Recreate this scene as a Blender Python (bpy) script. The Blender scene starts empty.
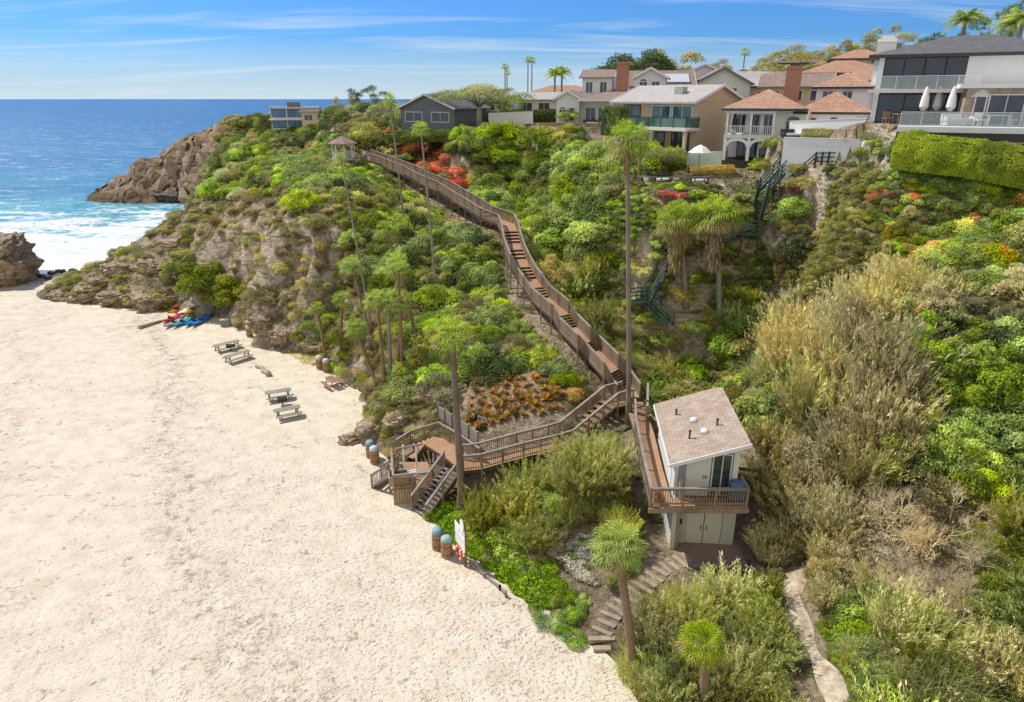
import bpy, math, random, numpy as np
from mathutils import Vector, Matrix
R = math.radians
rng = np.random.default_rng(7)
random.seed(11)
SC = bpy.context.scene
COL = SC.collection
# ------------------------------------------------------------------ camera geometry
H = 25.0; F = 683.0; PITCH = R(20.3); CX, CY = 512.0, 351.0
SP, CP = math.sin(PITCH), math.cos(PITCH)
def ray(px, py):
    a = (px-CX)/F; b = (CY-py)/F
    return a, CP+b*SP, -SP+b*CP
def gz(px, py, z=0.0):
    a, b, c = ray(px, py); t = (z-H)/c
    return (a*t, b*t, z)
def gy(px, py, Y):
    a, b, c = ray(px, py); t = Y/b
    return (a*t, Y, H+c*t)
def proj(x, y, z):
    d = y*CP-(z-H)*SP; u = y*SP+(z-H)*CP
    d = np.maximum(d, .1)
    return CX+F*x/d, CY-F*u/d
# ------------------------------------------------------------------ numpy noise
def _hash(ix, iy, iz, s):
    h = (ix*374761393 + iy*668265263 + iz*2147483647 + s*974634777) & 0xffffffff
    h = ((h ^ (h >> 13))*1274126177) & 0xffffffff
    return ((h ^ (h >> 16)) & 0xffff)/65535.0
def vnoise(x, y, z=0.0, s=0):
    x = np.asarray(x, float); y = np.asarray(y, float); z = np.asarray(z, float)+0*x
    xi = np.floor(x).astype(np.int64); yi = np.floor(y).astype(np.int64); zi = np.floor(z).astype(np.int64)
    fx, fy, fz = x-xi, y-yi, z-zi
    fx = fx*fx*(3-2*fx); fy = fy*fy*(3-2*fy); fz = fz*fz*(3-2*fz)
    r = 0
    for a in (0, 1):
        for b in (0, 1):
            for c in (0, 1):
                r = r+_hash(xi+a, yi+b, zi+c, s)*(fx if a else 1-fx)*(fy if b else 1-fy)*(fz if c else 1-fz)
    return r*2-1
def fbm(x, y, z=0.0, o=4, s=0):
    r = 0; a = 1.0; f = 1.0
    for i in range(o):
        r = r+a*vnoise(np.asarray(x)*f, np.asarray(y)*f, np.asarray(z)*f, s+i*17); a *= .5; f *= 2.03
    return r/1.9
# ------------------------------------------------------------------ terrain: hill heightfield through control points
K = []
def kp(px, py, z): K.append(gz(px, py, z))
def ky(px, py, Y, dz=0): p = gy(px, py, Y); K.append((p[0], p[1], p[2]+dz))
def kw(x, y, z): K.append((x, y, z))
# sand side (hill dives under the sand)
for p in [(-60,20),(-40,20),(-20,20),(-5,20),(-50,35),(-30,35),(-12,33),(-60,50),(-35,50),(-18,48),(-75,65),(-50,65),(-30,62),(-80,85),(-60,82),(-4,24),(-110,100),(-90,110)]:
    kw(p[0], p[1], -3.5)
for p in [(40,300),(95,308),(165,312),(252,337),(300,353),(335,374),(366,394),(352,446)]: kp(p[0]-6, p[1]+4, -.6)
for p in [(370,452),(437,528),(478,566),(520,600),(570,645),(618,690)]: kp(p[0], p[1], -.1)
for p in [(355,470),(415,545),(462,590),(510,625),(560,680)]: kp(p[0], p[1], -1.2)
# left bluff
ky(75,290,87,-.3); ky(110,272,89.5,-.4); ky(135,254,92,-.4); ky(165,227,98); ky(205,192,105,-.3); ky(245,165,108,-.6); ky(290,157,110,-1)
ky(150,285,86); ky(190,265,87); ky(215,250,86.5); ky(215,215,97,-.5); ky(240,200,95); ky(265,180,102,-.8)
ky(250,300,77); ky(290,300,70.3); ky(262,262,77.5); ky(300,250,74); ky(310,205,78.5); ky(335,166,97,-.8); ky(330,185,84,-.8); ky(280,215,83)
ky(345,158,103); ky(366,158,106,-.8); ky(385,166,102,-.8)
kw(-63,104,-.5); kw(-71,98,-2); kw(-50,118,2); kw(-78,104,-4); kw(-38,124,10); kw(-92,98,-2); kw(-60,122,-1.5); kw(-45,135,1)
ky(380,330,62); ky(385,270,69); ky(390,222,79,-.8); ky(400,185,92,-.8); ky(340,340,65); ky(340,290,71); ky(345,240,73.5)
kp(395,430,.9); kp(410,405,2.3); kp(440,385,3.4); kp(450,405,3.0); kp(470,430,2.4); kp(440,440,1.6)
ky(450,330,57); ky(450,275,67,-.5); ky(450,220,80,-.8); ky(480,360,53); ky(480,300,62,-.6)
# garden and ramp
kp(520,400,4.2); kp(565,415,4.0); kp(500,435,2.6); kp(550,390,4.8); kp(590,385,4.7); kp(600,425,3.2); kp(545,470,1.6); kp(480,490,.9); kp(520,540,.7)
kp(580,500,1.7); kp(620,470,2.4); kp(590,560,.9); kp(560,600,.4); kp(625,560,1.0); kp(650,520,1.7); kp(610,610,.5)
# stairs (terrain lies .9 m below the walking surface)
STAIR_PX = [(628,398,4.5,'d'),(621,387,4.6,'s'),(611,372,5.8,'d'),(592,352,6.2,'s'),(584,344,6.9,'d'),(568,328,7.3,'s'),(560,315,8.2,'d'),
            (540,298,8.7,'s'),(533,287,9.4,'d'),(527,279,9.6,'s'),(520,266,10.4,'d'),(517,259,10.6,'s'),(513,248,11.2,'d'),(512,243,11.3,'s'),(509,230,12.1,'d'),
            (506,224,12.2,'d'),(487,217,12.6,'s'),(472,207,13.2,'d'),(458,199,13.6,'s'),(444,190,14.3,'d'),(425,182,14.8,'s'),(410,174,15.4,'d'),(388,165,15.9,'s'),(366,157,16.5,'d')]
for p in STAIR_PX[::2]: kp(p[0], p[1], p[2]-.75); 
for i in range(len(K)-12, len(K)): pass
# slope right of the stairs
ky(640,335,56,-.6); ky(600,255,70,-1.2); ky(560,205,86,-1.2); ky(650,205,61.5,-1.1); ky(700,255,58.5,-1); ky(600,160,82,-.8); ky(570,150,91,-.5); ky(610,205,70,-1.1);  ky(745,215,62,-1.5); ky(600,300,61,-1)
ky(540,172,98,-.8); ky(480,165,108,-.8); ky(600,175,76,-.8); ky(440,165,112,-.8)
ky(690,166,75,0); ky(625,172,68.5,-.8); kp(740,172,17.7)
ky(700,300,57.5,-.8); kp(690,352,4.0); kp(745,385,2.6); kp(660,395,3.9); kp(690,405,3.4); kw(15,40,2.4); kw(17,46,2.2)
kw(22,52,6.0); kw(23.5,64,16.5); kw(28,73,18.2); kw(20,72,17.6); kw(26,50,6.5)
# hut pad and path
kw(9,33,1.0); kw(12,33,1.0); kw(12,30.5,1.0); kw(9.6,30.5,1.0); kw(8.5,29,.9); kw(14.2,34,1.3); kw(9,38,2.2); kw(13,38,2.0); kw(7,34,1.8); kw(6.5,38,2.6); kw(8,43,3.5)
kw(10,26,.9); kw(7,26.5,.4); kw(5.4,25,.1); kw(8,22.5,.5); kw(11,22,.8); kw(13,24.5,1.0); kw(13,28,1.1); kw(4.5,20,-.5); kw(7,18,.0); kw(12,18,.8); kw(6,15,0); kw(14,14,1)
# right hillside
ky(905,175,53); ky(840,167,58.8); ky(815,163,60.8); ky(800,165,62,-.3); ky(850,200,56,-1.2); ky(850,235,51.8,-2.2); ky(850,300,44,-2.8); ky(1000,165,49.5,-.2); ky(935,190,50.5,-.6); ky(800,200,60.2,-1); ky(850,400,36,-3.0); ky(850,500,30,-2.2); ky(860,650,22.5,-1.2)
ky(1000,205,46.5,-.8); ky(1000,300,38,-1.2); ky(1000,400,33,-1.4); ky(1000,500,28,-1.4); ky(1000,690,20,-1); ky(930,250,45,-1.6); ky(930,330,38,-1.5)
ky(930,450,31,-2); ky(930,600,24,-1.6); ky(790,330,46,-2.5); ky(790,430,38,-2.6); kw(16,30,1.8); kw(15.5,25,1.5); ky(800,250,58,-2)
kw(60,45,20); kw(60,30,14); kw(45,22,8); kw(30,14,3); kw(60,15,8); kw(95,40,22)
# plateau
for x, y, z in [(42,62,21.6),(55,62,21.9),(34,70,20),(38,84,19.5),(60,80,22.8),(26,80,18.6),(14,88,20.0),(6,100,21),(-5,108,20.9),(25,104,21.2),(45,105,22.5),(80,80,23.5),
                (80,110,24.5),(20,130,22.5),(50,140,25),(90,150,27),(-15,120,20.8),(-30,128,17),(-35,145,17.5),(-10,150,19.5),(-30,175,18),(-50,185,17),(30,180,24),(80,200,27),
                (-60,200,18),(-40,215,18),(0,230,20),(60,250,25),(-20,290,15),(80,310,20),(140,120,26),(140,200,28),(140,60,24),(140,300,24),(-70,190,14),(-75,205,18)]:
    kw(x, y, z)
# headland
ky(112,196,189); ky(140,178,192); ky(165,158,197); ky(200,139,200); ky(235,126,200); ky(262,140,186,-1); ky(250,165,176); ky(230,187,176)
ky(180,192,186); ky(210,172,188); ky(140,203,183,-1.5); ky(190,209,177,-1.5); kw(-70,160,-3); kw(-50,150,-2)
for x, y in [(-125,190),(-120,215),(-95,235),(-130,160),(-60,260),(-100,150),(-140,120),(-140,260),(-120,80),(-100,300),(-40,330)]: kw(x, y, -5)
K = np.array(K)
def tps_fit(P, smooth=.02):
    X = P[:, :2]/50.0; n = len(X)
    d = np.sqrt(((X[:, None]-X[None])**2).sum(-1)); A = np.where(d > 0, d*d*np.log(np.maximum(d, 1e-9)), 0)+np.eye(n)*smooth*.02
    Q = np.c_[np.ones(n), X]; M = np.zeros((n+3, n+3)); M[:n, :n] = A; M[:n, n:] = Q; M[n:, :n] = Q.T
    return X, np.linalg.solve(M, np.r_[P[:, 2], 0, 0, 0])
_TX, _TW = tps_fit(K)
def tps(x, y):
    x = np.asarray(x, float)/50; y = np.asarray(y, float)/50
    r = _TW[-3]+_TW[-2]*x+_TW[-1]*y
    for i in range(len(_TX)):
        d2 = (x-_TX[i, 0])**2+(y-_TX[i, 1])**2
        r = r+_TW[i]*.5*d2*np.log(np.maximum(d2, 1e-12))
    return r
GX = np.linspace(-150, 150, 501)
ys = [8.0]
while ys[-1] < 330: ys.append(ys[-1]+.38+max(0, (ys[-1]-45))*.0062)
GY = np.array(ys)
MX, MY = np.meshgrid(GX, GY)
MZ = tps(MX, MY)
MZ = np.clip(MZ, -6, 30)
gyy, gxx = np.gradient(MZ, GY, GX); SL = np.sqrt(gxx**2+gyy**2)
left = np.clip((10-MX)/30, 0, 1)
rough = np.clip((SL-.45)*1.2, 0, 1)
rid = 1-np.abs(fbm(MX/6.0, MY/6.0, 0, 4, 3))*2
MZ = MZ+rough*left*(rid-.55)*2.2*(1+.6*(MY > 150))+rough*left*(.45-np.abs(fbm(MX/2.6, MY/2.6, 0, 3, 13)))*1.1+(MY > 140)*np.clip(SL*2, 0, 1)*((.5-np.abs(fbm(MX/9, MY/9, 0, 4, 61)))*5+fbm(MX/3, MY/3, 0, 3, 62)*1.6)+rough*fbm(MX/1.6, MY/1.6, 0, 3, 9)*.35+fbm(MX/8, MY/8, 0, 3, 5)*.25*np.clip(MZ/3, 0, 1)
# flat terraces cut for buildings and patios: (x0,x1,y0,y1,z)
PADS = []
def pad(x0, x1, y0, y1, z, m=2.0):
    global MZ
    dx = np.maximum(np.maximum(x0-MX, MX-x1), 0); dy = np.maximum(np.maximum(y0-MY, MY-y1), 0)
    w = np.clip(1-np.sqrt(dx*dx+dy*dy)/m, 0, 1); w = w*w*(3-2*w); MZ = MZ*(1-w)+z*w
def hz(x, y):
    x = np.asarray(x, float); y = np.asarray(y, float)
    fx = np.clip((x-GX[0])/(GX[1]-GX[0]), 0, len(GX)-1.001); i = fx.astype(int); fx = fx-i
    j = np.clip(np.searchsorted(GY, y, side='right')-1, 0, len(GY)-2); fy = np.clip((y-GY[j])/(GY[j+1]-GY[j]), 0, 1)
    return (MZ[j, i]*(1-fx)+MZ[j, i+1]*fx)*(1-fy)+(MZ[j+1, i]*(1-fx)+MZ[j+1, i+1]*fx)*fy
def gh(x, y): return float(max(hz(x, y), 0.0))
def hit(px, py, tmax=320):
    a, b, c = ray(px, py); t = np.arange(14, tmax, .12)
    x, y, z = a*t, b*t, H+c*t
    g = np.maximum(hz(x, y), 0); k = np.nonzero(z <= g)[0]
    if len(k) == 0: return None
    k = k[0]; return (float(x[k]), float(y[k]), float(g[k]))
# ------------------------------------------------------------------ mesh builder
class MB:
    def __init__(s): s.v = []; s.f = []
    def add(s, vs, fs, M=None):
        n = len(s.v)
        for p in vs:
            p = Vector(p); s.v.append(tuple(M @ p) if M else tuple(p))
        s.f += [tuple(i+n for i in f) for f in fs]; return s
    def box(s, x0, x1, y0, y1, z0, z1, M=None):
        return s.add([(x0,y0,z0),(x1,y0,z0),(x1,y1,z0),(x0,y1,z0),(x0,y0,z1),(x1,y0,z1),(x1,y1,z1),(x0,y1,z1)],
              [(0,3,2,1),(4,5,6,7),(0,1,5,4),(1,2,6,5),(2,3,7,6),(3,0,4,7)], M)
    def beam(s, a, b, w, h, up=(0,0,1)):
        a = Vector(a); b = Vector(b); d = b-a; L = d.length
        if L < 1e-6: return s
        d.normalize(); u = Vector(up)
        if abs(d.dot(u)) > .98: u = Vector((0,1,0))
        sd = d.cross(u).normalized(); u = sd.cross(d).normalized()
        M = Matrix((sd, d, u)).transposed().to_4x4(); M.translation = a
        return s.box(-w/2, w/2, 0, L, -h/2, h/2, M)
    def tube(s, pts, rs, n=8, cap=True):
        base = len(s.v); m = len(pts)
        for i, p in enumerate(pts):
            p = Vector(p); d = (Vector(pts[min(i+1, m-1)])-Vector(pts[max(i-1, 0)])).normalized()
            u = Vector((1,0,0)) if abs(d.x) < .9 else Vector((0,1,0)); a = d.cross(u).normalized(); b = d.cross(a)
            r = rs[i] if hasattr(rs, '__len__') else rs
            for k in range(n):
                t = 2*math.pi*k/n; s.v.append(tuple(p+a*(r*math.cos(t))+b*(r*math.sin(t))))
        for i in range(m-1):
            for k in range(n):
                s.f.append((base+i*n+k, base+i*n+(k+1)%n, base+(i+1)*n+(k+1)%n, base+(i+1)*n+k))
        if cap:
            s.f.append(tuple(base+k for k in range(n))[::-1]); s.f.append(tuple(base+(m-1)*n+k for k in range(n)))
        return s
    def lathe(s, prof, n=16, M=None):
        vs = []; fs = []
        for r, z in prof:
            for k in range(n):
                t = 2*math.pi*k/n; vs.append((r*math.cos(t), r*math.sin(t), z))
        for i in range(len(prof)-1):
            for k in range(n): fs.append((i*n+k, i*n+(k+1)%n, (i+1)*n+(k+1)%n, (i+1)*n+k))
        fs.append(tuple(range(n))[::-1]); fs.append(tuple((len(prof)-1)*n+k for k in range(n)))
        return s.add(vs, fs, M)
    def build(s, name, mat, parent=None, smooth=False):
        me = bpy.data.meshes.new(name); me.from_pydata(s.v, [], s.f)
        if mat: me.materials.append(mat)
        if smooth: me.polygons.foreach_set('use_smooth', [True]*len(me.polygons))
        me.update()
        o = bpy.data.objects.new(name, me); COL.objects.link(o)
        if parent: o.parent = parent
        return o
def tag(o, label=None, cat=None, group=None, kind=None):
    if label: o['label'] = label
    if cat: o['category'] = cat
    if group: o['group'] = group
    if kind: o['kind'] = kind
    return o
def empty(name, loc=(0,0,0), rz=0, label=None, cat=None, group=None):
    o = bpy.data.objects.new(name, None); COL.objects.link(o); o.location = loc; o.rotation_euler = (0,0,rz)
    o.empty_display_size = .3
    return tag(o, label, cat, group)
_kids = {}
def copy_tree(o, loc=None, rz=None, sc=None, label=None, parent=None, group=None):
    c = o.copy(); COL.objects.link(c)
    if parent: c.parent = parent
    for ch in list(o.children): copy_tree(ch, parent=c)
    if loc is not None: c.location = loc
    if rz is not None: c.rotation_euler[2] = rz
    if sc is not None: c.scale = (sc,)*3 if not hasattr(sc, '__len__') else sc
    if label: c['label'] = label
    if group: c['group'] = group
    return c
def npmesh(name, V, Fq, mat, attr=None, k=4, smooth=False, mats=None, midx=None):
    """fast mesh from numpy; Fq (n,k)"""
    me = bpy.data.meshes.new(name); V = np.asarray(V, np.float32); Fq = np.asarray(Fq, np.int32)
    me.vertices.add(len(V)); me.vertices.foreach_set('co', V.ravel())
    me.loops.add(Fq.size); me.loops.foreach_set('vertex_index', Fq.ravel())
    me.polygons.add(len(Fq)); me.polygons.foreach_set('loop_start', np.arange(len(Fq), dtype=np.int32)*k)
    for m in (mats or [mat]): me.materials.append(m)
    if midx is not None: me.polygons.foreach_set('material_index', midx.astype(np.int32))
    if smooth: me.polygons.foreach_set('use_smooth', np.ones(len(Fq), bool))
    if attr is not None:
        a = me.attributes.new('v', 'FLOAT', 'POINT'); a.data.foreach_set('value', np.asarray(attr, np.float32))
    me.update(calc_edges=True); me.validate()
    return me
def link(name, me, parent=None):
    o = bpy.data.objects.new(name, me); COL.objects.link(o)
    if parent: o.parent = parent
    return o
# ------------------------------------------------------------------ materials
class NT:
    def __init__(s, name):
        s.m = bpy.data.materials.new(name); s.m.use_nodes = True; s.t = s.m.node_tree; s.t.nodes.clear()
        s.out = s.n('ShaderNodeOutputMaterial')
    def n(s, ty, **kw):
        nd = s.t.nodes.new(ty)
        for k, v in kw.items():
            if k.startswith('i_'):
                nd.inputs[k[2:].replace('_', ' ')].default_value = v
            else: setattr(nd, k, v)
        return nd
    def l(s, a, b): s.t.links.new(a, b)
    def noise(s, vec, scale, detail=4, rough=.55, dim='3D'):
        nd = s.n('ShaderNodeTexNoise'); nd.inputs['Scale'].default_value = scale; nd.inputs['Detail'].default_value = detail; nd.inputs['Roughness'].default_value = rough
        if vec is not None: s.l(vec, nd.inputs['Vector'])
        return nd.outputs['Fac']
    def vor(s, vec, scale, out='Distance', feature='F1', rnd=1):
        nd = s.n('ShaderNodeTexVoronoi'); nd.feature = feature; nd.inputs['Scale'].default_value = scale; nd.inputs['Randomness'].default_value = rnd
        if vec is not None: s.l(vec, nd.inputs['Vector'])
        return nd.outputs[out]
    def ramp(s, f, stops, interp='LINEAR'):
        nd = s.n('ShaderNodeValToRGB'); cr = nd.color_ramp; cr.interpolation = interp
        while len(cr.elements) > 1: cr.elements.remove(cr.elements[-1])
        for i, (p, c) in enumerate(stops):
            e = cr.elements[0] if i == 0 else cr.elements.new(p)
            e.position = p; e.color = (c[0], c[1], c[2], 1) if hasattr(c, '__len__') else (c, c, c, 1)
        s.l(f, nd.inputs[0]); return nd.outputs[0]
    def mix(s, f, a, b, mode='MIX'):
        nd = s.n('ShaderNodeMix'); nd.data_type = 'RGBA'; nd.blend_type = mode
        for v, i in ((f, 0), (a, 6), (b, 7)):
            if hasattr(v, 'links'): s.l(v, nd.inputs[i])
            elif i == 0: nd.inputs[0].default_value = v
            else: nd.inputs[i].default_value = (*v, 1) if len(v) == 3 else v
        return nd.outputs[2]
    def math(s, op, a, b=None, c=None, clamp=False):
        nd = s.n('ShaderNodeMath'); nd.operation = op; nd.use_clamp = clamp
        for i, v in enumerate((a, b, c)):
            if v is None: continue
            if hasattr(v, 'links'): s.l(v, nd.inputs[i])
            else: nd.inputs[i].default_value = v
        return nd.outputs[0]
    def mr(s, f, a, b, c=0, d=1):
        nd = s.n('ShaderNodeMapRange'); nd.clamp = True; s.l(f, nd.inputs[0])
        for i, v in enumerate((a, b, c, d)): nd.inputs[i+1].default_value = v
        return nd.outputs[0]
    def bump(s, h, strength=.5, dist=.1, normal=None):
        nd = s.n('ShaderNodeBump'); nd.inputs['Strength'].default_value = strength; nd.inputs['Distance'].default_value = dist
        s.l(h, nd.inputs['Height'])
        if normal is not None: s.l(normal, nd.inputs['Normal'])
        return nd.outputs[0]
    def pos(s): return s.n('ShaderNodeNewGeometry').outputs['Position']
    def obj(s): return s.n('ShaderNodeTexCoord').outputs['Object']
    def scale(s, vec, sc):
        nd = s.n('ShaderNodeMapping'); nd.inputs['Scale'].default_value = sc; s.l(vec, nd.inputs['Vector']); return nd.outputs[0]
    def sep(s, vec):
        nd = s.n('ShaderNodeSeparateXYZ'); s.l(vec, nd.inputs[0]); return nd.outputs
    def pbr(s, col, rough=.8, normal=None, metal=0, spec=.3, **kw):
        b = s.n('ShaderNodeBsdfPrincipled')
        if hasattr(col, 'links'): s.l(col, b.inputs['Base Color'])
        else: b.inputs['Base Color'].default_value = (*col, 1)
        if hasattr(rough, 'links'): s.l(rough, b.inputs['Roughness'])
        else: b.inputs['Roughness'].default_value = rough
        b.inputs['Metallic'].default_value = metal; b.inputs['Specular IOR Level'].default_value = spec
        for k, v in kw.items(): b.inputs[k].default_value = v
        if normal is not None: s.l(normal, b.inputs['Normal'])
        s.l(b.outputs[0], s.out.inputs[0]); return b
MATS = {}
def simple(name, col, rough=.7, var=.25, sc=6.0, bump=.15, metal=0, spec=.3, stretch=None):
    if name in MATS: return MATS[name]
    t = NT(name); v = t.obj()
    if stretch: v = t.scale(v, stretch)
    n = t.noise(v, sc, 5, .65); n2 = t.noise(t.obj(), sc*.17+.2, 2)
    f = t.math('ADD', t.math('MULTIPLY', n, .6), t.math('MULTIPLY', n2, .4))
    c = t.ramp(f, [(.3, [x*(1-var) for x in col]), (.55, col), (.75, [min(1, x*(1+var*.7)) for x in col])])
    t.pbr(c, rough, t.bump(n, bump, .02), metal, spec); MATS[name] = t.m; return t.m
# ------------------------------------------------------------------ camera, light, world
cam = bpy.data.cameras.new('camera'); co = bpy.data.objects.new('camera', cam); COL.objects.link(co); SC.camera = co
cam.sensor_fit = 'HORIZONTAL'; cam.sensor_width = 36; cam.lens = 36*F/1024; cam.clip_end = 40000; cam.clip_start = .5
co.location = (0, 0, H); co.rotation_euler = (math.pi/2-PITCH, 0, 0)
SC.view_settings.view_transform = 'Standard'; SC.view_settings.look = 'None'; SC.view_settings.exposure = 0
SUN_EL, SUN_AZ = R(50), R(-60)       # azimuth clockwise from +Y
sd = Vector((math.sin(SUN_AZ)*math.cos(SUN_EL), math.cos(SUN_AZ)*math.cos(SUN_EL), math.sin(SUN_EL)))
sl = bpy.data.lights.new('sun', 'SUN'); sl.energy = 5.0; sl.angle = R(.55); sl.color = (1, .95, .87)
so = bpy.data.objects.new('sun', sl); COL.objects.link(so); so.rotation_euler = sd.to_track_quat('Z', 'Y').to_euler()
W = bpy.data.worlds.new('World'); SC.world = W; W.use_nodes = True; wt = W.node_tree; wt.nodes.clear()
def wn(ty): return wt.nodes.new(ty)
wo = wn('ShaderNodeOutputWorld'); bg = wn('ShaderNodeBackground'); sky = wn('ShaderNodeTexSky'); sky.sky_type = 'NISHITA'; sky.sun_disc = False
sky.sun_elevation = SUN_EL; sky.sun_rotation = SUN_AZ; sky.air_density = 1.0; sky.dust_density = .6; sky.ozone_density = 2.0; sky.altitude = 30
tc = wn('ShaderNodeTexCoord'); sp = wn('ShaderNodeSeparateXYZ'); wt.links.new(tc.outputs['Generated'], sp.inputs[0])
# wispy cirrus: direction projected on a flat layer overhead
mz = wn('ShaderNodeMath'); mz.operation = 'ADD'; mz.inputs[1].default_value = .10; wt.links.new(sp.outputs[2], mz.inputs[0])
dv = []
for i in (0, 1):
    d = wn('ShaderNodeMath'); d.operation = 'DIVIDE'; wt.links.new(sp.outputs[i], d.inputs[0]); wt.links.new(mz.outputs[0], d.inputs[1]); dv.append(d)
cb = wn('ShaderNodeCombineXYZ'); wt.links.new(dv[0].outputs[0], cb.inputs[0]); wt.links.new(dv[1].outputs[0], cb.inputs[1])
mp = wn('ShaderNodeMapping'); mp.inputs['Scale'].default_value = (.35, 1.5, 1); mp.inputs['Rotation'].default_value = (0, 0, R(8)); wt.links.new(cb.outputs[0], mp.inputs[0])
nz = wn('ShaderNodeTexNoise'); nz.inputs['Scale'].default_value = 1.1; nz.inputs['Detail'].default_value = 8; nz.inputs['Roughness'].default_value = .62; nz.inputs['Distortion'].default_value = .5
wt.links.new(mp.outputs[0], nz.inputs['Vector'])
cr = wn('ShaderNodeMapRange'); cr.inputs[1].default_value = .50; cr.inputs[2].default_value = .78; cr.inputs[4].default_value = .75; wt.links.new(nz.outputs[0], cr.inputs[0])
# haze band near the horizon
hb = wn('ShaderNodeMapRange'); hb.inputs[1].default_value = .075; hb.inputs[2].default_value = .0; hb.inputs[3].default_value = 0; hb.inputs[4].default_value = .75; wt.links.new(sp.outputs[2], hb.inputs[0])
m1 = wn('ShaderNodeMix'); m1.data_type = 'RGBA'; m1.blend_type = 'MULTIPLY'; m1.inputs[0].default_value = 1; m1.inputs[7].default_value = (.21, .48, .93, 1); wt.links.new(sky.outputs[0], m1.inputs[6])
m2 = wn('ShaderNodeMix'); m2.data_type = 'RGBA'; wt.links.new(cr.outputs[0], m2.inputs[0]); wt.links.new(m1.outputs[2], m2.inputs[6]); m2.inputs[7].default_value = (4.9, 5.5, 6.0, 1)
m3 = wn('ShaderNodeMix'); m3.data_type = 'RGBA'; wt.links.new(hb.outputs[0], m3.inputs[0]); wt.links.new(m2.outputs[2], m3.inputs[6]); m3.inputs[7].default_value = (5.0, 5.8, 6.2, 1)
bk = wn('ShaderNodeMapRange'); bk.inputs[1].default_value = -.05; bk.inputs[2].default_value = -.55; bk.inputs[3].default_value = 0; bk.inputs[4].default_value = .85; bk.interpolation_type = 'SMOOTHSTEP'; wt.links.new(sp.outputs[1], bk.inputs[0])  # brighter sky added behind the camera, unseen, as fill for surfaces facing it
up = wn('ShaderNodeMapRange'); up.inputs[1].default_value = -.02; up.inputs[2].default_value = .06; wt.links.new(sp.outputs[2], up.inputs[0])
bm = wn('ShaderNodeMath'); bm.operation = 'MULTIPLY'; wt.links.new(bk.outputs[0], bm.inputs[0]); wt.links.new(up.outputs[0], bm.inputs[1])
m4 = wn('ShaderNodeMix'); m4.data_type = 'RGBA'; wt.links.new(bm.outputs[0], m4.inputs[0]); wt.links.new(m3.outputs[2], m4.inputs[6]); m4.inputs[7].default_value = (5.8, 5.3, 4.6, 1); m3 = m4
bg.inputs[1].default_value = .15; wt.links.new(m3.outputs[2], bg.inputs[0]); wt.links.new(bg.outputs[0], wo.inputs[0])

# ------------------------------------------------------------------ building terraces
pad(31, 75, 52.5, 84, 23.1, 6)
pad(22, 38, 71.5, 94, 19.1, 3)
pad(12, 20.5, 65.6, 70.5, 17.2, 6)
pad(9.5, 21, 75.5, 95, 19.4, 4)
pad(16.5, 24, 69.5, 74.5, 18.2, 2)
pad(-5, 3.5, 103, 112, 21.0, 6)
pad(4, 22, 95, 120, 21.5, 3)
pad(8.3, 13.2, 30.2, 36, 1.0, .8)
yw_ = 63-(MX-24)*.66          # foot of the retaining wall: low in front, level terrace behind
MZ = np.where((MX > 21.5) & (MX < 29.2) & (MY > 54) & (MY < yw_+.1), np.minimum(MZ, 19.55+.02*(MY-60)), MZ)
MZ = np.where((MX > 23.8) & (MX < 30.4) & (MY > yw_+.5) & (MY < 67), 21.5, MZ)
MZ = np.where((MX > 29.8) & (MX < 33) & (MY > 54.5) & (MY < 61), np.clip(MZ, 21.3, 23.1), MZ)
# ------------------------------------------------------------------ hills
t = NT('hillside_earth'); P = t.pos(); g = t.n('ShaderNodeNewGeometry'); nz_ = t.sep(g.outputs['Normal'])[2]
S = t.sep(P)
n1 = t.noise(P, .35, 6, .6); n2 = t.noise(P, 2.2, 6, .65); n3 = t.noise(t.scale(P, (.18, .18, 1.6)), 1.3, 6, .65)
dirt = t.ramp(n2, [(.3, (.17, .125, .08)), (.5, (.33, .255, .17)), (.7, (.48, .385, .27))])
rock = t.ramp(n3, [(.28, (.10, .07, .05)), (.40, (.30, .225, .15)), (.50, (.60, .50, .37)), (.58, (.38, .29, .20)), (.68, (.70, .61, .48))])
rock = t.mix(t.mr(n1, .4, .6), rock, t.ramp(n2, [(.35, (.22, .165, .12)), (.5, (.55, .46, .35)), (.65, (.74, .66, .54))]))
moss = t.ramp(n2, [(.3, (.06, .06, .025)), (.7, (.19, .165, .07))])
steep = t.mr(nz_, .80, .62)
col = t.mix(steep, dirt, rock)
col = t.mix(t.math('MULTIPLY', t.mr(n1, .46, .58), t.mr(nz_, .35, .75)), col, moss)
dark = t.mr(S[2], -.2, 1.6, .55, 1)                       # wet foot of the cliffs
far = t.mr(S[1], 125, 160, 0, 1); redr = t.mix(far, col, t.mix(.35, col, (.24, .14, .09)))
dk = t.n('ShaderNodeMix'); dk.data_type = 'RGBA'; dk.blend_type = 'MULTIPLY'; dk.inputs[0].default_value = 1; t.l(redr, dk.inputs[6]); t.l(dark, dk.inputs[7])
t.pbr(dk.outputs[2], .95, t.bump(t.math('ADD', t.math('MULTIPLY', n3, 1.3), n2), .9, .45), spec=.1)
M_HILL = t.m
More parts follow.
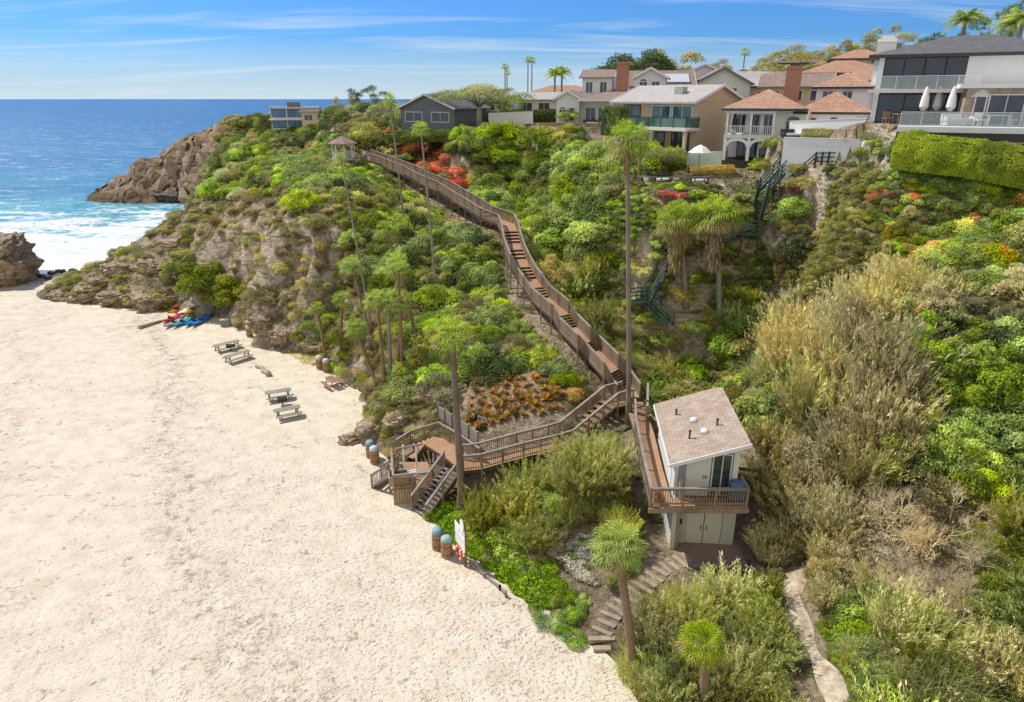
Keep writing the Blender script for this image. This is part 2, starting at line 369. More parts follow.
# sideways relief on the cliff faces so they are not a smooth sheet
VX = MX.copy(); VY = MY.copy(); VZ = MZ.copy()
gyy, gxx = np.gradient(MZ, GY, GX); SL = np.sqrt(gxx**2+gyy**2); st = np.clip((SL-.6)*1.1, 0, 1)*np.clip((8-MX)/20, 0, 1)
o1 = fbm(MX/3, MY/3, MZ/1.3, 4, 21); o2 = fbm(MX/3, MY/3, MZ/1.3, 4, 33)
big = 1+2.2*(MY > 140)
VX += st*o1*1.5*big; VY += st*o2*1.5*big; VZ += st*fbm(MX/2, MY/2, MZ, 3, 44)*.7*big
ny, nx = MX.shape
V = np.stack([VX, VY, VZ], -1).reshape(-1, 3)
idx = np.arange(nx*ny).reshape(ny, nx)
Fq = np.stack([idx[:-1, :-1], idx[:-1, 1:], idx[1:, 1:], idx[1:, :-1]], -1).reshape(-1, 4)
keep = V[Fq][:, :, 2].max(1) > -2.2
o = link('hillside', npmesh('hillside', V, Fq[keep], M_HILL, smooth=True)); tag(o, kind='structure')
# ------------------------------------------------------------------ beach
def sandz(x, y):
    shore = 108+.10*(x+70)      # the waterline runs slightly askew
    return -np.clip((y-(shore-24))/26, 0, 3)**1.3*1.1+fbm(np.asarray(x)/14, np.asarray(y)/14, 0, 3, 71)*.10+fbm(np.asarray(x)/1.3, np.asarray(y)/1.3, 0, 2, 72)*.02
sx = np.linspace(-150, 30, 361)
sy = [2.0]
while sy[-1] < 165: sy.append(sy[-1]+.32+max(0, sy[-1]-40)*.006)
sy = np.array(sy); A, B = np.meshgrid(sx, sy); Z = sandz(A, B)
V = np.stack([A, B, Z], -1).reshape(-1, 3); idx = np.arange(A.size).reshape(A.shape)
Fq = np.stack([idx[:-1, :-1], idx[:-1, 1:], idx[1:, 1:], idx[1:, :-1]], -1).reshape(-1, 4)
t = NT('beach_sand'); P = t.pos(); S = t.sep(P)
nf = t.noise(P, 9, 3); nl = t.noise(P, .09, 4); nm = t.noise(P, .8, 5, .6)
wv = t.n('ShaderNodeVectorMath'); wv.operation = 'ADD'; 
nc = t.n('ShaderNodeTexNoise'); nc.inputs['Scale'].default_value = .8; t.l(P, nc.inputs['Vector']); t.l(P, wv.inputs[0]); t.l(nc.outputs['Color'], wv.inputs[1])
rp = t.scale(wv.outputs[0], (1.0, 1.5, .2)); dim = t.vor(rp, 3.6, 'Distance', 'SMOOTH_F1'); dim2 = t.vor(P, 8.0, 'Distance')
busy = t.math('ADD', t.mr(t.math('ADD', t.math('MULTIPLY', S[1], -.012), t.math('MULTIPLY', S[0], .022)), -1.25, -.35, .25, 1), t.math('MULTIPLY', t.math('SUBTRACT', nl, .5), 1.6), clamp=True)
foot = t.mr(dim, .05, .42, 0, 1)
dune = t.math('ADD', t.math('MULTIPLY', foot, 1.0), t.math('MULTIPLY', t.mr(dim2, .05, .4), .5))
base = t.ramp(nm, [(.3, (.56, .475, .345)), (.5, (.645, .56, .42)), (.7, (.70, .62, .475))])
# tide wrack: scattered dark specks in bands
d1 = t.noise(P, .12, 5, .6); band = t.math('MULTIPLY', t.mr(d1, .43, .48), t.mr(d1, .57, .52)); sp1 = t.mr(t.noise(P, 1.6, 6, .78), .53, .63)
spk = t.math('MULTIPLY', band, sp1); sp2 = t.mr(t.vor(P, .55, 'Distance'), .07, .035)
spk = t.math('MAXIMUM', t.math('MULTIPLY', spk, .75), t.math('MULTIPLY', sp2, t.mr(nl, .5, .6, 0, .8)))
lin = t.math('ADD', t.math('ADD', S[0], t.math('MULTIPLY', S[1], .585)), t.math('MULTIPLY', t.math('SUBTRACT', t.noise(P, .07, 4, .6), .5), 26))
tb = t.math('SUBTRACT', 1, t.mr(t.math('ABSOLUTE', t.math('SUBTRACT', lin, 2.2)), .3, 3.4)); tb2 = t.math('SUBTRACT', 1, t.mr(t.math('ABSOLUTE', t.math('SUBTRACT', lin, -13)), .2, 2.2)); tb = t.math('MAXIMUM', tb, t.math('MULTIPLY', tb2, .6))
spk = t.math('MAXIMUM', spk, t.math('MULTIPLY', tb, t.mr(t.noise(P, 1.25, 7, .8), .50, .60, 0, .75)))
sp3 = t.mr(t.vor(t.scale(P, (1, 1, 1)), 1.1, 'Distance'), .13, .07); spk = t.math('MAXIMUM', spk, t.math('MULTIPLY', sp3, t.mr(t.noise(P, .16, 3), .52, .60, 0, .55)))
c = t.mix(spk, base, (.20, .14, .085))
c = t.mix(t.math('MULTIPLY', t.math('SUBTRACT', 1, foot), t.math('MULTIPLY', busy, .36)), c, (.42, .33, .235))
wet = t.mr(t.math('ADD', S[2], t.math('MULTIPLY', nl, .25)), -.62, -.35, 1, 0)
c = t.mix(wet, c, (.27, .215, .16))
rgh = t.mr(wet, 0, 1, .95, .25)
hgt = t.math('ADD', t.math('MULTIPLY', dune, t.math('MAXIMUM', t.math('MAXIMUM', busy, .12), t.math('MULTIPLY', tb, .9))), t.math('MULTIPLY', nf, .12))
hgt = t.math('MULTIPLY', hgt, t.math('SUBTRACT', 1, wet))
t.pbr(c, rgh, t.bump(hgt, .9, .07), spec=.15)
o = link('beach', npmesh('beach', V, Fq, t.m, smooth=True)); tag(o, kind='structure')
# ------------------------------------------------------------------ sea
SEA = -1.05
gx1 = np.concatenate([-np.geomspace(15000, 260, 16), np.arange(-250, 60, 1.3), np.geomspace(60, 15000, 16)])
gy1 = np.concatenate([np.arange(84, 330, 1.1), np.geomspace(331, 26000, 40)])
A, B = np.meshgrid(gx1, gy1)
near = np.clip((420-B)/200, 0, 1)*np.clip((300-np.abs(A+80))/60, 0, 1)
sw = np.sin((B+A*.10+8*vnoise(A/40, B/40))/5.2)*.20+fbm(A/7, B/4, 0, 3, 5)*.26
brk = np.exp(-((B-(150+6*vnoise(A/18, B*0, 0, 3)+.1*(A+90)))/3.2)**2)*.9+np.exp(-((B-(128+5*vnoise(A/14, B*0, 0, 8)+.1*(A+90)))/2.2)**2)*.45
calm = np.clip((B-95)/30, .12, 1)
Z = SEA+near*(sw*calm+brk*np.clip(.6+vnoise(A/12, B*0, 0, 6), 0, 1.4))
V = np.stack([A, B, Z], -1).reshape(-1, 3); idx = np.arange(A.size).reshape(A.shape)
Fq = np.stack([idx[:-1, :-1], idx[:-1, 1:], idx[1:, 1:], idx[1:, :-1]], -1).reshape(-1, 4)
t = NT('sea_water'); P = t.pos(); S = t.sep(P)
nw = t.noise(t.scale(P, (.6, 1, 1)), .05, 5, .6)
dst = t.math('ADD', S[1], t.math('MULTIPLY', t.math('SUBTRACT', nw, .5), 50))
far = t.mr(dst, 110, 900)
wc = t.ramp(far, [(0, (.16, .46, .42)), (.05, (.07, .36, .38)), (.13, (.03, .21, .33)), (.35, (.018, .14, .27)), (1, (.012, .10, .22))])
wc = t.mix(t.mr(S[1], 1200, 9000, 0, .75), wc, (.006, .04, .12))
wv1 = t.noise(t.scale(P, (.35, 1, 1)), .11, 5, .65); wv2 = t.noise(t.scale(P, (.5, 1.2, 1)), .55, 4, .7)
wc = t.mix(1.0, wc, t.ramp(t.math('ADD', t.math('MULTIPLY', wv1, .55), t.math('MULTIPLY', wv2, .45)), [(.35, (.62,.68,.74)), (.5, (1,1,1)), (.65, (1.0,1.0,1.0))]), 'MULTIPLY')
wc = t.mix(t.mr(wv2, .56, .70, 0, .28), wc, (.30,.52,.62))
# foam: torn lacy sheets where the waves break
f1 = t.noise(t.scale(P, (.35, .8, 1)), .22, 9, .68); f2 = t.vor(t.scale(P, (.5, 1, 1)), .55, 'Distance', 'DISTANCE_TO_EDGE'); f3 = t.noise(P, 1.5, 6, .7)
reach = t.mr(dst, 118, 200, 1, 0); 
fm = t.math('ADD', t.math('MULTIPLY', reach, .42), t.math('SUBTRACT', f1, .42)); fm = t.math('SUBTRACT', fm, t.math('MULTIPLY', f2, .35)); fm = t.math('ADD', fm, t.math('MULTIPLY', t.math('SUBTRACT', f3, .5), .35))
crest = t.mr(S[2], SEA+.45, SEA+1.0)
foam = t.math('MULTIPLY', t.math('MAXIMUM', t.mr(fm, .17, .36), t.math('MULTIPLY', crest, t.mr(f3, .35, .5))), t.mr(S[1], 175, 260, 1, 0), clamp=True)
far1 = t.noise(t.scale(P, (.3, 1, 1)), .022, 6, .7); wc = t.mix(1.0, wc, t.ramp(far1, [(.38, (.72,.78,.84)), (.5, (1,1,1)), (.62, (1.18,1.14,1.08))]), 'MULTIPLY')
spark = t.math('MULTIPLY', t.mr(t.noise(t.scale(P, (.35, 1, 1)), .24, 4, .85), .575, .65), t.math('MULTIPLY', t.mr(S[1], 150, 300, .35, .8), t.mr(t.math('ADD', t.math('MULTIPLY', S[0], -1.0), t.math('MULTIPLY', S[1], -.42)), -60, 60, .2, 1)))  # sun glitter painted into the water colour as pale specks
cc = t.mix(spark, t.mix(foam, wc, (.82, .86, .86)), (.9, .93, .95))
w1 = t.noise(t.scale(P, (.7, 1, 1)), .5, 6, .7); w2 = t.noise(t.scale(P, (.6, 1, 1)), .06, 5, .7)
b = t.pbr(cc, t.mr(foam, 0, 1, .22, .8), t.bump(t.math('ADD', w1, t.math('MULTIPLY', w2, 4)), .9, .9), spec=.22)
b.inputs['Specular Tint'].default_value = (.8, .9, 1, 1)
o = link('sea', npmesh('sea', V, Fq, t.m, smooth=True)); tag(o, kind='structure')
# ------------------------------------------------------------------ materials for built things
def wood(name, a, b, sc=3.0, rough=.8):
    t = NT(name); v = t.pos(); n = t.noise(t.scale(v, (1, 1, 3)), sc*3, 6, .7); n2 = t.noise(v, .8, 3)
    f = t.math('ADD', t.math('MULTIPLY', n, .65), t.math('MULTIPLY', n2, .35))
    c = t.ramp(f, [(.32, a), (.62, b)]); t.pbr(c, rough, t.bump(n, .3, .02), spec=.2); return t.m
W_RAIL = wood('weathered_wood', (.13, .09, .06), (.37, .275, .19))
W_GREY = wood('grey_wood', (.15, .13, .11), (.36, .32, .27))
W_DECK = wood('deck_wood', (.27, .145, .075), (.47, .29, .165))
W_DARK = wood('dark_wood', (.05, .035, .025), (.13, .095, .065))
W_POST = wood('brown_post', (.16, .085, .045), (.32, .20, .11))
W_TAN = wood('tan_wood', (.33, .22, .12), (.52, .38, .23))
def perp(a, b):
    d = Vector((b[0]-a[0], b[1]-a[1], 0)).normalized(); return Vector((d.y, -d.x, 0))   # right-hand side
AVOID = []      # (ax, ay, bx, by, radius): vegetation keeps clear
postcount = [0]
def railing(root, pts, sgnhint=None, h=1.07, style='board', pm=None, rm=None, spacing=2.0, drop=3.2):
    """railing along a 3D polyline: a panel (boards or pickets) with a handrail, and square posts"""
    pm = pm or W_RAIL; rm = rm or W_GREY
    pan = MB(); rl = MB()
    for i in range(len(pts)-1):
        a, b = Vector(pts[i]), Vector(pts[i+1]); L = (b-a).length
        rl.beam(a+Vector((0,0,h+.02)), b+Vector((0,0,h+.02)), .16, .05); rl.beam(a+Vector((0,0,h-.08)), b+Vector((0,0,h-.08)), .05, .10)
        pan.beam(a+Vector((0,0,.13)), b+Vector((0,0,.13)), .045, .09)
        n = max(1, int(L/(.15 if style == 'board' else .14))); w = .088 if style == 'board' else .04
        for k in range(n):
            p = a.lerp(b, (k+.5)/n); d = (b-a).normalized(); dh = Vector((d.x, d.y, 0)).normalized()
            jj = random.uniform(-.012, .012)
            pan.beam(p+Vector((0,0,.10)), p+Vector((0,0,h-.10+jj)), w, .03, up=dh.cross(Vector((0,0,1))))
    r = rl.build('handrail', rm, root); pan.build('pickets', pm, r)
    # posts
    for i in range(len(pts)-1):
        a, b = Vector(pts[i]), Vector(pts[i+1]); L = (b-a).length; n = max(1, round(L/spacing))
        for k in range(n+(1 if i == len(pts)-2 else 0)):
            p = a.lerp(b, k/n); g = gh(p.x, p.y); bot = max(g-.3, p.z-drop) if postcount[0] >= 0 else p.z
            if p.z-g < -.2: bot = p.z-.3
            MB().box(p.x-.055, p.x+.055, p.y-.055, p.y+.055, bot, p.z+h+.06).build('post', pm, root)
def walkway(root, nodes, w, left=True, right=True, style='board', deckm=None, spacing=2.4, offs=None, boards=True):
    """nodes: (x,y,z,kind of the segment that starts there) 'd' deck / 's' stairs"""
    deckm = deckm or W_DECK
    P = [Vector(n[:3]) for n in nodes]; n = len(P)
    # mitred side offsets
    L, Rr = [], []
    for i in range(n):
        d1 = (P[i]-P[i-1]) if i > 0 else (P[1]-P[0]); d2 = (P[i+1]-P[i]) if i < n-1 else d1
        d1 = Vector((d1.x, d1.y, 0)).normalized(); d2 = Vector((d2.x, d2.y, 0)).normalized()
        m = (d1+d2); m = m.normalized() if m.length > .1 else d1
        s = Vector((m.y, -m.x, 0)); k = 1/max(.6, s.dot(Vector((d1.y, -d1.x, 0))))
        Rr.append(P[i]+s*(w/2*k)); L.append(P[i]-s*(w/2*k))
    for i in range(n-1):
        a, b = P[i], P[i+1]; la, lb, ra, rb = L[i], L[i+1], Rr[i], Rr[i+1]
        AVOID.append((a.x, a.y, b.x, b.y, w/2+.1))
        if nodes[i][3] == 's':
            dz = b.z-a.z; ns = max(2, round(abs(dz)/.19)); tr = MB(); sg = []
            for k in range(ns):
                f0, f1 = k/ns, (k+.80)/ns; z = a.z+dz*(k+1)/ns if dz > 0 else a.z+dz*k/ns
                q = [la.lerp(lb, f0), ra.lerp(rb, f0), ra.lerp(rb, f1), la.lerp(lb, f1)]
                for qq in q: qq.z = z
                tr.add([(*p.xy, p.z-.05) for p in q]+[tuple(p) for p in q], [(0,1,2,3)[::-1], (4,5,6,7), (0,1,5,4), (1,2,6,5), (2,3,7,6), (3,0,4,7)])
            for s0, s1 in ((la, lb), (ra, rb)):
                c0 = s0.lerp(ra if s0 is la else la, .04); c1 = s1.lerp(rb if s1 is lb else lb, .04)
                sg.append(MB().beam(c0+Vector((0,0,-.17)), c1+Vector((0,0,-.17)), .06, .30))
            f = tr.build('stair_flight', deckm, root)
            for g_ in sg: g_.build('stringer', W_DARK, f)
        else:
            dk = MB(); Lh = (b-a).length; nb = max(1, int(Lh/.15))
            for k in range(nb):
                f0, f1 = k/nb, (k+.93)/nb; e = random.uniform(-.004, .004)
                q = [la.lerp(lb, f0), ra.lerp(rb, f0), ra.lerp(rb, f1), la.lerp(lb, f1)]
                dk.add([(p.x, p.y, p.z-.045) for p in q]+[(p.x, p.y, p.z+e) for p in q], [(3,2,1,0), (4,5,6,7), (0,1,5,4), (1,2,6,5), (2,3,7,6), (3,0,4,7)])
            f = dk.build('deck', deckm, root)
            for s0, s1 in ((la, lb), (ra, rb)): MB().beam(s0+Vector((0,0,-.15)), s1+Vector((0,0,-.15)), .05, .2).build('joist', W_DARK, f)
    if left: railing(root, L[left-1 if left is not True else 0:], style=style, spacing=spacing)
    if right: railing(root, Rr[right-1 if right is not True else 0:], style=style, spacing=spacing)
    return L, Rr
# ------------------------------------------------------------------ the long staircase
ST = [(*gz(p[0], p[1], p[2]), p[3]) for p in STAIR_PX]
up_root = empty('staircase', ST[0][:3], 0, 'long weathered wooden staircase climbing the bluff from the hut to the gazebo', 'staircase')
up_root.location = (0, 0, 0)
walkway(up_root, ST, 1.75)
# ramp and steps down from the junction to the landing above the sand
RP = [(*gz(463,465,2.1),'d'), (*gz(480,463,2.2),'d'), (*gz(520,452,2.55),'d'), (*gz(553,444,2.8),'d'), (*gz(566,440,2.85),'s'), (*gz(611,403,4.45),'d'), (*gz(627,399,4.5),'d')]
ramp = empty('walkway', (0,0,0), 0, 'wooden ramp with slatted railings rising from the lower landing to the stair junction', 'walkway')
walkway(ramp, RP, 1.5, style='picket', spacing=1.5)
# boardwalk to the hut with the front deck
BW = [(*gz(634,402,4.5),'d'), (8.75, 40.5, 4.3,'d'), (8.4, 36, 4.2,'d'), (8.15, 31.82, 4.2,'d')]
bwk = empty('boardwalk', (0,0,0), 0, 'sunny timber boardwalk and front deck wrapping the beach hut', 'boardwalk')
walkway(bwk, BW, 1.25, left=False, right=False)
railing(bwk, [(BW[0][0]-.1, BW[0][1]-.75, 4.5), (8.12, 40.5, 4.3), (7.77, 36, 4.2), (7.52, 31.95, 4.2), (12.75, 31.95, 4.2), (12.75, 33.0, 4.2)], style='picket', spacing=1.9, drop=.35)
railing(bwk, [(BW[0][0]+1.1, BW[0][1]+.9, 4.5), (9.15, 42.0, 4.4)], style='board')
dk = MB()
for k in range(33): dk.box(8.76+k*.1215, 8.76+k*.1215+.112, 31.83, 32.75, 4.15, 4.2+random.uniform(-.004, .004))
f = dk.build('deck', W_DECK, bwk); jo = MB(); jo.box(7.4, 12.85, 31.74, 31.82, 3.86, 4.13); jo.box(12.78, 12.86, 31.83, 33.0, 3.86, 4.13)
for k in range(6): jo.box(8.0+k*.9, 8.06+k*.9, 31.83, 32.95, 3.9, 4.12)
jo.build('joist', W_RAIL, f)
AVOID.append((8.3, 42, 8.3, 32, .9)); AVOID.append((8, 31.8, 12.8, 31.8, .6)); AVOID.append((10.8, 33.5, 10.8, 39.5, 2.1)); AVOID.append((10, 31.3, 12.5, 31.3, .8))
# ------------------------------------------------------------------ lower landing and beach flight
low = empty('beach_stairs', (0,0,0), 0, 'lower wooden stairs and landing with brown handrails standing on the sand', 'stairs')
LB = [(*gz(419,515,.0),'s'), (*gz(452,470,2.1),'d'), (*gz(462,464,2.1),'d')]
walkway(low, LB[:2], 1.5, style='picket', deckm=W_GREY, spacing=1.5)
a = gz(462,462,2.1)
walkway(low, [(*gz(470,466,2.1),'d'), (*gz(452,452,2.1),'d'), (*gz(432,440,2.1),'s'), (*gz(414,450,1.1),'d'), (*gz(405,456,1.1),'d')], 1.5, style='picket', left=False, spacing=1.6)
q = [gz(392,462,1.1), gz(428,462,1.1), gz(432,486,1.1), gz(394,490,1.1)]
dk = MB(); A0, B0, C0, D0 = [Vector(p) for p in q]
for k in range(22):
    f0, f1 = k/22, (k+.93)/22; r4 = [A0.lerp(D0, f0), B0.lerp(C0, f0), B0.lerp(C0, f1), A0.lerp(D0, f1)]
    dk.add([(p.x, p.y, p.z-.05) for p in r4]+[tuple(p) for p in r4], [(3,2,1,0), (4,5,6,7), (0,1,5,4), (1,2,6,5), (2,3,7,6), (3,0,4,7)])
dk.build('deck', W_DECK, low)
sk = MB()
for s0, s1 in ((D0, C0), (A0, D0), (C0, B0)):
    n = int((s1-s0).length/.16)
    for k in range(n):
        p = s0.lerp(s1, (k+.5)/n); d = (s1-s0).normalized(); sk.beam((p.x, p.y, -.1), (p.x, p.y, 1.05), .13, .03, up=d.cross(Vector((0,0,1))))
sk.build('skirting', W_TAN, low)
railing(low, [A0, D0, C0], style='picket', spacing=1.3)
walkway(low, [(*gz(377,484,.0),'s'), (*gz(394,474,1.1),'d')], 1.2, style='picket', deckm=W_GREY)
# planter box on the landing
def tapered_tub(root, x, y, z):
    pass
# ------------------------------------------------------------------ outdoor shower on the landing
WHITE = simple('white_paint', (.74, .73, .70), .55, .10, 5, .1)
p = gz(411, 474, 1.1)
sh = empty('outdoor_shower', p, .4, 'white outdoor shower frame with slatted base on the lower wooden landing', 'shower')
MB().box(-.55,.55,-.5,-.4,0,.10).box(-.55,.55,-.25,-.15,0,.10).box(-.55,.55,0,.1,0,.10).box(-.55,.55,.25,.35,0,.10).build('base', WHITE, sh)
MB().box(-.48,-.38,-.05,.05,.1,2.3).build('upright', WHITE, sh); MB().box(.38,.48,-.05,.05,.1,2.1).build('upright', WHITE, sh)
MB().box(-.9,.9,-.051,.051,2.05,2.16).build('crossbar', W_GREY, sh)
CHROME = simple('steel', (.45, .46, .47), .35, .15, 8, .05, metal=.8)
MB().tube([(0,-.05,2.0),(0,-.3,2.05),(0,-.42,1.95)], .025, 6).lathe([(.02,1.96),(.08,1.90),(.08,1.88)], 10, Matrix.Translation((0,-.42,0))).build('shower_head', CHROME, sh)
p = gz(399, 482, 1.1)
pb = empty('planter', p, .2, 'square tan timber box planter at the corner of the lower landing', 'planter')
MB().box(-.65,.65,-.5,-.44,0,.62).box(-.65,.65,.44,.5,0,.62).box(-.65,-.59,-.44,.44,0,.62).box(.59,.65,-.44,.44,0,.62).build('side_boards', W_TAN, pb)
MB().box(-.59,.59,-.44,.44,.02,.5).build('soil', simple('soil', (.10,.07,.045), .95, .4, 9, .5), pb)
MB().box(-.7,.7,-.56,-.42,.62,.66).box(-.7,.7,.42,.56,.62,.66).box(-.7,-.56,-.42,.42,.62,.66).box(.56,.7,-.42,.42,.62,.66).build('cap_rail', W_GREY, pb)
# low retaining boards beside the garden
def plank_wall(label, pts, h, th=.12, m=None, mat=None):
    r = empty('retaining_wall', (0,0,0), 0, label, 'retaining wall'); r['kind'] = 'thing'
    bd = MB()
    for i in range(len(pts)-1):
        a, b = Vector(pts[i]), Vector(pts[i+1])
        for k in range(max(1, int(h/.2))): bd.beam(a+Vector((0,0,.1+k*.2)), b+Vector((0,0,.1+k*.2)), th*.6, .185)
    bd.build('boards', mat or W_GREY, r); ps = MB()
    for i in range(len(pts)-1):
        a, b = Vector(pts[i]), Vector(pts[i+1]); n = max(1, round((b-a).length/1.2))
        for k in range(n+1):
            p = a.lerp(b, k/n); MB().box(p.x-.06, p.x+.06, p.y-.11, p.y+.01, p.z-.5, p.z+h+.08).build('post', W_RAIL, r)
def onhill(px, py, dz=0):
    h_ = hit(px, py); return (h_[0], h_[1], h_[2]+dz)
plank_wall('grey board retaining wall holding back the garden above the lower landing', [gz(438,417,2.6), gz(460,432,2.6), gz(478,445,2.7)], 1.0)
plank_wall('short pale board edging curving under the terraced succulent garden', [onhill(462,410,-.1), onhill(476,420,-.1), onhill(492,424,-.1)], .4)
plank_wall('weathered low board edging between the sand and the green bank beside the sign', [(*gz(470,566,0)[:2], -.12), (*gz(500,590,0)[:2], -.12), (*gz(506,597,0)[:2], -.12)], .4)
# ------------------------------------------------------------------ beach hut
STUCCO = simple('pale_stucco', (.62, .62, .57), .85, .08, 3, .2)
SAGE = simple('sage_wall', (.52, .53, .45), .7, .10, 3, .1)
CREAMD = simple('cream_door', (.62, .60, .50), .6, .07, 2, .1)
def glassmat(name, col, rough=.08):
    t = NT(name); n = t.noise(t.pos(), .35, 3); c = t.ramp(n, [(.35, [x*.5 for x in col]), (.65, col)]); t.pbr(c, rough, spec=.8); return t.m
GLASS = glassmat('window_glass', (.05, .07, .09)); GLASSB = glassmat('blue_glass', (.06, .17, .34), .15)
t = NT('hut_shingles'); v = t.obj(); br = t.n('ShaderNodeTexBrick'); t.l(v, br.inputs['Vector']); br.inputs['Scale'].default_value = 1
br.inputs['Brick Width'].default_value = .45; br.inputs['Row Height'].default_value = .19; br.inputs['Mortar Size'].default_value = .012
br.inputs['Color1'].default_value = (.33, .245, .175, 1); br.inputs['Color2'].default_value = (.43, .335, .25, 1); br.inputs['Mortar'].default_value = (.17, .12, .09, 1)
n = t.noise(v, 1.2, 4, .65); c = t.mix(t.mr(n, .5, .72, 0, .8), br.outputs[0], (.48, .40, .31)); n4 = t.noise(v, 9, 4, .7); c = t.mix(t.mr(n4, .55, .7, 0, .5), c, (.22, .15, .11))
t.pbr(c, .9, t.bump(br.outputs['Fac'], -.5, .03)); SHING = t.m
hx0, hx1, hy0, hy1 = 8.95, 12.55, 32.9, 40.0
hut = empty('beach_hut', (10.62, 33, 1), -.085, 'small pale two level beach hut with a mono pitch shingle roof beside the boardwalk', 'hut')
def hb(m, *a):
    x0,x1,y0,y1,z0,z1 = a; return m.box(x0-10.7, x1-10.7, y0-33, y1-33, z0-1, z1-1)
w = MB()
hb(w, 9.25, 12.6, 33.0, 33.2, 3.1, 3.98); hb(w, 9.25, 9.95, 33.0, 33.2, .9, 3.1); hb(w, 12.05, 12.6, 33.0, 33.2, .9, 3.1)
hb(w, 8.98, 9.24, 32.3, 40, .9, 4.0); hb(w, 12.6, 12.8, 33.0, 40, .9, 4.0)
w.build('lower_wall', SAGE, hut)
# upper walls: sloped top, side door and front window openings
w = MB(); vx = lambda x: x-10.7
def slopez(x, base=0): return 6.35+(x-8.7)*.33
for x0, x1, z0 in ((9.0, 11.0, 4.22), (12.25, 12.55, 4.22), (11.0, 12.25, 6.95)):
    w.add([(vx(x0),-.1,z0-1),(vx(x1),-.1,z0-1),(vx(x1),.08,z0-1),(vx(x0),.08,z0-1),(vx(x0),-.1,slopez(x0)-1.05),(vx(x1),-.1,slopez(x1)-1.05),(vx(x1),.08,slopez(x1)-1.05),(vx(x0),.08,slopez(x0)-1.05)],
          [(0,3,2,1),(4,5,6,7),(0,1,5,4),(1,2,6,5),(2,3,7,6),(3,0,4,7)])
for x0, x1 in ((9.0, 9.15), (12.4, 12.55)):
    w.add([(vx(x0),.08,3.22),(vx(x1),.08,3.22),(vx(x1),7,3.22),(vx(x0),7,3.22),(vx(x0),.08,slopez(x0)-1.05),(vx(x1),.08,slopez(x1)-1.05),(vx(x1),7,slopez(x1)-1.05),(vx(x0),7,slopez(x0)-1.05)],
          [(0,3,2,1),(4,5,6,7),(0,1,5,4),(1,2,6,5),(2,3,7,6),(3,0,4,7)])
w.box(vx(9.15), vx(12.4), 6.9, 7.0, 3.22, 5.4).build('upper_wall', STUCCO, hut)
rf = MB(); y0, y1 = -.55, 7.3
rf.add([(vx(8.6),y0,5.27),(vx(12.95),y0,6.70),(vx(12.95),y1,6.70),(vx(8.6),y1,5.27),(vx(8.6),y0,5.37),(vx(12.95),y0,6.80),(vx(12.95),y1,6.80),(vx(8.6),y1,5.37)],
       [(0,3,2,1),(4,5,6,7),(0,1,5,4),(1,2,6,5),(2,3,7,6),(3,0,4,7)])
roof = rf.build('roof', SHING, hut)
fs = MB(); fs.beam((vx(8.57),y0-.03,5.27),(vx(12.98),y0-.03,6.71), .05, .2); fs.beam((vx(8.57),y0,5.25),(vx(8.57),y1,5.25), .05, .16); fs.build('fascia', WHITE, roof); hut.scale = (.955, 1, 1)
SKY_D = simple('skylight_dome', (.75, .77, .78), .2, .08, 3, .02)
for (x, y) in ((10.55, 3.0), (10.9, 1.35)):
    z = slopez(x+0)-.95+.02
    MB().lathe([(.24,-.02),(.24,.10),(.20,.17),(.12,.22),(.04,.24)], 14, Matrix.Translation((vx(x), y+.6, z))).build('skylight', SKY_D, roof, True)
for (x, y, h_) in ((10.0, 1.7, .45), (11.7, 2.4, .35), (9.7, 5.0, .3)):
    MB().lathe([(.06,-.05),(.06,h_),(.09,h_),(.09,h_+.08),(.03,h_+.1)], 8, Matrix.Translation((vx(x), y, slopez(x)-.95))).build('vent_pipe', W_DARK, roof)
d = MB().box(vx(11.08), vx(12.2), -.04, .0, 3.25, 5.85).build('window', WHITE, hut)
MB().box(vx(11.16), vx(12.12), -.055, -.041, 3.3, 5.78).build('pane', GLASS, d); MB().box(vx(11.62), vx(11.67), -.07, -.056, 3.3, 5.78).build('mullion', WHITE, d)
d = MB().box(vx(9.2), vx(9.62), -.135, -.102, 3.25, 5.3).build('door', simple('grey_door', (.28,.29,.28), .6), hut)
d = MB().box(vx(8.965), vx(8.995), .9, 1.9, 3.25, 5.25).build('door', WHITE, hut)
d = MB().box(vx(8.965), vx(8.995), 2.6, 4.2, 4.1, 5.1).build('window', WHITE, hut); MB().box(vx(8.95), vx(8.964), 2.68, 4.12, 4.18, 5.02).build('pane', GLASS, d)
for x0 in (9.97, 11.02):
    d = MB().box(vx(x0), vx(x0+1.0), .02, .07, .02, 2.09).build('door', CREAMD, hut)
    s_ = 1 if x0 < 10.5 else -1
    MB().box(vx(x0+.5+s_*.36)-.03, vx(x0+.5+s_*.36)+.03, -.03, .019, .95, 1.25).build('handle', CHROME, d)
def letters(txt, size, mat, parent, loc, rot, name='house_number'):
    cu = bpy.data.curves.new(name, 'FONT'); cu.body = txt; cu.size = size; cu.extrude = .008; cu.align_x = 'CENTER'
    o = bpy.data.objects.new(name, cu); COL.objects.link(o); dg = bpy.context.evaluated_depsgraph_get(); me = bpy.data.meshes.new_from_object(o.evaluated_get(dg))
    bpy.data.objects.remove(o); me.materials.clear(); me.materials.append(mat); me.name = name
    o = bpy.data.objects.new(name, me); COL.objects.link(o); o.parent = parent; o.location = loc; o.rotation_euler = rot; return o
letters('26', .28, W_DARK, hut, (.0, -.115, 4.35), (math.pi/2, 0, 0))
MB().box(vx(9.55), vx(9.72), -.03, -.002, 1.25, 1.6).build('meter_box', W_DARK, hut)
MB().lathe([(.13,-1.6),(.13,2.95)], 10, Matrix.Translation((vx(9.35), -.45, 1.55))).build('pillar', simple('concrete', (.36,.34,.31), .9, .2, 5, .4), hut)
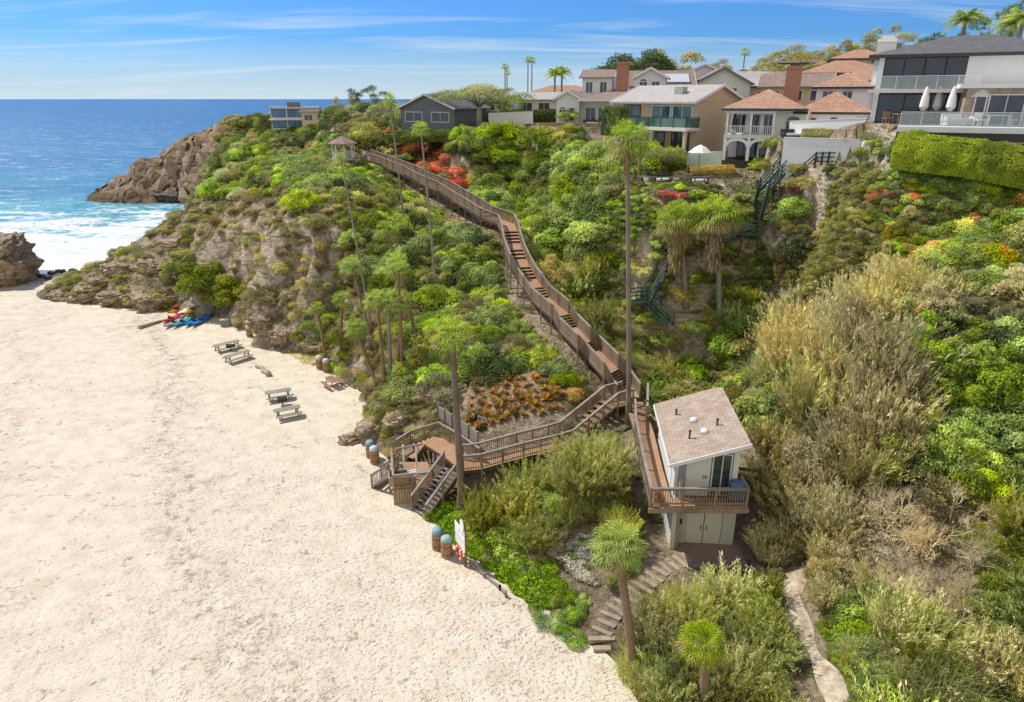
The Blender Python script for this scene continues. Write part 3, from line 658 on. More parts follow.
BBQ = simple('grill_black', (.035, .037, .04), .45, .3, 6, .1)
# things on the deck
p = (12.25, 32.35, 4.2); gr = empty('barbecue', p, 0, 'covered dark blue barbecue at the right end of the hut deck', 'barbecue')
MB().box(-.4,.4,-.25,.25,.25,.95).build('body', simple('blue_cover', (.10,.17,.24), .6), gr); MB().lathe([(.3,0),(.42,.12),(.36,.28),(.1,.34)], 14, Matrix.Translation((0,0,.95))).build('hood', simple('blue_cover', (.10,.17,.24), .6), gr, True)
for sx_ in (-.33, .33):
    for sy_ in (-.2, .2): MB().box(sx_-.03, sx_+.03, sy_-.03, sy_+.03, 0, .25).build('leg', BBQ, gr)
p = (8.0, 32.3, 4.2); gr = empty('flower_pot', p, 0, 'terracotta pot with red flowers in the left corner of the hut deck', 'pot')
TERRA = simple('terracotta', (.42,.17,.09), .8, .2, 6, .2)
MB().lathe([(.18,0),(.26,.35),(.29,.36),(.29,.42),(.24,.42),(.22,.36)], 14).build('pot', TERRA, gr)
fl = MB()
for k in range(60):
    a_ = random.uniform(0, 6.28); r_ = random.uniform(0, .26); z_ = .42+random.uniform(0, .32); c_ = Vector((r_*math.cos(a_), r_*math.sin(a_), z_)); u = Vector([random.uniform(-1,1) for _ in range(3)]).normalized()*.05; v_ = Vector([random.uniform(-1,1) for _ in range(3)]).normalized()*.05
    fl.add([c_-u, c_+v_, c_+u, c_-v_], [(0,1,2,3)])
fl.build('flowers', simple('red_petals', (.6,.05,.03), .7), gr)
# concrete apron under the hut
MB().box(9.1, 12.9, 30.8, 32.95, .8, 1.03).build('patio', simple('brown_paving', (.26,.19,.145), .9, .3, 3, .4)); tag(bpy.data.objects['patio'], kind='structure')
# log steps from the sand to the hut
LS = [gz(603,652,.15), gz(600,632,.3), gz(612,612,.5), gz(640,590,.75), gz(665,568,.95), gz(690,556,1.03)]
logm = simple('dusty_step', (.35,.275,.19), .95, .45, 2.2, .6)
lst = empty('path_steps', (0,0,0), 0, 'pale sandy steps edged with logs leading from the sand up to the hut', 'steps')
pts = [Vector(p) for p in LS]; tot = [(pts[i+1]-pts[i]).length for i in range(len(pts)-1)]; D = sum(tot)
ns = 17
for k in range(ns):
    s = D*(k+.5)/ns; i = 0
    while s > tot[i]: s -= tot[i]; i += 1
    p = pts[i].lerp(pts[i+1], s/tot[i]); d = (pts[i+1]-pts[i]).normalized(); pr = Vector((d.y, -d.x, 0)).normalized()
    st_ = MB(); Mx = Matrix((pr, Vector((-pr.y, pr.x, 0)), Vector((0,0,1)))).transposed().to_4x4(); Mx.translation = (p.x, p.y, max(gh(p.x, p.y), p.z)-.02)
    ww_ = random.uniform(.42,.62); st_.box(-ww_, ww_+random.uniform(-.1,.1), -.16, random.uniform(.08,.17), -.3, random.uniform(.03,.1), Mx).build('step', logm, lst)
for i in range(len(pts)-1): AVOID.append((pts[i].x, pts[i].y, pts[i+1].x, pts[i+1].y, .85))

tr_ = [(gz(796,572,1.2)), gz(792,600,1.1), gz(806,640,1.0), gz(822,680,1.0), gz(845,740,1.0)]; V_ = []; F_ = []; pts = []
for i in range(len(tr_)-1):
    for k in range(12): pts.append(Vector(tr_[i]).lerp(Vector(tr_[i+1]), k/12))
for i, p in enumerate(pts):
    w_ = .38+.10*math.sin(i*.37)+.08*math.sin(i*.17); d_ = (pts[min(i+1, len(pts)-1)]-pts[max(i-1, 0)]).normalized(); sd_ = Vector((d_.y, -d_.x, 0))
    for f_ in (-1, -.5, 0, .5, 1): q_ = p+sd_*(w_*f_); V_.append((q_.x, q_.y, gh(q_.x, q_.y)+.07-.04*abs(f_)))
for i in range(len(pts)-1):
    for k in range(4): F_.append((i*5+k, i*5+k+1, (i+1)*5+k+1, (i+1)*5+k))
t = NT('trail_sand'); P = t.pos(); n = t.noise(P, 1.6, 6, .7); c = t.ramp(n, [(.35, (.27,.205,.135)), (.5, (.45,.37,.265)), (.65, (.60,.52,.40))]); t.pbr(c, .95, t.bump(n, .8, .15), spec=.1)
o = MB().add(V_, F_).build('sandy_path', t.m, smooth=True); tag(o, kind='structure')
for i in range(0, len(pts)-6, 6): AVOID.append((pts[i].x, pts[i].y, pts[i+6].x, pts[i+6].y, .5))
# ------------------------------------------------------------------ barrels (litter bins)
BIN_W = wood('bin_wood', (.22, .12, .05), (.46, .29, .14)); LIDB = simple('blue_lid', (.22,.34,.42), .5, .2, 6, .1); LIDG = simple('green_lid', (.30,.45,.42), .5, .2, 6, .1); LIDW = simple('pale_lid', (.52,.53,.52), .5, .15, 6, .1); TIN = simple('dark_band', (.08,.07,.06), .6)
def barrel(x, y, z, lid, label, h=1.05):
    r = empty('litter_bin', (x, y, z), random.uniform(0, 1), label, 'litter bin', None)
    m = MB(); n = 16
    for k in range(n):      # wooden staves around a drum
        a0 = 2*math.pi*(k+.04)/n; a1 = 2*math.pi*(k+.96)/n
        q = [(rr*math.cos(a), rr*math.sin(a)) for rr, a in ((.30,a0),(.30,a1),(.34,a1),(.34,a0))]
        m.add([(p[0],p[1],0) for p in q]+[(p[0],p[1],h) for p in q], [(3,2,1,0),(4,5,6,7),(0,1,5,4),(1,2,6,5),(2,3,7,6),(3,0,4,7)])
    m.build('staves', BIN_W, r); MB().lathe([(.295,.02),(.295,h-.02)], 16).build('drum', TIN, r)
    MB().lathe([(.345,.25),(.35,.25),(.35,.30),(.345,.30)], 16).build('band', TIN, r); MB().lathe([(.345,.75),(.35,.75),(.35,.80),(.345,.80)], 16).build('band', TIN, r)
    MB().lathe([(.27,h),(.33,h+.03),(.34,h+.10),(.30,h+.24),(.18,h+.33),(.05,h+.35)], 16).build('lid', lid, r, True)
for px, py, lid, lab in [(438,548,LIDB,'wooden stave litter bin with a blue domed lid nearest the beach stairs foot'), (447,556,LIDG,'wooden stave litter bin with a pale green lid beside the sign posts'),
        (371,457,LIDB,'wooden litter bin with blue lid, farther of the pair left of the beach stairs'), (375,463,LIDW,'wooden litter bin with pale lid, nearer of the pair left of the beach stairs'),
        (250,337,LIDW,'brown litter bin, left one of the pair in the sand behind the far picnic tables'), (257,339,LIDW,'brown litter bin, right one of the pair in the sand behind the far picnic tables'),
        (320,369,LIDW,'brown litter bin under the cliff palms, left one beside the brown table'), (327,372,LIDW,'brown litter bin under the cliff palms, right one beside the brown table')]:
    p = gz(px, py, 0); barrel(p[0], p[1], gh(p[0], p[1]), lid, lab)
# ------------------------------------------------------------------ picnic tables
W_TAB = wood('bleached_green_wood', (.16,.155,.115), (.36,.34,.26)); W_BR = wood('red_brown_wood', (.17,.09,.06), (.34,.20,.14))
def picnic(x, y, rz, label, m, L=1.1, group='picnic tables on the sand'):
    r = empty('picnic_table', (x, y, 0), rz, label, 'picnic table', group)
    t = MB()
    for k in range(5): t.box(-L, L, -.38+k*.155, -.38+k*.155+.14, .73, .77)
    t.build('tabletop', m, r)
    for s in (-1, 1):
        b = MB().box(-L, L, s*.72-.13, s*.72-.005, .42, .46).box(-L, L, s*.72+.005, s*.72+.13, .42, .46); b.build('bench_seat', m, r)
    for s in (-1, 1):
        f = MB(); X = s*(L-.3)
        f.beam((X,-.28,.70),(X,-.62,.0), .06, .10, up=(1,0,0)).beam((X,.28,.70),(X,.62,.0), .06, .10, up=(1,0,0)); f.box(X+.04, X+.09, -.82, .82, .35, .42); f.box(X+.04, X+.09, -.36, .36, .65, .73); f.build('trestle', m, r)
    return r
def ang(p, q): return math.atan2(q[1]-p[1], q[0]-p[0])
T = [((214,346),(239,340),'first picnic table from the kayaks, pale weathered wood on the sand', W_TAB), ((225,357),(249,350),'second picnic table from the kayaks, pale weathered wood just in front of the first', W_TAB),
     ((265,393),(291,389),'grey green picnic table behind the black grill, third from the kayaks', W_TAB), ((274,411),(300,406),'grey green picnic table nearest the camera, in front of the black grill', W_TAB)]
for a, b, lab, m in T:
    p, q = gz(*a, .75), gz(*b, .75); picnic((p[0]+q[0])/2, (p[1]+q[1])/2, ang(p, q), lab, m, L=math.hypot(q[0]-p[0], q[1]-p[1])/2)
p, q = gz(324,374,.75), gz(341,384,.75); picnic((p[0]+q[0])/2, (p[1]+q[1])/2, ang(p, q), 'small reddish brown picnic table under the palms by the cliff foot', W_BR, .8)
def firepit(px, py, lab):
    p = gz(px, py, 0); r = empty('fire_grill', (p[0], p[1], 0), .3, lab, 'grill')
    MB().lathe([(.05,-.1),(.05,.45)], 8).build('post', BBQ, r)
    MB().box(-.4,.4,-.3,-.26,.45,.68).box(-.4,.4,.26,.3,.45,.68).box(-.4,-.36,-.26,.26,.45,.68).box(.36,.4,-.26,.26,.45,.68).box(-.36,.36,-.26,.26,.45,.48).build('fire_box', BBQ, r)
    g = MB()
    for k in range(9): g.box(-.35+k*.08, -.33+k*.08, -.26, .26, .62, .635)
    g.build('grate', CHROME, r)
firepit(283,405,'black charcoal grill standing between the two nearer picnic tables'); firepit(231,351,'black charcoal grill between the two farther picnic tables'); firepit(265,343,'small dark pedestal grill alone in the sand beside the far bins')
# driftwood, log, white tube, crate
DRIFT = wood('driftwood', (.22,.17,.10), (.46,.38,.26))
def log(name, a, b, r0, r1, mat, lab, cat, bend=.1, n=9):
    a, b = Vector(a), Vector(b); pts = []; rs = []
    for i in range(7):
        f = i/6; p = a.lerp(b, f)+Vector((random.uniform(-1,1), random.uniform(-1,1), 0))*bend; p.z = (r0+(r1-r0)*f)*.8+(a.z+(b.z-a.z)*f); pts.append(p); rs.append((r0+(r1-r0)*f)*random.uniform(.9, 1.1))
    tag(MB().tube(pts, rs, n).build(name, mat, smooth=True), lab, cat)
log('driftwood', gz(256,367,0), gz(270,376,0), .16, .28, DRIFT, 'gnarled tan driftwood lying on the sand between the picnic tables', 'driftwood', .25)
log('beached_log', gz(139,329,0), gz(161,322,0), .22, .16, DRIFT, 'long bleached grey log lying left of the kayaks', 'log', .05)
log('drain_pipe', gz(356,378,.2), gz(381,383,.2), .30, .30, WHITE, 'short white pipe lying at the foot of the palm cluster', 'pipe', .0, 14)
p = gz(225,326,0); r = empty('storage_crate', p, .4, 'small grey green wooden crate against the bushes right of the kayaks', 'crate')
MB().box(-.45,.45,-.35,.35,0,.75).build('body', simple('crate_green', (.25,.28,.24), .8), r); MB().box(-.48,.48,-.38,.38,.752,.82).build('lid', simple('crate_lid', (.35,.37,.33), .8), r)
# ------------------------------------------------------------------ kayaks and boards
def paint(n, c): return simple('kayak_'+n, c, .35, .12, 3, .05, 0, .5)
def kayak(a, b, mat, lab, w=.38, d=.30, tilt=0, name='kayak', cat='kayak', seat=True):
    a, b = Vector(a), Vector(b); L = (b-a).length; r = empty(name, a.lerp(b, .5), 0, lab, cat)
    dv = (b-a).normalized(); sd_ = Vector((dv.y, -dv.x, 0)).normalized(); up = sd_.cross(dv).normalized()
    Mx = Matrix((dv, -sd_, up)).transposed().to_4x4() @ Matrix.Rotation(tilt, 4, 'X'); r.matrix_world = Matrix.Translation(a.lerp(b, .5)) @ Mx
    n, m = 16, 12; V_ = []; F_ = []
    for i in range(n+1):
        f = i/n*2-1; ww = w*1.25*max(.02, (1-abs(f)**2.4)); rise = .16*abs(f)**3; dd = d*(1-.55*abs(f)**3)
        for k in range(m):
            t_ = 2*math.pi*k/m; cx, sz = math.cos(t_), math.sin(t_)
            z = (sz*dd*.38 if sz > 0 else sz*dd*.62); 
            if sz > .3 and abs(f) < .42 and seat: z -= .09*(1-(f/.42)**2)
            V_.append((f*L/2, cx*ww, z+d*.62+rise))
    for i in range(n):
        for k in range(m): F_.append((i*m+k, i*m+(k+1)%m, (i+1)*m+(k+1)%m, (i+1)*m+k))
    F_.append(tuple(range(m))); F_.append(tuple(n*m+k for k in range(m))[::-1])
    q = MB(); q.add(V_, F_); q.build('hull', mat, r, True)
    if seat:
        s = MB().box(-.32,.1,-.2,.2,d*.62+.02,d*.62+.09).box(-.40,-.32,-.2,.2,d*.62+.04,d*.62+.34); s.build('seat', BBQ, r)
        for s_ in (-1, 1): MB().tube([(s_*L*.42,-.05,d+.02+.05),(s_*L*.42,0,d+.09+.05),(s_*L*.42,.05,d+.02+.05)], .012, 5).build('grab_handle', BBQ, r)
    else:
        MB().box(-L*.42, -L*.40, -.01, .01, -.12, d*.3).build('fin', BBQ, r)
KR, KO, KY_, KB, KT, KW, KG, KD = paint('red', (.55,.03,.02)), paint('orange', (.75,.20,.02)), paint('yellow', (.80,.45,.02)), paint('blue', (.02,.16,.50)), paint('teal', (.02,.25,.30)), paint('white', (.78,.76,.70)), paint('grey', (.30,.33,.36)), paint('dark_blue', (.03,.06,.25))
def kg(pa, pb, z): return gz(*pa, z), gz(*pb, z)
kayak(*kg((161,324),(183,315), .05), KR, 'long red orange kayak pointing at the bleached log', .36)
kayak(*kg((164,329),(186,318), .05), KG, 'grey kayak lying between the red one and the teal one')
kayak(*kg((172,329),(195,317), .05), KT, 'dark teal kayak lying left of the bright blue one')
kayak(*kg((184,328),(207,316), .05), KB, 'bright blue kayak lying lowest at the front of the pile', .38)
kayak(*kg((191,328),(213,315), .05), KB, 'second bright blue kayak, the rightmost by the bushes', .36)
kayak(*kg((168,315),(188,307), .35), KO, 'short orange kayak resting on the red kayak', .36)
kayak(*kg((172,310),(198,301), .55), KR, 'vivid red kayak stacked high at the back of the rack', .38)
kayak(*kg((183,316),(205,306), .55), KY_, 'yellow kayak resting on the timber rack under the white board', .40)
kayak(*kg((178,303),(200,297), .40), KD, 'dark blue kayak behind the rack under the bushes', .34)
kayak(*kg((184,309),(209,301), 1.25), KW, 'long white paddleboard lying on top of the timber rack', .38, .14, name='paddleboard', cat='board', seat=False)
kayak(*kg((177,315),(188,309), .75), KW, 'short white board stacked against the red kayak', .28, .12, name='surfboard', cat='board', seat=False)
p = gz(197,312,0); r = empty('boat_rack', p, ang(gz(184,312,0), gz(207,304,0)), 'low tan timber rack holding the yellow kayak and white board', 'rack')
for x in (-1.1, 1.1):
    for y in (-.5, .55): MB().box(x-.05, x+.05, y-.05, y+.05, 0, 1.22).build('post', W_TAN, r)
    MB().box(x-.04, x+.04, -.7, .75, .46, .55).build('crossbar', W_TAN, r); MB().box(x-.04, x+.04, -.7, .75, 1.13, 1.22).build('crossbar', W_TAN, r)
# ------------------------------------------------------------------ sign posts
p = Vector(gz(466,567,0)); a = Vector(gz(458,556,0)); d = (p-a)
r = empty('beach_sign', a.lerp(p, .5), ang(a, p), 'tall sign of stacked white boards on brown posts at the edge of the sand', 'sign'); L = d.length/2
MB().box(-L-.06,-L+.06,-.06,.06,-.3,2.3).build('post', W_POST, r); MB().box(L-.06,L+.06,-.06,.06,-.3,3.1).build('post', W_POST, r)
SGN = simple('sign_white', (.78,.77,.72), .5, .05, 2, .03)
for z0, z1 in ((1.05,1.52),(1.62,2.05),(2.13,2.45)):
    b = MB().box(-L-.1, L+.1, -.095, -.065, z0, z1).build('board', SGN, r)
m = MB(); n = 20; pts = [(.20*math.sin(2*math.pi*k/n)*(1-.25*math.cos(2*math.pi*k/n)), .62*-math.cos(2*math.pi*k/n)) for k in range(n)]
m.add([(x_, -.13, z_) for x_, z_ in pts]+[(x_, -.09, z_) for x_, z_ in pts], [tuple(range(n)), tuple(range(n, 2*n))[::-1]]+[(k, n+k, n+(k+1)%n, (k+1)%n) for k in range(n)])
o = m.build('surfboard_panel', SGN, r); o.location = (L-.18, 0, 2.65); o.scale = (1.2, 1, .7); o = m.build('surfboard_panel', SGN, r); o.location = (-L+.2, .02, 2.2); o.scale = (.8, 1, .55); o.rotation_euler = (0, -1.1, 0)
rb = empty('life_ring', a.lerp(p, .5)+Vector((0,0,.0)), ang(a, p), 'orange red life ring hanging low on the beach sign', 'life ring')
ORG = simple('orange_plastic', (.75,.10,.02), .5, .1, 3, .05)
m = MB(); V_ = []; F_ = []; n1_, n2_ = 24, 8
for i in range(n1_):
    a1 = 2*math.pi*i/n1_
    for k in range(n2_):
        a2 = 2*math.pi*k/n2_; rr = .36+.10*math.cos(a2); V_.append((rr*math.cos(a1), -.16+.06*math.sin(a2), .68+rr*math.sin(a1)))
for i in range(n1_):
    for k in range(n2_): F_.append((i*n2_+k, i*n2_+(k+1)%n2_, ((i+1)%n1_)*n2_+(k+1)%n2_, ((i+1)%n1_)*n2_+k))
m.add(V_, F_).build('ring', ORG, rb, True); q = MB()
for a1 in (.8, 2.35, 3.9, 5.5): MB().tube([(.36*math.cos(a1)-.02, -.16, .68+.36*math.sin(a1)), (.36*math.cos(a1)+.05, -.16, .68+.36*math.sin(a1))], .105, 8).build('band', SGN, rb)
# planks near the foot of the palm
for k, (a, b) in enumerate([((632,652),(658,656)), ((634,647),(656,649)), ((634,656),(650,660))]):
    p, q = Vector(gz(*a, .5)), Vector(gz(*b, .55)); p.z = gh(p.x, p.y)+.15+.05*k; q.z = gh(q.x, q.y)+.15+.05*k
    tag(MB().beam(p, q, .22, .06).build('loose_plank', W_TAN), ['tan plank lying in front at the foot of the leaning palm', 'thin tan plank at the back of the pile beside the palm foot', 'short tan plank lying nearest the camera by the palm foot'][k], 'plank')
# ------------------------------------------------------------------ gazebo
RED_SH = simple('gazebo_shingle', (.30,.20,.165), .9, .3, 8, .4)
gp = gy(344, 158, 104); gz0 = gp[2]+.1
gb = empty('gazebo', (gp[0], gp[1], gz0), .3, 'small octagonal gazebo with brown shingle roof and white posts on the bluff top', 'gazebo')
MB().lathe([(2.2,-1.6),(2.2,.05)], 8).build('floor', simple('gazebo_base', (.5,.5,.47), .8), gb)
MB().lathe([(2.75,2.35),(2.75,2.45),(1.2,3.15),(.25,3.6),(.05,3.7)], 8).build('roof', RED_SH, gb); MB().lathe([(.12,3.62),(.16,3.75),(.04,4.0)], 8).build('finial', RED_SH, gb)
for k in range(8):
    gb.scale = (.78, .78, .82); a_ = 2*math.pi*k/8; MB().box(2.05*math.cos(a_)-.09, 2.05*math.cos(a_)+.09, 2.05*math.sin(a_)-.09, 2.05*math.sin(a_)+.09, .05, 2.36).build('post', WHITE, gb)
    if k not in (6,):
        a2 = 2*math.pi*(k+1)/8; A_ = Vector((2.05*math.cos(a_), 2.05*math.sin(a_), 0)); B_ = Vector((2.05*math.cos(a2), 2.05*math.sin(a2), 0)); m = MB()
        for z in (.35, .65, .95): m.beam(A_+Vector((0,0,z)), B_+Vector((0,0,z)), .04, .07)
        for j in range(7): pp = A_.lerp(B_, (j+.5)/7); m.box(pp.x-.02, pp.x+.02, pp.y-.02, pp.y+.02, .1, .95)
        m.build('railing', WHITE, gb)
AVOID.append((gp[0], gp[1], gp[0]+.1, gp[1], 3.0))
# ------------------------------------------------------------------ people by the gazebo
SKIN = simple('skin', (.45,.27,.18), .6, .08, 4, .02)
def person(x, y, z, rz, lab, top, bottom, hair, stride=.12, group=None):
    r = empty('person', (x, y, z), rz, lab, 'person')
    j = {'pel':(0,0,.95),'ch':(0,.01,1.28),'nk':(0,0,1.47),'hd':(0,-.02,1.60),'ht':(0,-.02,1.70),
         'hl':(-.10,0,.90),'kl':(-.11,-stride,.50),'al':(-.11,-stride*.3,.08),'tl':(-.11,-stride*.3-.16,.04),'hr':(.10,0,.90),'kr':(.11,-.01,.50),'ar':(.11,stride*1.3,.09),'tr':(.11,stride*1.3-.15,.04),
         'sl':(-.18,0,1.40),'el':(-.25,.03,1.12),'wl':(-.24,-.12,.88),'fl':(-.24,-.17,.80),'sr':(.18,0,1.40),'er':(.25,.04,1.12),'wr':(.25,-.08,.87),'fr':(.25,-.12,.79)}
    rad = dict(pel=.15,ch=.15,nk=.06,hd=.095,ht=.075,hl=.10,kl=.065,al=.045,tl=.035,hr=.10,kr=.065,ar=.045,tr=.035,sl=.065,el=.045,wl=.03,fl=.035,sr=.065,er=.045,wr=.03,fr=.035)
    ks = list(j); E = [('pel','ch'),('ch','nk'),('nk','hd'),('hd','ht'),('pel','hl'),('hl','kl'),('kl','al'),('al','tl'),('pel','hr'),('hr','kr'),('kr','ar'),('ar','tr'),('ch','sl'),('sl','el'),('el','wl'),('wl','fl'),('ch','sr'),('sr','er'),('er','wr'),('wr','fr')]
    me = bpy.data.meshes.new('body'); me.from_pydata([j[k] for k in ks], [(ks.index(a), ks.index(b)) for a, b in E], []); o = bpy.data.objects.new('body', me); COL.objects.link(o)
    md = o.modifiers.new('s', 'SKIN'); md.use_smooth_shade = True
    for i, k in enumerate(ks): me.skin_vertices[0].data[i].radius = (rad[k], rad[k]*(.72 if k in ('pel','ch') else 1)); me.skin_vertices[0].data[i].use_root = (k == 'pel')
    o.modifiers.new('u', 'SUBSURF').levels = 1
    dg = bpy.context.evaluated_depsgraph_get(); m2 = bpy.data.meshes.new_from_object(o.evaluated_get(dg)); bpy.data.objects.remove(o)
    m2.materials.clear(); [m2.materials.append(m) for m in (SKIN, top, bottom)]
    for p_ in m2.polygons:
        c_ = p_.center; p_.material_index = 1 if (.93 < c_.z < 1.47 and not (abs(c_.x) > .22 and c_.z < 1.2)) else (2 if .45 < c_.z <= .93 and abs(c_.x) < .2 else 0)
    b = link('body', m2, r); MB().lathe([(.10,1.60),(.112,1.66),(.10,1.73),(.05,1.775)], 10, Matrix.Translation((0,.01,0))).build('hair', hair, r, True)
CLW = simple('cloth_white', (.75,.74,.72), .8, .08, 5, .1); CLP = simple('cloth_pink', (.62,.30,.30), .8, .1, 5, .1); CLB = simple('cloth_blue', (.12,.18,.34), .8, .1, 5, .1); HAIR = simple('dark_hair', (.05,.03,.02), .7)
p = gy(365, 159, 104.5); person(p[0], p[1], max(gh(p[0], p[1]), 16.2), 2.6, 'person in a white shirt and dark blue trousers standing beside the gazebo', CLW, CLB, HAIR)
p = gy(369, 160, 103.5); person(p[0], p[1], max(gh(p[0], p[1]), 16.0), .5, 'person in a pink top near the top of the staircase', CLP, CLW, HAIR)
# ------------------------------------------------------------------ green metal stairs in the ravine
GRN = simple('green_painted_steel', (.03,.06,.045), .6, .25, 4, .1)
GRNL = simple('pale_green_rail', (.055,.095,.07), .6, .25, 4, .1)
gs = empty('ravine_stairs', (0,0,0), 0, 'dark green painted stairs with parallel rails zigzagging down the shady ravine', 'stairs')
def gflight(a, b, w=1.0, stairs=True, mat=GRNL):
    a, b = Vector(a), Vector(b); s = perp(a, b)*w/2; n = max(2, int(abs(b.z-a.z)/.19)) if stairs else 1; m = MB()
    if stairs:
        for k in range(n):
            p = a.lerp(b, (k+.5)/n); m.beam(p-s, p+s, .26, .04)
        m.build('tread', GRN, gs); AVOID.append((a.x, a.y, b.x, b.y, .1))
    else:
        m.add([a-s-Vector((0,0,.08)), a+s-Vector((0,0,.08)), b+s-Vector((0,0,.08)), b-s-Vector((0,0,.08)), a-s, a+s, b+s, b-s], [(3,2,1,0),(4,5,6,7),(0,1,5,4),(1,2,6,5),(2,3,7,6),(3,0,4,7)]).build('platform', GRN, gs)
    for sg_ in (-1, 1):
        rl = MB()
        for z in (.35, .70, 1.05): rl.beam(a+s*sg_+Vector((0,0,z)), b+s*sg_+Vector((0,0,z)), .06, .10)
        rl.beam(a+s*sg_-Vector((0,0,.1)), b+s*sg_-Vector((0,0,.1)), .08, .22); nn = max(1, round((b-a).length/1.6))
        for k in range(nn+1):
            p = (a+s*sg_).lerp(b+s*sg_, k/nn); rl.box(p.x-.05, p.x+.05, p.y-.05, p.y+.05, p.z-.2, p.z+1.1)
        rl.build('rail', mat, gs)
def gyz(px, py, Y): return gy(px, py, Y)
q0, q1, q2 = gyz(669,262,59.5), gyz(645,300,57.5), gyz(670,324,55.5)
gflight(q0, q1); gflight(q1, (q1[0]-1.2, q1[1]-.6, q1[2]), stairs=False); gflight(q1, q2)
g2 = gyz(748,232,61)
gflight((g2[0]-.8, g2[1], g2[2]), (g2[0]+.8, g2[1], g2[2]), 1.5, False)
for dx in (-.75, .75):
    for dy in (-.7, .7): z0 = gh(g2[0]+dx, g2[1]+dy)-.3; MB().box(g2[0]+dx-.06, g2[0]+dx+.06, g2[1]+dy-.06, g2[1]+dy+.06, min(z0, g2[2]-3), g2[2]-.09).build('post', GRNL, gs)
u0, u1 = gyz(789,163,63.5), gyz(764,190,62.2); gflight(u1, u0); gflight(u1, (g2[0]+.6, g2[1]+.6, g2[2])); gflight(g2, q0)
# ------------------------------------------------------------------ houses on the bluff top
def rooftex(name, a, b, m, rw=.33, bw=.3):
    t = NT(name); v = t.obj(); br = t.n('ShaderNodeTexBrick'); t.l(v, br.inputs['Vector']); br.inputs['Scale'].default_value = 1; br.inputs['Brick Width'].default_value = bw; br.inputs['Row Height'].default_value = rw; br.inputs['Mortar Size'].default_value = .03
    br.inputs['Color1'].default_value = (*a, 1); br.inputs['Color2'].default_value = (*b, 1); br.inputs['Mortar'].default_value = (*m, 1)
    n = t.noise(v, .7, 4, .65); c = t.mix(t.mr(n, .4, .7, 0, .35), br.outputs[0], m); t.pbr(c, .85, t.bump(br.outputs['Fac'], -.5, .04)); return t.m
R_TERRA = rooftex('terracotta_tiles', (.42,.24,.15), (.56,.36,.24), (.25,.13,.08)); R_GREY = rooftex('grey_shingles', (.22,.21,.20), (.34,.32,.30), (.14,.13,.12)); R_TAUPE = rooftex('taupe_shingles', (.27,.20,.155), (.37,.29,.23), (.17,.12,.09))
R_PALE = rooftex('pale_shingles', (.42,.40,.36), (.52,.49,.45), (.3,.28,.25)); R_DARK = rooftex('slate_shingles', (.13,.125,.125), (.19,.18,.175), (.08,.08,.08))
H_WHITE = simple('white_render', (.88,.865,.83), .85, .06, 1.5, .1); H_CREAM = simple('cream_render', (.66,.60,.50), .85, .08, 1.5, .1); H_TAN = simple('tan_render', (.60,.46,.30), .9, .12, 2, .15); H_GREYW = simple('pale_grey_siding', (.68,.69,.70), .8, .06, 2, .1); H_DGREY = simple('dark_grey_siding', (.17,.175,.18), .8, .12, 2, .1)
H_STONE = simple('stacked_stone', (.42,.33,.24), .9, .55, 3.2, .9)
t = NT('brick_masonry'); v = t.obj(); br = t.n('ShaderNodeTexBrick'); cx_ = t.n('ShaderNodeCombineXYZ'); sv_ = t.sep(v); t.l(t.math('ADD', sv_[0], sv_[1]), cx_.inputs[0]); t.l(sv_[2], cx_.inputs[1]); t.l(cx_.outputs[0], br.inputs['Vector']); br.inputs['Scale'].default_value = 1; br.inputs['Brick Width'].default_value = .24; br.inputs['Row Height'].default_value = .09
br.inputs['Color1'].default_value = (.36,.13,.07,1); br.inputs['Color2'].default_value = (.45,.19,.11,1); br.inputs['Mortar'].default_value = (.35,.28,.22,1); br.inputs['Mortar Size'].default_value = .012; t.pbr(br.outputs[0], .9); BRICK = t.m
t = NT('railing_glass'); b = t.pbr((.70,.78,.77), .05, spec=.6); b.inputs['Alpha'].default_value = .22; CLEAR = t.m
TRIM_B = simple('dark_trim', (.07,.06,.055), .6, .1, 3, .05); BLUET = simple('navy_trim', (.04,.06,.12), .5, .1, 3, .05)
def win(r, x, z, w, h, y=0, face='f', frame=None, glass=None, mull=1, arch=False, X=0):
    """window with frame, mullions and pane; face f: on plane y facing -y; r: on plane x=X facing +x; l: facing -x"""
    frame = frame or WHITE; glass = glass or GLASS; fw = .09
    def tr(m): 
        if face == 'f': return Matrix.Translation((x, y, z))
        if face == 'r': return Matrix.Translation((X, x, z)) @ Matrix.Rotation(math.pi/2, 4, 'Z')
        return Matrix.Translation((X, x, z)) @ Matrix.Rotation(-math.pi/2, 4, 'Z')
    M_ = tr(0); f = MB()
    f.box(-w/2-fw, w/2+fw, -.07, .0, -fw, 0, M_); f.box(-w/2-fw, -w/2, -.07, 0, 0, h, M_); f.box(w/2, w/2+fw, -.07, 0, 0, h, M_)
    f.box(-w/2-fw, w/2+fw, -.07, 0, h, h+fw, M_)
    for k in range(1, mull+1): xx = -w/2+w*k/(mull+1); f.box(xx-.03, xx+.03, -.055, -.026, 0, h, M_)
    if arch:
        for k in range(8):
            a0, a1 = math.pi*k/8, math.pi*(k+1)/8; q = [(w/2*math.cos(a0), h+fw+.6*w/2*math.sin(a0)), (w/2*math.cos(a1), h+fw+.6*w/2*math.sin(a1))]
            f.beam(M_ @ Vector((q[0][0], -.03, q[0][1])), M_ @ Vector((q[1][0], -.03, q[1][1])), .07, fw)
    o = f.build('window', frame, r); p = MB(); p.box(-w/2, w/2, -.025, .0, 0, h, M_); 
    if arch: p.add([M_ @ Vector((w/2*math.cos(math.pi*k/8), -.012, h+fw+.55*w/2*math.sin(math.pi*k/8))) for k in range(9)], [tuple(range(9))])
    p.build('pane', glass, o); return o
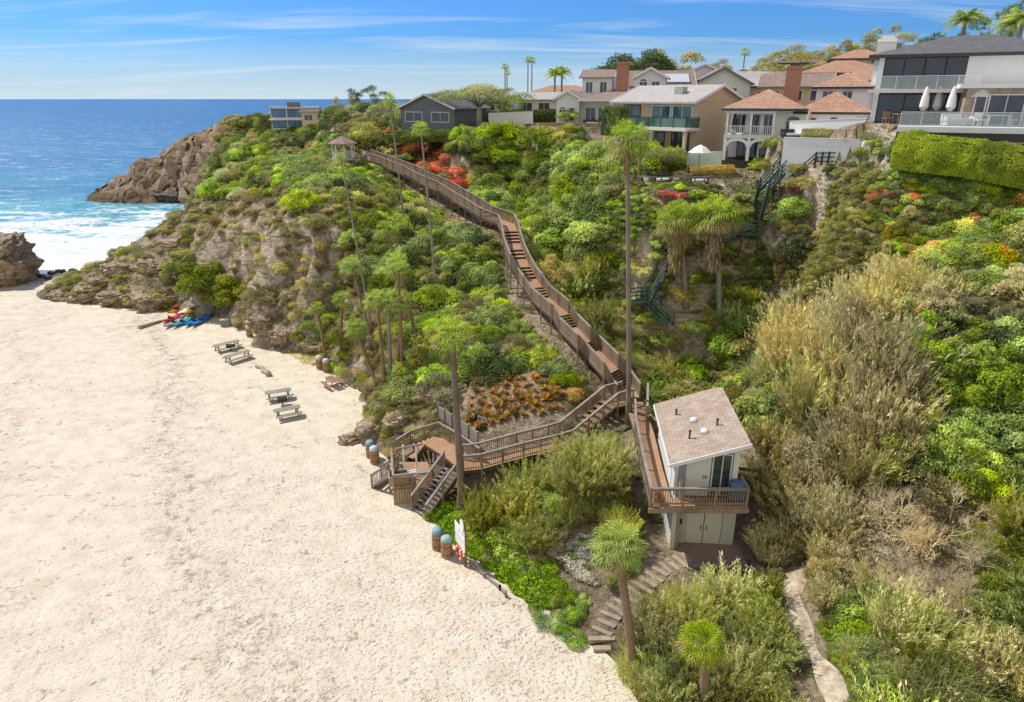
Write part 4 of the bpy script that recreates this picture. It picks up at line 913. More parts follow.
def wallb(r, x0, x1, y0, y1, z0, z1, m, name='wall'): return MB().box(x0, x1, y0, y1, z0, z1).build(name, m, r)
def hip(r, x0, x1, y0, y1, z, h, m, ov=.5, inset=None, name='roof', fas=None):
    x0 -= ov; x1 += ov; y0 -= ov; y1 += ov; W_, D_ = x1-x0, y1-y0; i = min(W_, D_)/2 if inset is None else inset
    if W_ >= D_: a, b = (x0+i, (y0+y1)/2, z+h), (x1-i, (y0+y1)/2, z+h); F_ = [(0,1,5,4),(1,2,5),(2,3,4,5),(3,0,4)]
    else: a, b = ((x0+x1)/2, y0+i, z+h), ((x0+x1)/2, y1-i, z+h); F_ = [(0,1,4),(1,2,5,4),(2,3,5),(3,0,4,5)]
    q = MB(); q.add([(x0,y0,z),(x1,y0,z),(x1,y1,z),(x0,y1,z),a,b], F_+[(3,2,1,0)]); o = q.build(name, m, r)
    MB().box(x0-.02,x1+.02,y0-.02,y1+.02,z-.22,z-.005).build('eave', fas or TRIM_B, o); return o
def gable(r, x0, x1, y0, y1, z, h, m, wm, axis='x', ov=.45, name='roof', th=.16, fas=None):
    """axis: direction of the ridge. Builds two slabs and closes the gable ends with wall material"""
    q = MB(); e = []; fb = []
    if axis == 'x':
        yc = (y0+y1)/2; k = h/(yc-y0); zb = z-k*ov
        for s in (-1, 1):
            ye = y0-ov if s < 0 else y1+ov
            q.add([(x0-ov,ye,zb),(x1+ov,ye,zb),(x1+ov,yc,z+h),(x0-ov,yc,z+h),(x0-ov,ye,zb+th),(x1+ov,ye,zb+th),(x1+ov,yc,z+h+th),(x0-ov,yc,z+h+th)], [(3,2,1,0),(4,5,6,7),(0,1,5,4),(1,2,6,5),(2,3,7,6),(3,0,4,7)])
            for X in (x0-ov-.03, x1+ov+.03): fb.append(((X,ye,zb+th/2), (X,yc,z+h+th/2)))
        e = [[(X,y0,z),(X,y1,z),(X,yc,z+h)] for X in (x0, x1)]
    else:
        xc = (x0+x1)/2; k = h/(xc-x0); zb = z-k*ov
        for s in (-1, 1):
            xe = x0-ov if s < 0 else x1+ov
            q.add([(xe,y0-ov,zb),(xe,y1+ov,zb),(xc,y1+ov,z+h),(xc,y0-ov,z+h),(xe,y0-ov,zb+th),(xe,y1+ov,zb+th),(xc,y1+ov,z+h+th),(xc,y0-ov,z+h+th)], [(3,2,1,0),(4,5,6,7),(0,1,5,4),(1,2,6,5),(2,3,7,6),(3,0,4,7)])
            for Y in (y0-ov-.03, y1+ov+.03): fb.append(((xe,Y,zb+th/2), (xc,Y,z+h+th/2)))
        e = [[(x0,Y,z),(x1,Y,z),(xc,Y,z+h)] for Y in (y0, y1)]
    o = q.build(name, m, r)
    k0 = 1 if axis == 'x' else 1
    for s_ in (0, 1):
        b_ = MB(); prs = fb[s_::2]; [b_.beam(p_, q_, .05, th+.12) for p_, q_ in prs]; b_.build('bargeboard', fas or WHITE, o)
        MB().add(e[s_], [(0,1,2)]).build('gable_wall', wm, r)
    return o
def chimney(r, x, y, z0, z1, w, d, m, cap=TRIM_B):
    o = MB().box(x-w/2,x+w/2,y-d/2,y+d/2,z0,z1).box(x-w/2-.08,x+w/2+.08,y-d/2-.08,y+d/2+.08,z1-.35,z1-.2).build('chimney', m, r); MB().box(x-w/3,x+w/3,y-d/3,y+d/3,z1+.002,z1+.28).build('chimney_cap', cap, o)
def glassrail(r, pts, h=1.0, posts=None, gm=None):
    g = MB(); f = MB()
    for i in range(len(pts)-1):
        a, b = Vector(pts[i]), Vector(pts[i+1]); g.beam(a+Vector((0,0,h/2)), b+Vector((0,0,h/2)), .02, h-.1); f.beam(a+Vector((0,0,h)), b+Vector((0,0,h)), .06, .05); n = max(1, round((b-a).length/1.5))
        for k in range(n+1): p = a.lerp(b, k/n); f.box(p.x-.03,p.x+.03,p.y-.03,p.y+.03,p.z,p.z+h)
    o = f.build('railing', posts or WHITE, r); g.build('glass_panel', gm or CLEAR, o)
# House A: large modern house at right. local origin = front left corner of the main block at deck level
A = empty('modern_house', (29.6, 59.7, 23.12), R(-28), 'large white two storey modern house with grey hip roof and wide dark glass', 'house')
wallb(A, 0, .45, 0, 9, 0, 5.1, H_WHITE); wallb(A, .45, 7.2, .35, 9, 0, 5.1, TRIM_B, 'core_wall'); wallb(A, 7.2, 14.6, 0, 9, 0, 5.1, H_WHITE); wallb(A, 14.6, 26, 1.0, 9, 0, 5.0, H_WHITE)
wallb(A, .45, 7.2, -.35, .34, 2.28, 2.62, WHITE, 'balcony_slab'); wallb(A, -.5, 8.5, -1.6, -.36, 2.3, 2.55, WHITE, 'canopy')
for k in range(4):
    win(A, .45+.86+k*1.69, 2.75, 1.6, 2.1, .34, glass=glassmat('dark_glass', (.035,.055,.085), .06) if k == 0 else MATS.setdefault('dg', bpy.data.materials['dark_glass']), frame=TRIM_B, mull=0)
for k in range(3): win(A, .45+1.15+k*2.2, .1, 2.1, 2.05, .34, glass=bpy.data.materials['dark_glass'], frame=TRIM_B, mull=0)
glassrail(A, [(.1,-1.45,2.56),(8.3,-1.45,2.56)], .95)
hip(A, -.2, 15, -.2, 9, 5.12, 1.55, R_DARK, .7, inset=6.6); hip(A, 15.2, 27, .8, 9, 5.02, 1.5, R_TAUPE, .5)
chimney(A, .3, 4, 3, 6.6, 1.7, 1.2, H_WHITE, WHITE)
wallb(A, 7.25, 26, -4.6, -.002, 0, 2.55, H_STONE, 'wing_wall'); wallb(A, 6.6, 26.4, -5.4, .0, 2.56, 2.86, WHITE, 'wing_roof')
for k in range(5): win(A, 10.2+k*2.75, .08, 2.4, 2.0, -4.6, glass=GLASSB if k % 2 else GLASS, frame=WHITE, mull=1)
win(A, 8.35, .08, .7, 2.0, -4.6, frame=WHITE, mull=0); win(A, 17.5, 3.1, 1.6, 1.6, 1.0, glass=GLASSB); win(A, 20.5, 2.95, 2.6, 1.9, 1.0, glass=GLASSB)
win(A, 15.4, 3.4, .7, .9, 1.0)
wallb(A, 2.5, 27, -8.6, -6.6, -.35, .02, WHITE, 'deck_slab'); wallb(A, 2.5, 27, -8.5, -6.7, -.9, -.351, TRIM_B, 'deck_beam')
glassrail(A, [(2.6,-8.5,.03),(27,-8.5,.03)], .95, WHITE)
A.scale = (.85, 1, 1)
# House B: Spanish house
B_ = empty('spanish_house', (*gy(723, 160, 73.2)[:2], 19.12), R(-24), 'white spanish style house with terracotta roof, corner balcony and tall brick chimney', 'house')
B_.scale = (.95, .95, .95)
wallb(B_, 3.4, 12.5, 0, 6, 0, 5.0, H_WHITE); wallb(B_, 0, 3.4, 3.2, 6, 0, 5.0, H_WHITE); wallb(B_, 0, 5.0, -1.5, -.002, 2.25, 2.6, WHITE, 'balcony'); wallb(B_, 0, 3.399, 0, 3.199, 2.25, 2.6, WHITE, 'balcony')
for x in (.2, 2.6, 4.8):
    q = MB().box(x-.16,x+.16,-1.45,-1.1,0,2.249)
    q.build('pillar', H_WHITE, B_); MB().box(x-.10,x+.10,-1.4,-1.2,2.6,4.75).build('column', H_WHITE, B_)
for k in range(2): q = MB(); [q.beam((.2+k*2.4+(1.2-1.1*math.cos(math.pi*j/8)), -1.28, 1.45+.7*math.sin(math.pi*j/8)), (.2+k*2.4+(1.2-1.1*math.cos(math.pi*(j+1)/8)), -1.28, 1.45+.7*math.sin(math.pi*(j+1)/8)), .3, .3) for j in range(8)]; q.build('arch', H_WHITE, B_)
wallb(B_, .0, 5.0, -1.5, -1.1, 4.72, 4.97, WHITE, 'beam')
m = MB(); [m.box(.1+k*.2, .16+k*.2, -1.47, -1.41, 2.6, 3.45) for k in range(25)]; m.box(.05, 5.0, -1.5, -1.38, 3.45, 3.52); m.build('balustrade', WHITE, B_)
for x in (1.1, 2.5): win(B_, x, 2.65, .9, 1.85, 3.2, mull=1)
for x in (4.2,): win(B_, x, 2.65, .9, 1.9, 0, mull=1)
win(B_, 6.6, 3.0, 1.3, 1.0, 0, arch=True, frame=WHITE); win(B_, 8.5, 3.1, .5, 1.2, 0, mull=0); win(B_, 10.4, 3.2, .8, .9, 0, arch=True, frame=H_CREAM); win(B_, 4.2, .05, 1.0, 1.9, 0, glass=GLASS, frame=TRIM_B); win(B_, 2.0, .05, 2.0, 1.9, 3.2, frame=TRIM_B, mull=2)
hip(B_, 0, 7.4, -1.4, 6, 5.22, 1.9, R_TERRA, .45, fas=BLUET); hip(B_, 7.0, 13.5, .4, 6.5, 4.9, 1.9, R_TERRA, .5)
chimney(B_, 5.9, 3.5, 5, 9.4, 1.5, 1.1, BRICK)
wallb(B_, 8.2, 14, 9.2, 16, 0, 7.2, H_WHITE); win(B_, 9.4, 5.6, 1.0, 1.3, 9.2, frame=WHITE); win(B_, 11.4, 5.6, .9, 1.3, 9.2); hip(B_, 8.2, 14, 9.2, 16, 7.4, 1.6, R_TERRA, .5, fas=BLUET)
wallb(B_, 14.01, 20, 7, 14, 0, 6.9, H_WHITE); win(B_, 15.5, 5.2, 1.2, 1.5, 7, glass=glassmat('green_shutter', (.12,.25,.14), .5)); hip(B_, 14.2, 20, 7, 14, 7.1, 1.7, R_TERRA, .5)
# House C: tan house with the balcony
C_ = empty('tan_house', (15.4, 81.6, 19.42), R(-48), 'tan two storey house with pale gable roof and long glass railed balcony', 'house')
C_.scale = (1.08, 1.08, 1.04)
wallb(C_, -3.6, 6.0, 0, 8.0, 0, 5.0, H_TAN)
for x in (-2.2, 1.6, 4.2): win(C_, x, 2.6, 2.2, 2.0, 0, glass=glassmat('teal_glass', (.10,.20,.21), .1) if x < -2 else bpy.data.materials['teal_glass'], frame=TRIM_B if x < 0 else WHITE, mull=1)
for x in (-2, 1.2, 4.2): win(C_, x, .1, 2.0, 1.8, 0, frame=TRIM_B)
wallb(C_, -4.2, 6.4, -2.4, -.002, 2.25, 2.52, WHITE, 'balcony'); glassrail(C_, [(-4.1,-2.3,2.53),(6.3,-2.3,2.53),(6.3,-.1,2.53)], 1.0, TRIM_B, glassmat('green_rail_glass', (.12,.24,.19), .1))
for x in (-4.0, -1, 2.2, 6.2): MB().box(x-.15,x+.15,-2.3,-2.0,-1,2.249).build('pillar', H_TAN, C_)
gable(C_, -3.6, 6.0, -1.0, 8.0, 5.02, 1.55, R_PALE, H_TAN, 'x', .5, fas=WHITE)
MB().box(2.6,3.6,.6,1.4,5.6,6.5).build('roof_hatch', simple('roof_metal', (.4,.4,.38), .5, .1, 3, .1), C_)
# House D: white gabled
D_ = empty('gabled_house', (*gy(556, 125, 101)[:2], 21.55), R(-14), 'white multi gabled house with taupe shingle roofs and a red brick chimney', 'house')
wallb(D_, 0, 3.2, 0, 7, 0, 3.4, H_GREYW); wallb(D_, 3.2, 13.5, 1.4, 9, 0, 3.1, H_GREYW)
gable(D_, -.1, 3.3, 0, 7, 3.4, .9, R_TAUPE, H_GREYW, 'y', .35); hip(D_, 3.4, 13, -.4, 9, 3.3, 1.5, R_TAUPE, .4, fas=WHITE)
wallb(D_, 3.0, 7.2, 3.5, 10, 3.2, 6.2, H_GREYW); gable(D_, 3.0, 7.2, 3.5, 10, 6.2, 1.0, R_TAUPE, H_GREYW, 'x', .4); wallb(D_, 10.4, 14.5, 3.5, 10, 3.2, 6.2, H_GREYW); gable(D_, 10.4, 14.5, 3.5, 10, 6.2, 1.1, R_TAUPE, H_GREYW, 'y', .4)
chimney(D_, 8.6, 3.6, 3, 8.2, 1.6, 1.2, BRICK)
win(D_, .9, .5, .9, 1.5, 0, arch=True); win(D_, 2.2, .5, .7, 1.7, 0, mull=0)
for x in (4.6, 6.4): win(D_, x, .1, 1.3, 2.1, 1.4, frame=WHITE)
win(D_, 8.6, .1, 1.8, 2.1, 1.4, frame=WHITE); win(D_, 11.8, .1, 2.4, 2.1, 1.4, frame=WHITE)
for x in (7.7, 10.6, 13.3): MB().box(x-.12,x+.12,-.6,-.36,0,3.08).build('column', WHITE, D_)
for x in (4.0, 6.0): win(D_, x, 4.2, .9, 1.4, 3.5)
for x in (11.5, 13.2): win(D_, x, 4.2, 1.0, 1.4, 3.5, arch=x < 12)
wallb(D_, -1.5, 14, -4.2, -3.9, -.4, .35, simple('patio_brick', (.36,.24,.17), .9, .25, 4, .4), 'patio_wall')
# House E: grey white house behind C
E_ = empty('grey_house', (*gy(628, 100, 116)[:2], 21.3), R(-6), 'pale grey gabled house with a solar panel behind the tan balcony house', 'house')
wallb(E_, 0, 10, 0, 9, 0, 5.6, H_GREYW); wallb(E_, 10.01, 19, 1.4, 10, 0, 5.9, H_GREYW); gable(E_, 0, 10, 0, 9, 5.6, 2.2, R_TAUPE, H_GREYW, 'x', .5); gable(E_, 10.4, 19, 1.4, 10, 5.9, 2.2, R_TAUPE, H_GREYW, 'y', .5, fas=H_DGREY)
for x in (1.2, 3.2, 6.2, 8.2): win(E_, x, 3.9, 1.0, 1.4, 0)
for x in (12, 13.5, 16.5): win(E_, x, 3.9, .9, 1.3, 1.4)
o = MB(); o.add([(5,.3,6.05),(9.5,.3,6.05),(9.5,3,7.33),(5,3,7.33),(5,.25,6.13),(9.5,.25,6.13),(9.5,2.95,7.41),(5,2.95,7.41)], [(3,2,1,0),(4,5,6,7),(0,1,5,4),(1,2,6,5),(2,3,7,6),(3,0,4,7)]).build('solar_panel', simple('solar_pale', (.55,.58,.60), .25, .1, 3, .02), E_)
# smaller and farther houses: name, px, Y, base z, rz, w, d, h, roof kind/height, roof mat, wall mat, label
def far_house(px, Y, z, rz, w, d, h, rk, rh, rm, wm, lab, wins=4, glass=None, ch=None, wh=1.3, rows=1, name='house', ww=.62):
    r = empty(name, (*gy(px, 100, Y)[:2], z), R(rz), lab, 'house'); wallb(r, 0, w, 0, d, 0, h, wm)
    if rk == 'hip': hip(r, 0, w, 0, d, h+.22, rh, rm, .5)
    elif rk == 'flat': wallb(r, -.4, w+.4, -.6, d+.4, h+.002, h+rh, rm, 'roof')
    else: gable(r, 0, w, 0, d, h, rh, rm, wm, rk, .5)
    for row in range(rows):
        for k in range(wins): win(r, w*(k+.5)/wins, h-(row+1)*2.6+ .7, w/wins*ww, wh, 0, glass=glass, frame=BLUET if ww > .8 else None)
    if ch: chimney(r, w*ch, d*.4, h, h+rh+1.2, 1.3, 1.0, BRICK)
    return r
far_house(700, 122, 22.5, -8, 17, 9, 4.2, 'hip', 1.2, R_PALE, H_TAN, 'low tan house with pale grey roof left of the brick chimney', 4)
far_house(735, 142, 24.5, 6, 16, 9, 3.6, 'x', 1.8, R_PALE, H_CREAM, 'cream house with a white ridged roof in the second row', 4)
far_house(718, 150, 25.5, -25, 9, 8, 3.4, 'y', 1.6, R_TAUPE, H_TAN, 'small brown gabled house peeking up in the back row', 2)
far_house(802, 118, 24.0, -14, 13, 10, 4.6, 'hip', 2.0, R_TERRA, H_CREAM, 'cream hillside house with terracotta roof left of the modern house', 4, glass=GLASS)
far_house(838, 98, 22.0, -10, 9, 8, 5.0, 'hip', 1.6, R_TERRA, H_CREAM, 'cream house with tiled roof tucked beside the modern house', 3)
far_house(968, 92, 26.4, -12, 20, 10, 3.6, 'hip', 1.6, R_TAUPE, H_TAN, 'tan house with low brown roof high behind the modern house', 5)
far_house(962, 108, 28.5, -8, 10, 8, 3.6, 'flat', .4, simple('blue_grey_roof', (.35,.45,.55), .4), H_CREAM, 'flat roofed house with blue grey roof at the top right', 3, glass=GLASSB)
far_house(518, 138, 21.6, -10, 10, 9, 3.2, 'x', 1.2, R_PALE, H_CREAM, 'low cream house with pale roof behind the white garden wall', 3)
far_house(532, 160, 22.5, 0, 14, 8, 3.6, 'hip', 1.4, R_TERRA, H_CREAM, 'far house with reddish roof left of the gabled house', 4)
far_house(400, 112, 19.8, -30, 10, 9, 3.8, 'y', 1.9, R_DARK, H_DGREY, 'dark grey gabled house left of the umbrella shaped tree', 2)
far_house(447, 132, 21.6, -20, 10, 8, 3.4, 'y', 1.8, R_DARK, H_GREYW, 'grey gabled house with dark roof behind the umbrella shaped tree', 3)
far_house(408, 150, 20.0, 0, 12, 8, 4.2, 'flat', .5, simple('tan_flat_roof', (.45,.36,.27), .8), H_TAN, 'tan flat roofed house behind the dark grey gable', 4)
far_house(345, 160, 18.3, -5, 16, 9, 4.0, 'x', 1.4, R_TAUPE, H_GREYW, 'grey house with taupe roof partly behind the headland pine', 4, ch=.1)
far_house(300, 178, 17.8, -5, 10, 8, 4.0, 'flat', .5, simple('tan_flat_roof', (.45,.36,.27), .8), H_TAN, 'tan flat roofed house right of the blue glass house', 3)
far_house(676, 128, 24.2, -16, 9, 8, 4.4, 'y', 1.8, R_DARK, H_GREYW, 'pale house with dark gable between the grey house and the row behind', 3)
far_house(760, 104, 21.8, -22, 9, 8, 4.8, 'x', 1.6, R_TAUPE, H_TAN, 'tan house with brown ridge roof right behind the brick chimney', 3)
far_house(772, 160, 28.6, -5, 13, 9, 3.4, 'hip', 1.5, R_TAUPE, H_CREAM, 'small brown roofed house high in the back row below the skyline trees', 4)
far_house(826, 140, 28.0, -20, 10, 8, 3.8, 'hip', 1.7, R_TERRA, H_TAN, 'tan house with tiled roof under the skyline trees left of the white chimney', 3, glass=GLASS)
far_house(590, 150, 25.5, 0, 15, 9, 3.6, 'hip', 1.6, R_TAUPE, H_CREAM, 'cream house whose brown roof peeks above the gabled house', 3)
bh = far_house(269, 182, 17.5, 12, 11.5, 8, 5.0, 'flat', .45, simple('pale_flat_roof', (.48,.44,.40), .8), H_GREYW, 'blue glazed two storey house on the headland above the sea', 3, glass=GLASSB, wh=1.8, rows=2, ww=.86)
wallb(bh, -.5, 12, -1.2, -.1, 2.35, 2.6, WHITE, 'balcony'); wallb(bh, 4, 7, 2, 5, 5.46, 6.6, H_DGREY, 'roof_box')
# ------------------------------------------------------------------ garden walls, fences
def mwall(lab, pts, h, th, m, name='garden_wall', cat='wall'):
    q = MB()
    for i in range(len(pts)-1):
        a, b = Vector(pts[i]), Vector(pts[i+1]); a.z -= 2; b.z -= 2; q.beam(a+Vector((0,0,(h+2)/2)), b+Vector((0,0,(h+2)/2)), th, h+2)
    r = empty(name, (0,0,0), 0, lab, cat); r['kind'] = 'thing'; q.build('wall_body', m, r); c = MB()
    for i in range(len(pts)-1): a, b = Vector(pts[i]), Vector(pts[i+1]); c.beam(a+Vector((0,0,h+.03)), b+Vector((0,0,h+.03)), th+.08, .055)
    c.build('coping', WHITE, r)
z_ = lambda p, z: (p[0], p[1], z)
mwall('tall white retaining wall under the clipped hedges left of the big hedge', [z_(gy(783,150,63), 20.0), z_(gy(862,150,59.5), 20.0)], 1.75, .3, simple('blue_shaded_wall', (.80,.81,.82), .85, .06, 2, .1))  # cooler white than the next wall: its shade is put into the colour
mwall('bright white angled retaining wall ending at the big hedge', [z_(gy(862,150,59.3), 19.9), z_(gy(908,150,53.5), 19.6)], 1.85, .3, H_WHITE)
mwall('long white terrace wall in front of the modern house patio', [(25.6,66,21.5),(30.2,61.5,21.9)], 1.5, .25, H_WHITE)
mwall('white garden wall below the umbrella shaped tree and pale house', [z_(gy(489,118,109), 21.0), z_(gy(533,118,106), 21.3)], 1.9, .2, H_WHITE)
mwall('low white garden wall curving beside the spanish house lawn', [z_(gy(688,158,75), 18.3), z_(gy(722,158,73), 18.4)], 1.4, .25, H_WHITE)
mwall('white wall beneath the tan house terrace', [z_(gy(628,150,72), 17.6), z_(gy(688,160,75), 17.8)], 1.5, .25, H_WHITE)
pf = empty('patio_fence', (0,0,0), 0, 'curved bleached timber railing around the cliff edge patio', 'fence'); m = [gy(630,180,66.5), gy(650,184,65.6), gy(672,188,65.2), (gy(694,190,65.4)), gy(712,190,66.4)]
for i in range(4):
    a, b = Vector(m[i]), Vector(m[i+1]); a.z = b.z = 17.2; rl = MB(); rl.beam(a+Vector((0,0,.9)), b+Vector((0,0,.9)), .14, .07).beam(a+Vector((0,0,.45)), b+Vector((0,0,.45)), .05, .1); rl.build('rail', W_GREY, pf)
    for k in range(2): p = a.lerp(b, k/2); MB().box(p.x-.07,p.x+.07,p.y-.07,p.y+.07,p.z-1,p.z+.95).build('post', W_GREY, pf)
fn = empty('rail_fence', (0,0,0), 0, 'dark green rail fence at the top of the ravine below the white wall', 'fence'); m = [gy(760,160,64.3), gy(785,163,62.3), gy(815,163,61), gy(835,158,60.4)]
for i in range(3):
    a, b = Vector(m[i]), Vector(m[i+1]); a.z = gh(a.x, a.y); b.z = gh(b.x, b.y); rl = MB(); [rl.beam(a+Vector((0,0,z)), b+Vector((0,0,z)), .05, .09) for z in (.4,.75,1.1)]; rl.build('rail', GRN, fn)
    for k in range(3): p = a.lerp(b, k/3); MB().box(p.x-.06,p.x+.06,p.y-.06,p.y+.06,p.z-.5,p.z+1.2).build('post', GRN, fn)
# ------------------------------------------------------------------ patio furniture
def umbrella(x, y, z, lab, mat, h=2.6, openr=.28, half=False):
    r = empty('patio_umbrella', (x, y, z), 0, lab, 'umbrella'); MB().lathe([(.3,0),(.3,.08),(.05,.12)], 12).build('base', W_DARK, r); MB().lathe([(.03,.1),(.03,h)], 6).build('pole', W_DARK, r)
    if half: m = MB(); m.lathe([(openr,h-.75),(openr*.55,h-.3),(.04,h)], 8).build('canopy', mat, r)
    else: m = MB(); m.lathe([(.12,h-1.75),(openr,h-1.45),(openr*.8,h-.8),(.10,h-.1),(.02,h)], 10).build('canopy', mat, r)
CANV = simple('white_canvas', (.78,.76,.72), .8, .06, 3, .1); CANVD = simple('dark_canvas', (.04,.045,.055), .8, .1, 3, .1)
for px, Y, lab, half in [(922,55.5,'closed white patio umbrella, first on the left of the deck'), (935,57,'closed white patio umbrella in front of the dark ground floor glass'), (949,54.8,'closed white patio umbrella left of the sliding doors'), (977,52.2,'half open white patio umbrella in front of the sliding doors')] and [(922,55.5,'closed white patio umbrella, leftmost on the deck of the modern house',0), (935,57,'closed white patio umbrella in front of the dark ground floor glass',0), (949,53.6,'closed white patio umbrella just left of the sliding doors',0), (977,52.6,'half open white patio umbrella in front of the sliding doors',1)]:
    umbrella(gy(px,115,Y)[0], Y, 23.15, lab, CANV, 2.7, .75 if half else .32, half)
bpy.context.view_layer.update(); p = B_.matrix_world @ Vector((.9, -.9, 2.62)); umbrella(*p, 'closed dark umbrella on the balcony of the spanish house', CANVD, 2.2)
p = gy(700,152,72.2); umbrella(p[0], p[1], 18.2, 'pale open parasol on the lawn below the spanish house', CANV, 2.4, 1.2, True)
CUSH = simple('cushion_white', (.72,.71,.68), .85, .06, 3, .1); RATT = simple('dark_rattan', (.05,.045,.045), .8, .3, 9, .3)
def lounge(x, y, z, rz, lab, kind='sofa', fm=None):
    fm = fm or RATT
    if kind == 'sofa':
        r = empty('patio_sofa', (x,y,z), rz, lab, 'sofa'); MB().box(-1,1,-.4,.4,.0,.3).build('frame', fm, r); MB().box(-1,1,.36,.5,.3,.8).build('backrest', fm, r)
        for s in (-1, 1): MB().box(s*.95-.1,s*.95+.1,-.42,.35,.301,.6).build('armrest', fm, r)
        MB().box(-.83,-.02,-.4,.34,.302,.47).build('cushion', CUSH, r); MB().box(.02,.83,-.4,.34,.302,.47).build('cushion', CUSH, r)
    elif kind == 'table':
        r = empty('patio_table', (x,y,z), rz, lab, 'table'); MB().box(-.8,.8,-.45,.45,.68,.74).build('tabletop', fm, r)
        for sx_ in (-.7,.7):
            for sy_ in (-.38,.38): MB().box(sx_-.04,sx_+.04,sy_-.04,sy_+.04,0,.679).build('leg', fm, r)
    else:
        r = empty('patio_chair', (x,y,z), rz, lab, 'chair'); MB().box(-.28,.28,-.28,.28,.36,.44).build('seat', fm, r); MB().box(-.28,.28,.24,.3,.441,.9).build('backrest', fm, r)
        for sx_ in (-.25,.25):
            for sy_ in (-.24,.24): MB().box(sx_-.03,sx_+.03,sy_-.03,sy_+.03,0,.359).build('leg', fm, r)
lounge(*gy(660,182,68.4)[:2], 17.22, .5, 'dark rattan sofa with white cushions at the left of the cliff edge patio')
lounge(*gy(671,182,69)[:2], 17.22, -.4, 'dark rattan sofa with white cushions in the middle of the cliff edge patio')
lounge(*gy(697,183,67.6)[:2], 17.22, .3, 'dark rattan sofa with white cushions at the right of the cliff edge patio')
lounge(*gy(590,145,96.5)[:2], 21.52, .2, 'dark sofa with white cushions left on the terrace below the gabled house'); lounge(*gy(604,145,96.8)[:2], 21.52, -.2, 'dark sofa with white cushions right on the terrace below the gabled house')
lounge(*gy(995,120,51.6)[:2], 23.16, 0, 'white patio table at the right end of the modern house deck', 'table', WHITE)
for dx, lab in ((-1.2,'white patio chair left of the white deck table'), (1.2,'white patio chair right of the white deck table')): lounge(gy(995,120,51.6)[0]+dx, 51.4, 23.16, 0, lab, 'chair', WHITE)
lounge(*gy(958,120,52.4)[:2], 23.16, 0, 'grey patio sofa between the closed umbrella and the half open one', 'sofa', H_GREYW)
lounge(*gy(905,118,56)[:2], 23.16, 0, 'brown wooden patio table in front of the ground floor glass', 'table', W_BR)
for dx, lab in ((-1.3,'brown wooden chair left of the brown patio table'), (1.3,'brown wooden chair right of the brown patio table')): lounge(gy(905,118,56)[0]+dx, 56, 23.16, 0, lab, 'chair', W_BR)

PAVE = simple('patio_paving', (.52,.46,.38), .9, .2, 2.5, .3)
o = MB().box(12.2, 20.3, 65.9, 70.4, 16.9, 17.235).build('patio', PAVE); tag(o, kind='structure')
o = MB().add([(24.3,63.3,21.56),(29.5,59.9,21.56),(30,66.8,21.56),(24.3,66.8,21.56),(24.3,63.3,21.3),(29.5,59.9,21.3),(30,66.8,21.3),(24.3,66.8,21.3)], [(0,1,2,3),(7,6,5,4),(0,4,5,1),(1,5,6,2),(2,6,7,3),(3,7,4,0)]).build('patio', PAVE); tag(o, kind='structure')
lounge(25.6, 65.2, 21.56, .1, 'dark rattan sofa on the terrace between the spanish house and the modern house'); lounge(28.4, 65.0, 21.56, -.1, 'brown timber table on the terrace left of the modern house', 'table', W_BR)
umbrella(27.0, 65.6, 21.56, 'closed tan umbrella on the terrace left of the modern house', simple('tan_canvas', (.50,.38,.24), .8, .06, 3, .1), 2.5, .26)
for dx_, lab_ in ((0, 'potted bush at the left end of the cliff edge patio'), (4.2, 'potted bush at the back of the cliff edge patio')):
    r = empty('plant_pot', (13.4+dx_, 69.6, 17.235), 0, lab_, 'pot'); MB().lathe([(.28,0),(.42,.5),(.45,.55),(.36,.52)], 14).build('pot', WHITE, r)
    q = MB()
    for k in range(260):
        v_ = Vector([random.gauss(0, 1) for _ in range(3)]).normalized()*random.uniform(.25, .5); c_ = v_+Vector((0, 0, .95)); u_ = Vector([random.gauss(0, 1) for _ in range(3)]).normalized()*.09; w2 = v_.cross(u_).normalized()*.05; q.add([c_-u_, c_+w2, c_+u_, c_-w2], [(0,1,2,3)])
    q.build('foliage', simple('potted_leaves', (.10,.19,.04), .7, .4, 9, .1), r)
# ------------------------------------------------------------------ plants
def leafmat(name, cols, trans=.38, rough=.6, hue=.06, vvar=.35):
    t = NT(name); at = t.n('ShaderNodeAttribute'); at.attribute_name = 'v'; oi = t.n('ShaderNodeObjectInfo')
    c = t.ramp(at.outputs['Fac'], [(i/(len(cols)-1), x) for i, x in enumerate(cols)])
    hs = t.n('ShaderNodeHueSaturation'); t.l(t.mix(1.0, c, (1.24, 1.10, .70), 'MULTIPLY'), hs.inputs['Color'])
    t.l(t.mr(oi.outputs['Random'], 0, 1, .5-hue*.32, .5+hue*.22), hs.inputs['Hue'])
    r2 = t.math('FRACT', t.math('MULTIPLY', oi.outputs['Random'], 37.13)); t.l(t.mr(r2, 0, 1, 1-vvar, 1+vvar), hs.inputs['Value'])
    r3 = t.math('FRACT', t.math('MULTIPLY', oi.outputs['Random'], 91.7)); t.l(t.mr(r3, 0, 1, .78, 1.10), hs.inputs['Saturation'])
    d = t.n('ShaderNodeBsdfPrincipled'); t.l(hs.outputs[0], d.inputs['Base Color']); d.inputs['Roughness'].default_value = rough; d.inputs['Specular IOR Level'].default_value = .25
    tr = t.n('ShaderNodeBsdfTranslucent'); t.l(hs.outputs[0], tr.inputs['Color']); mx = t.n('ShaderNodeMixShader'); mx.inputs[0].default_value = trans
    t.l(d.outputs[0], mx.inputs[1]); t.l(tr.outputs[0], mx.inputs[2]); t.l(mx.outputs[0], t.out.inputs[0]); return t.m
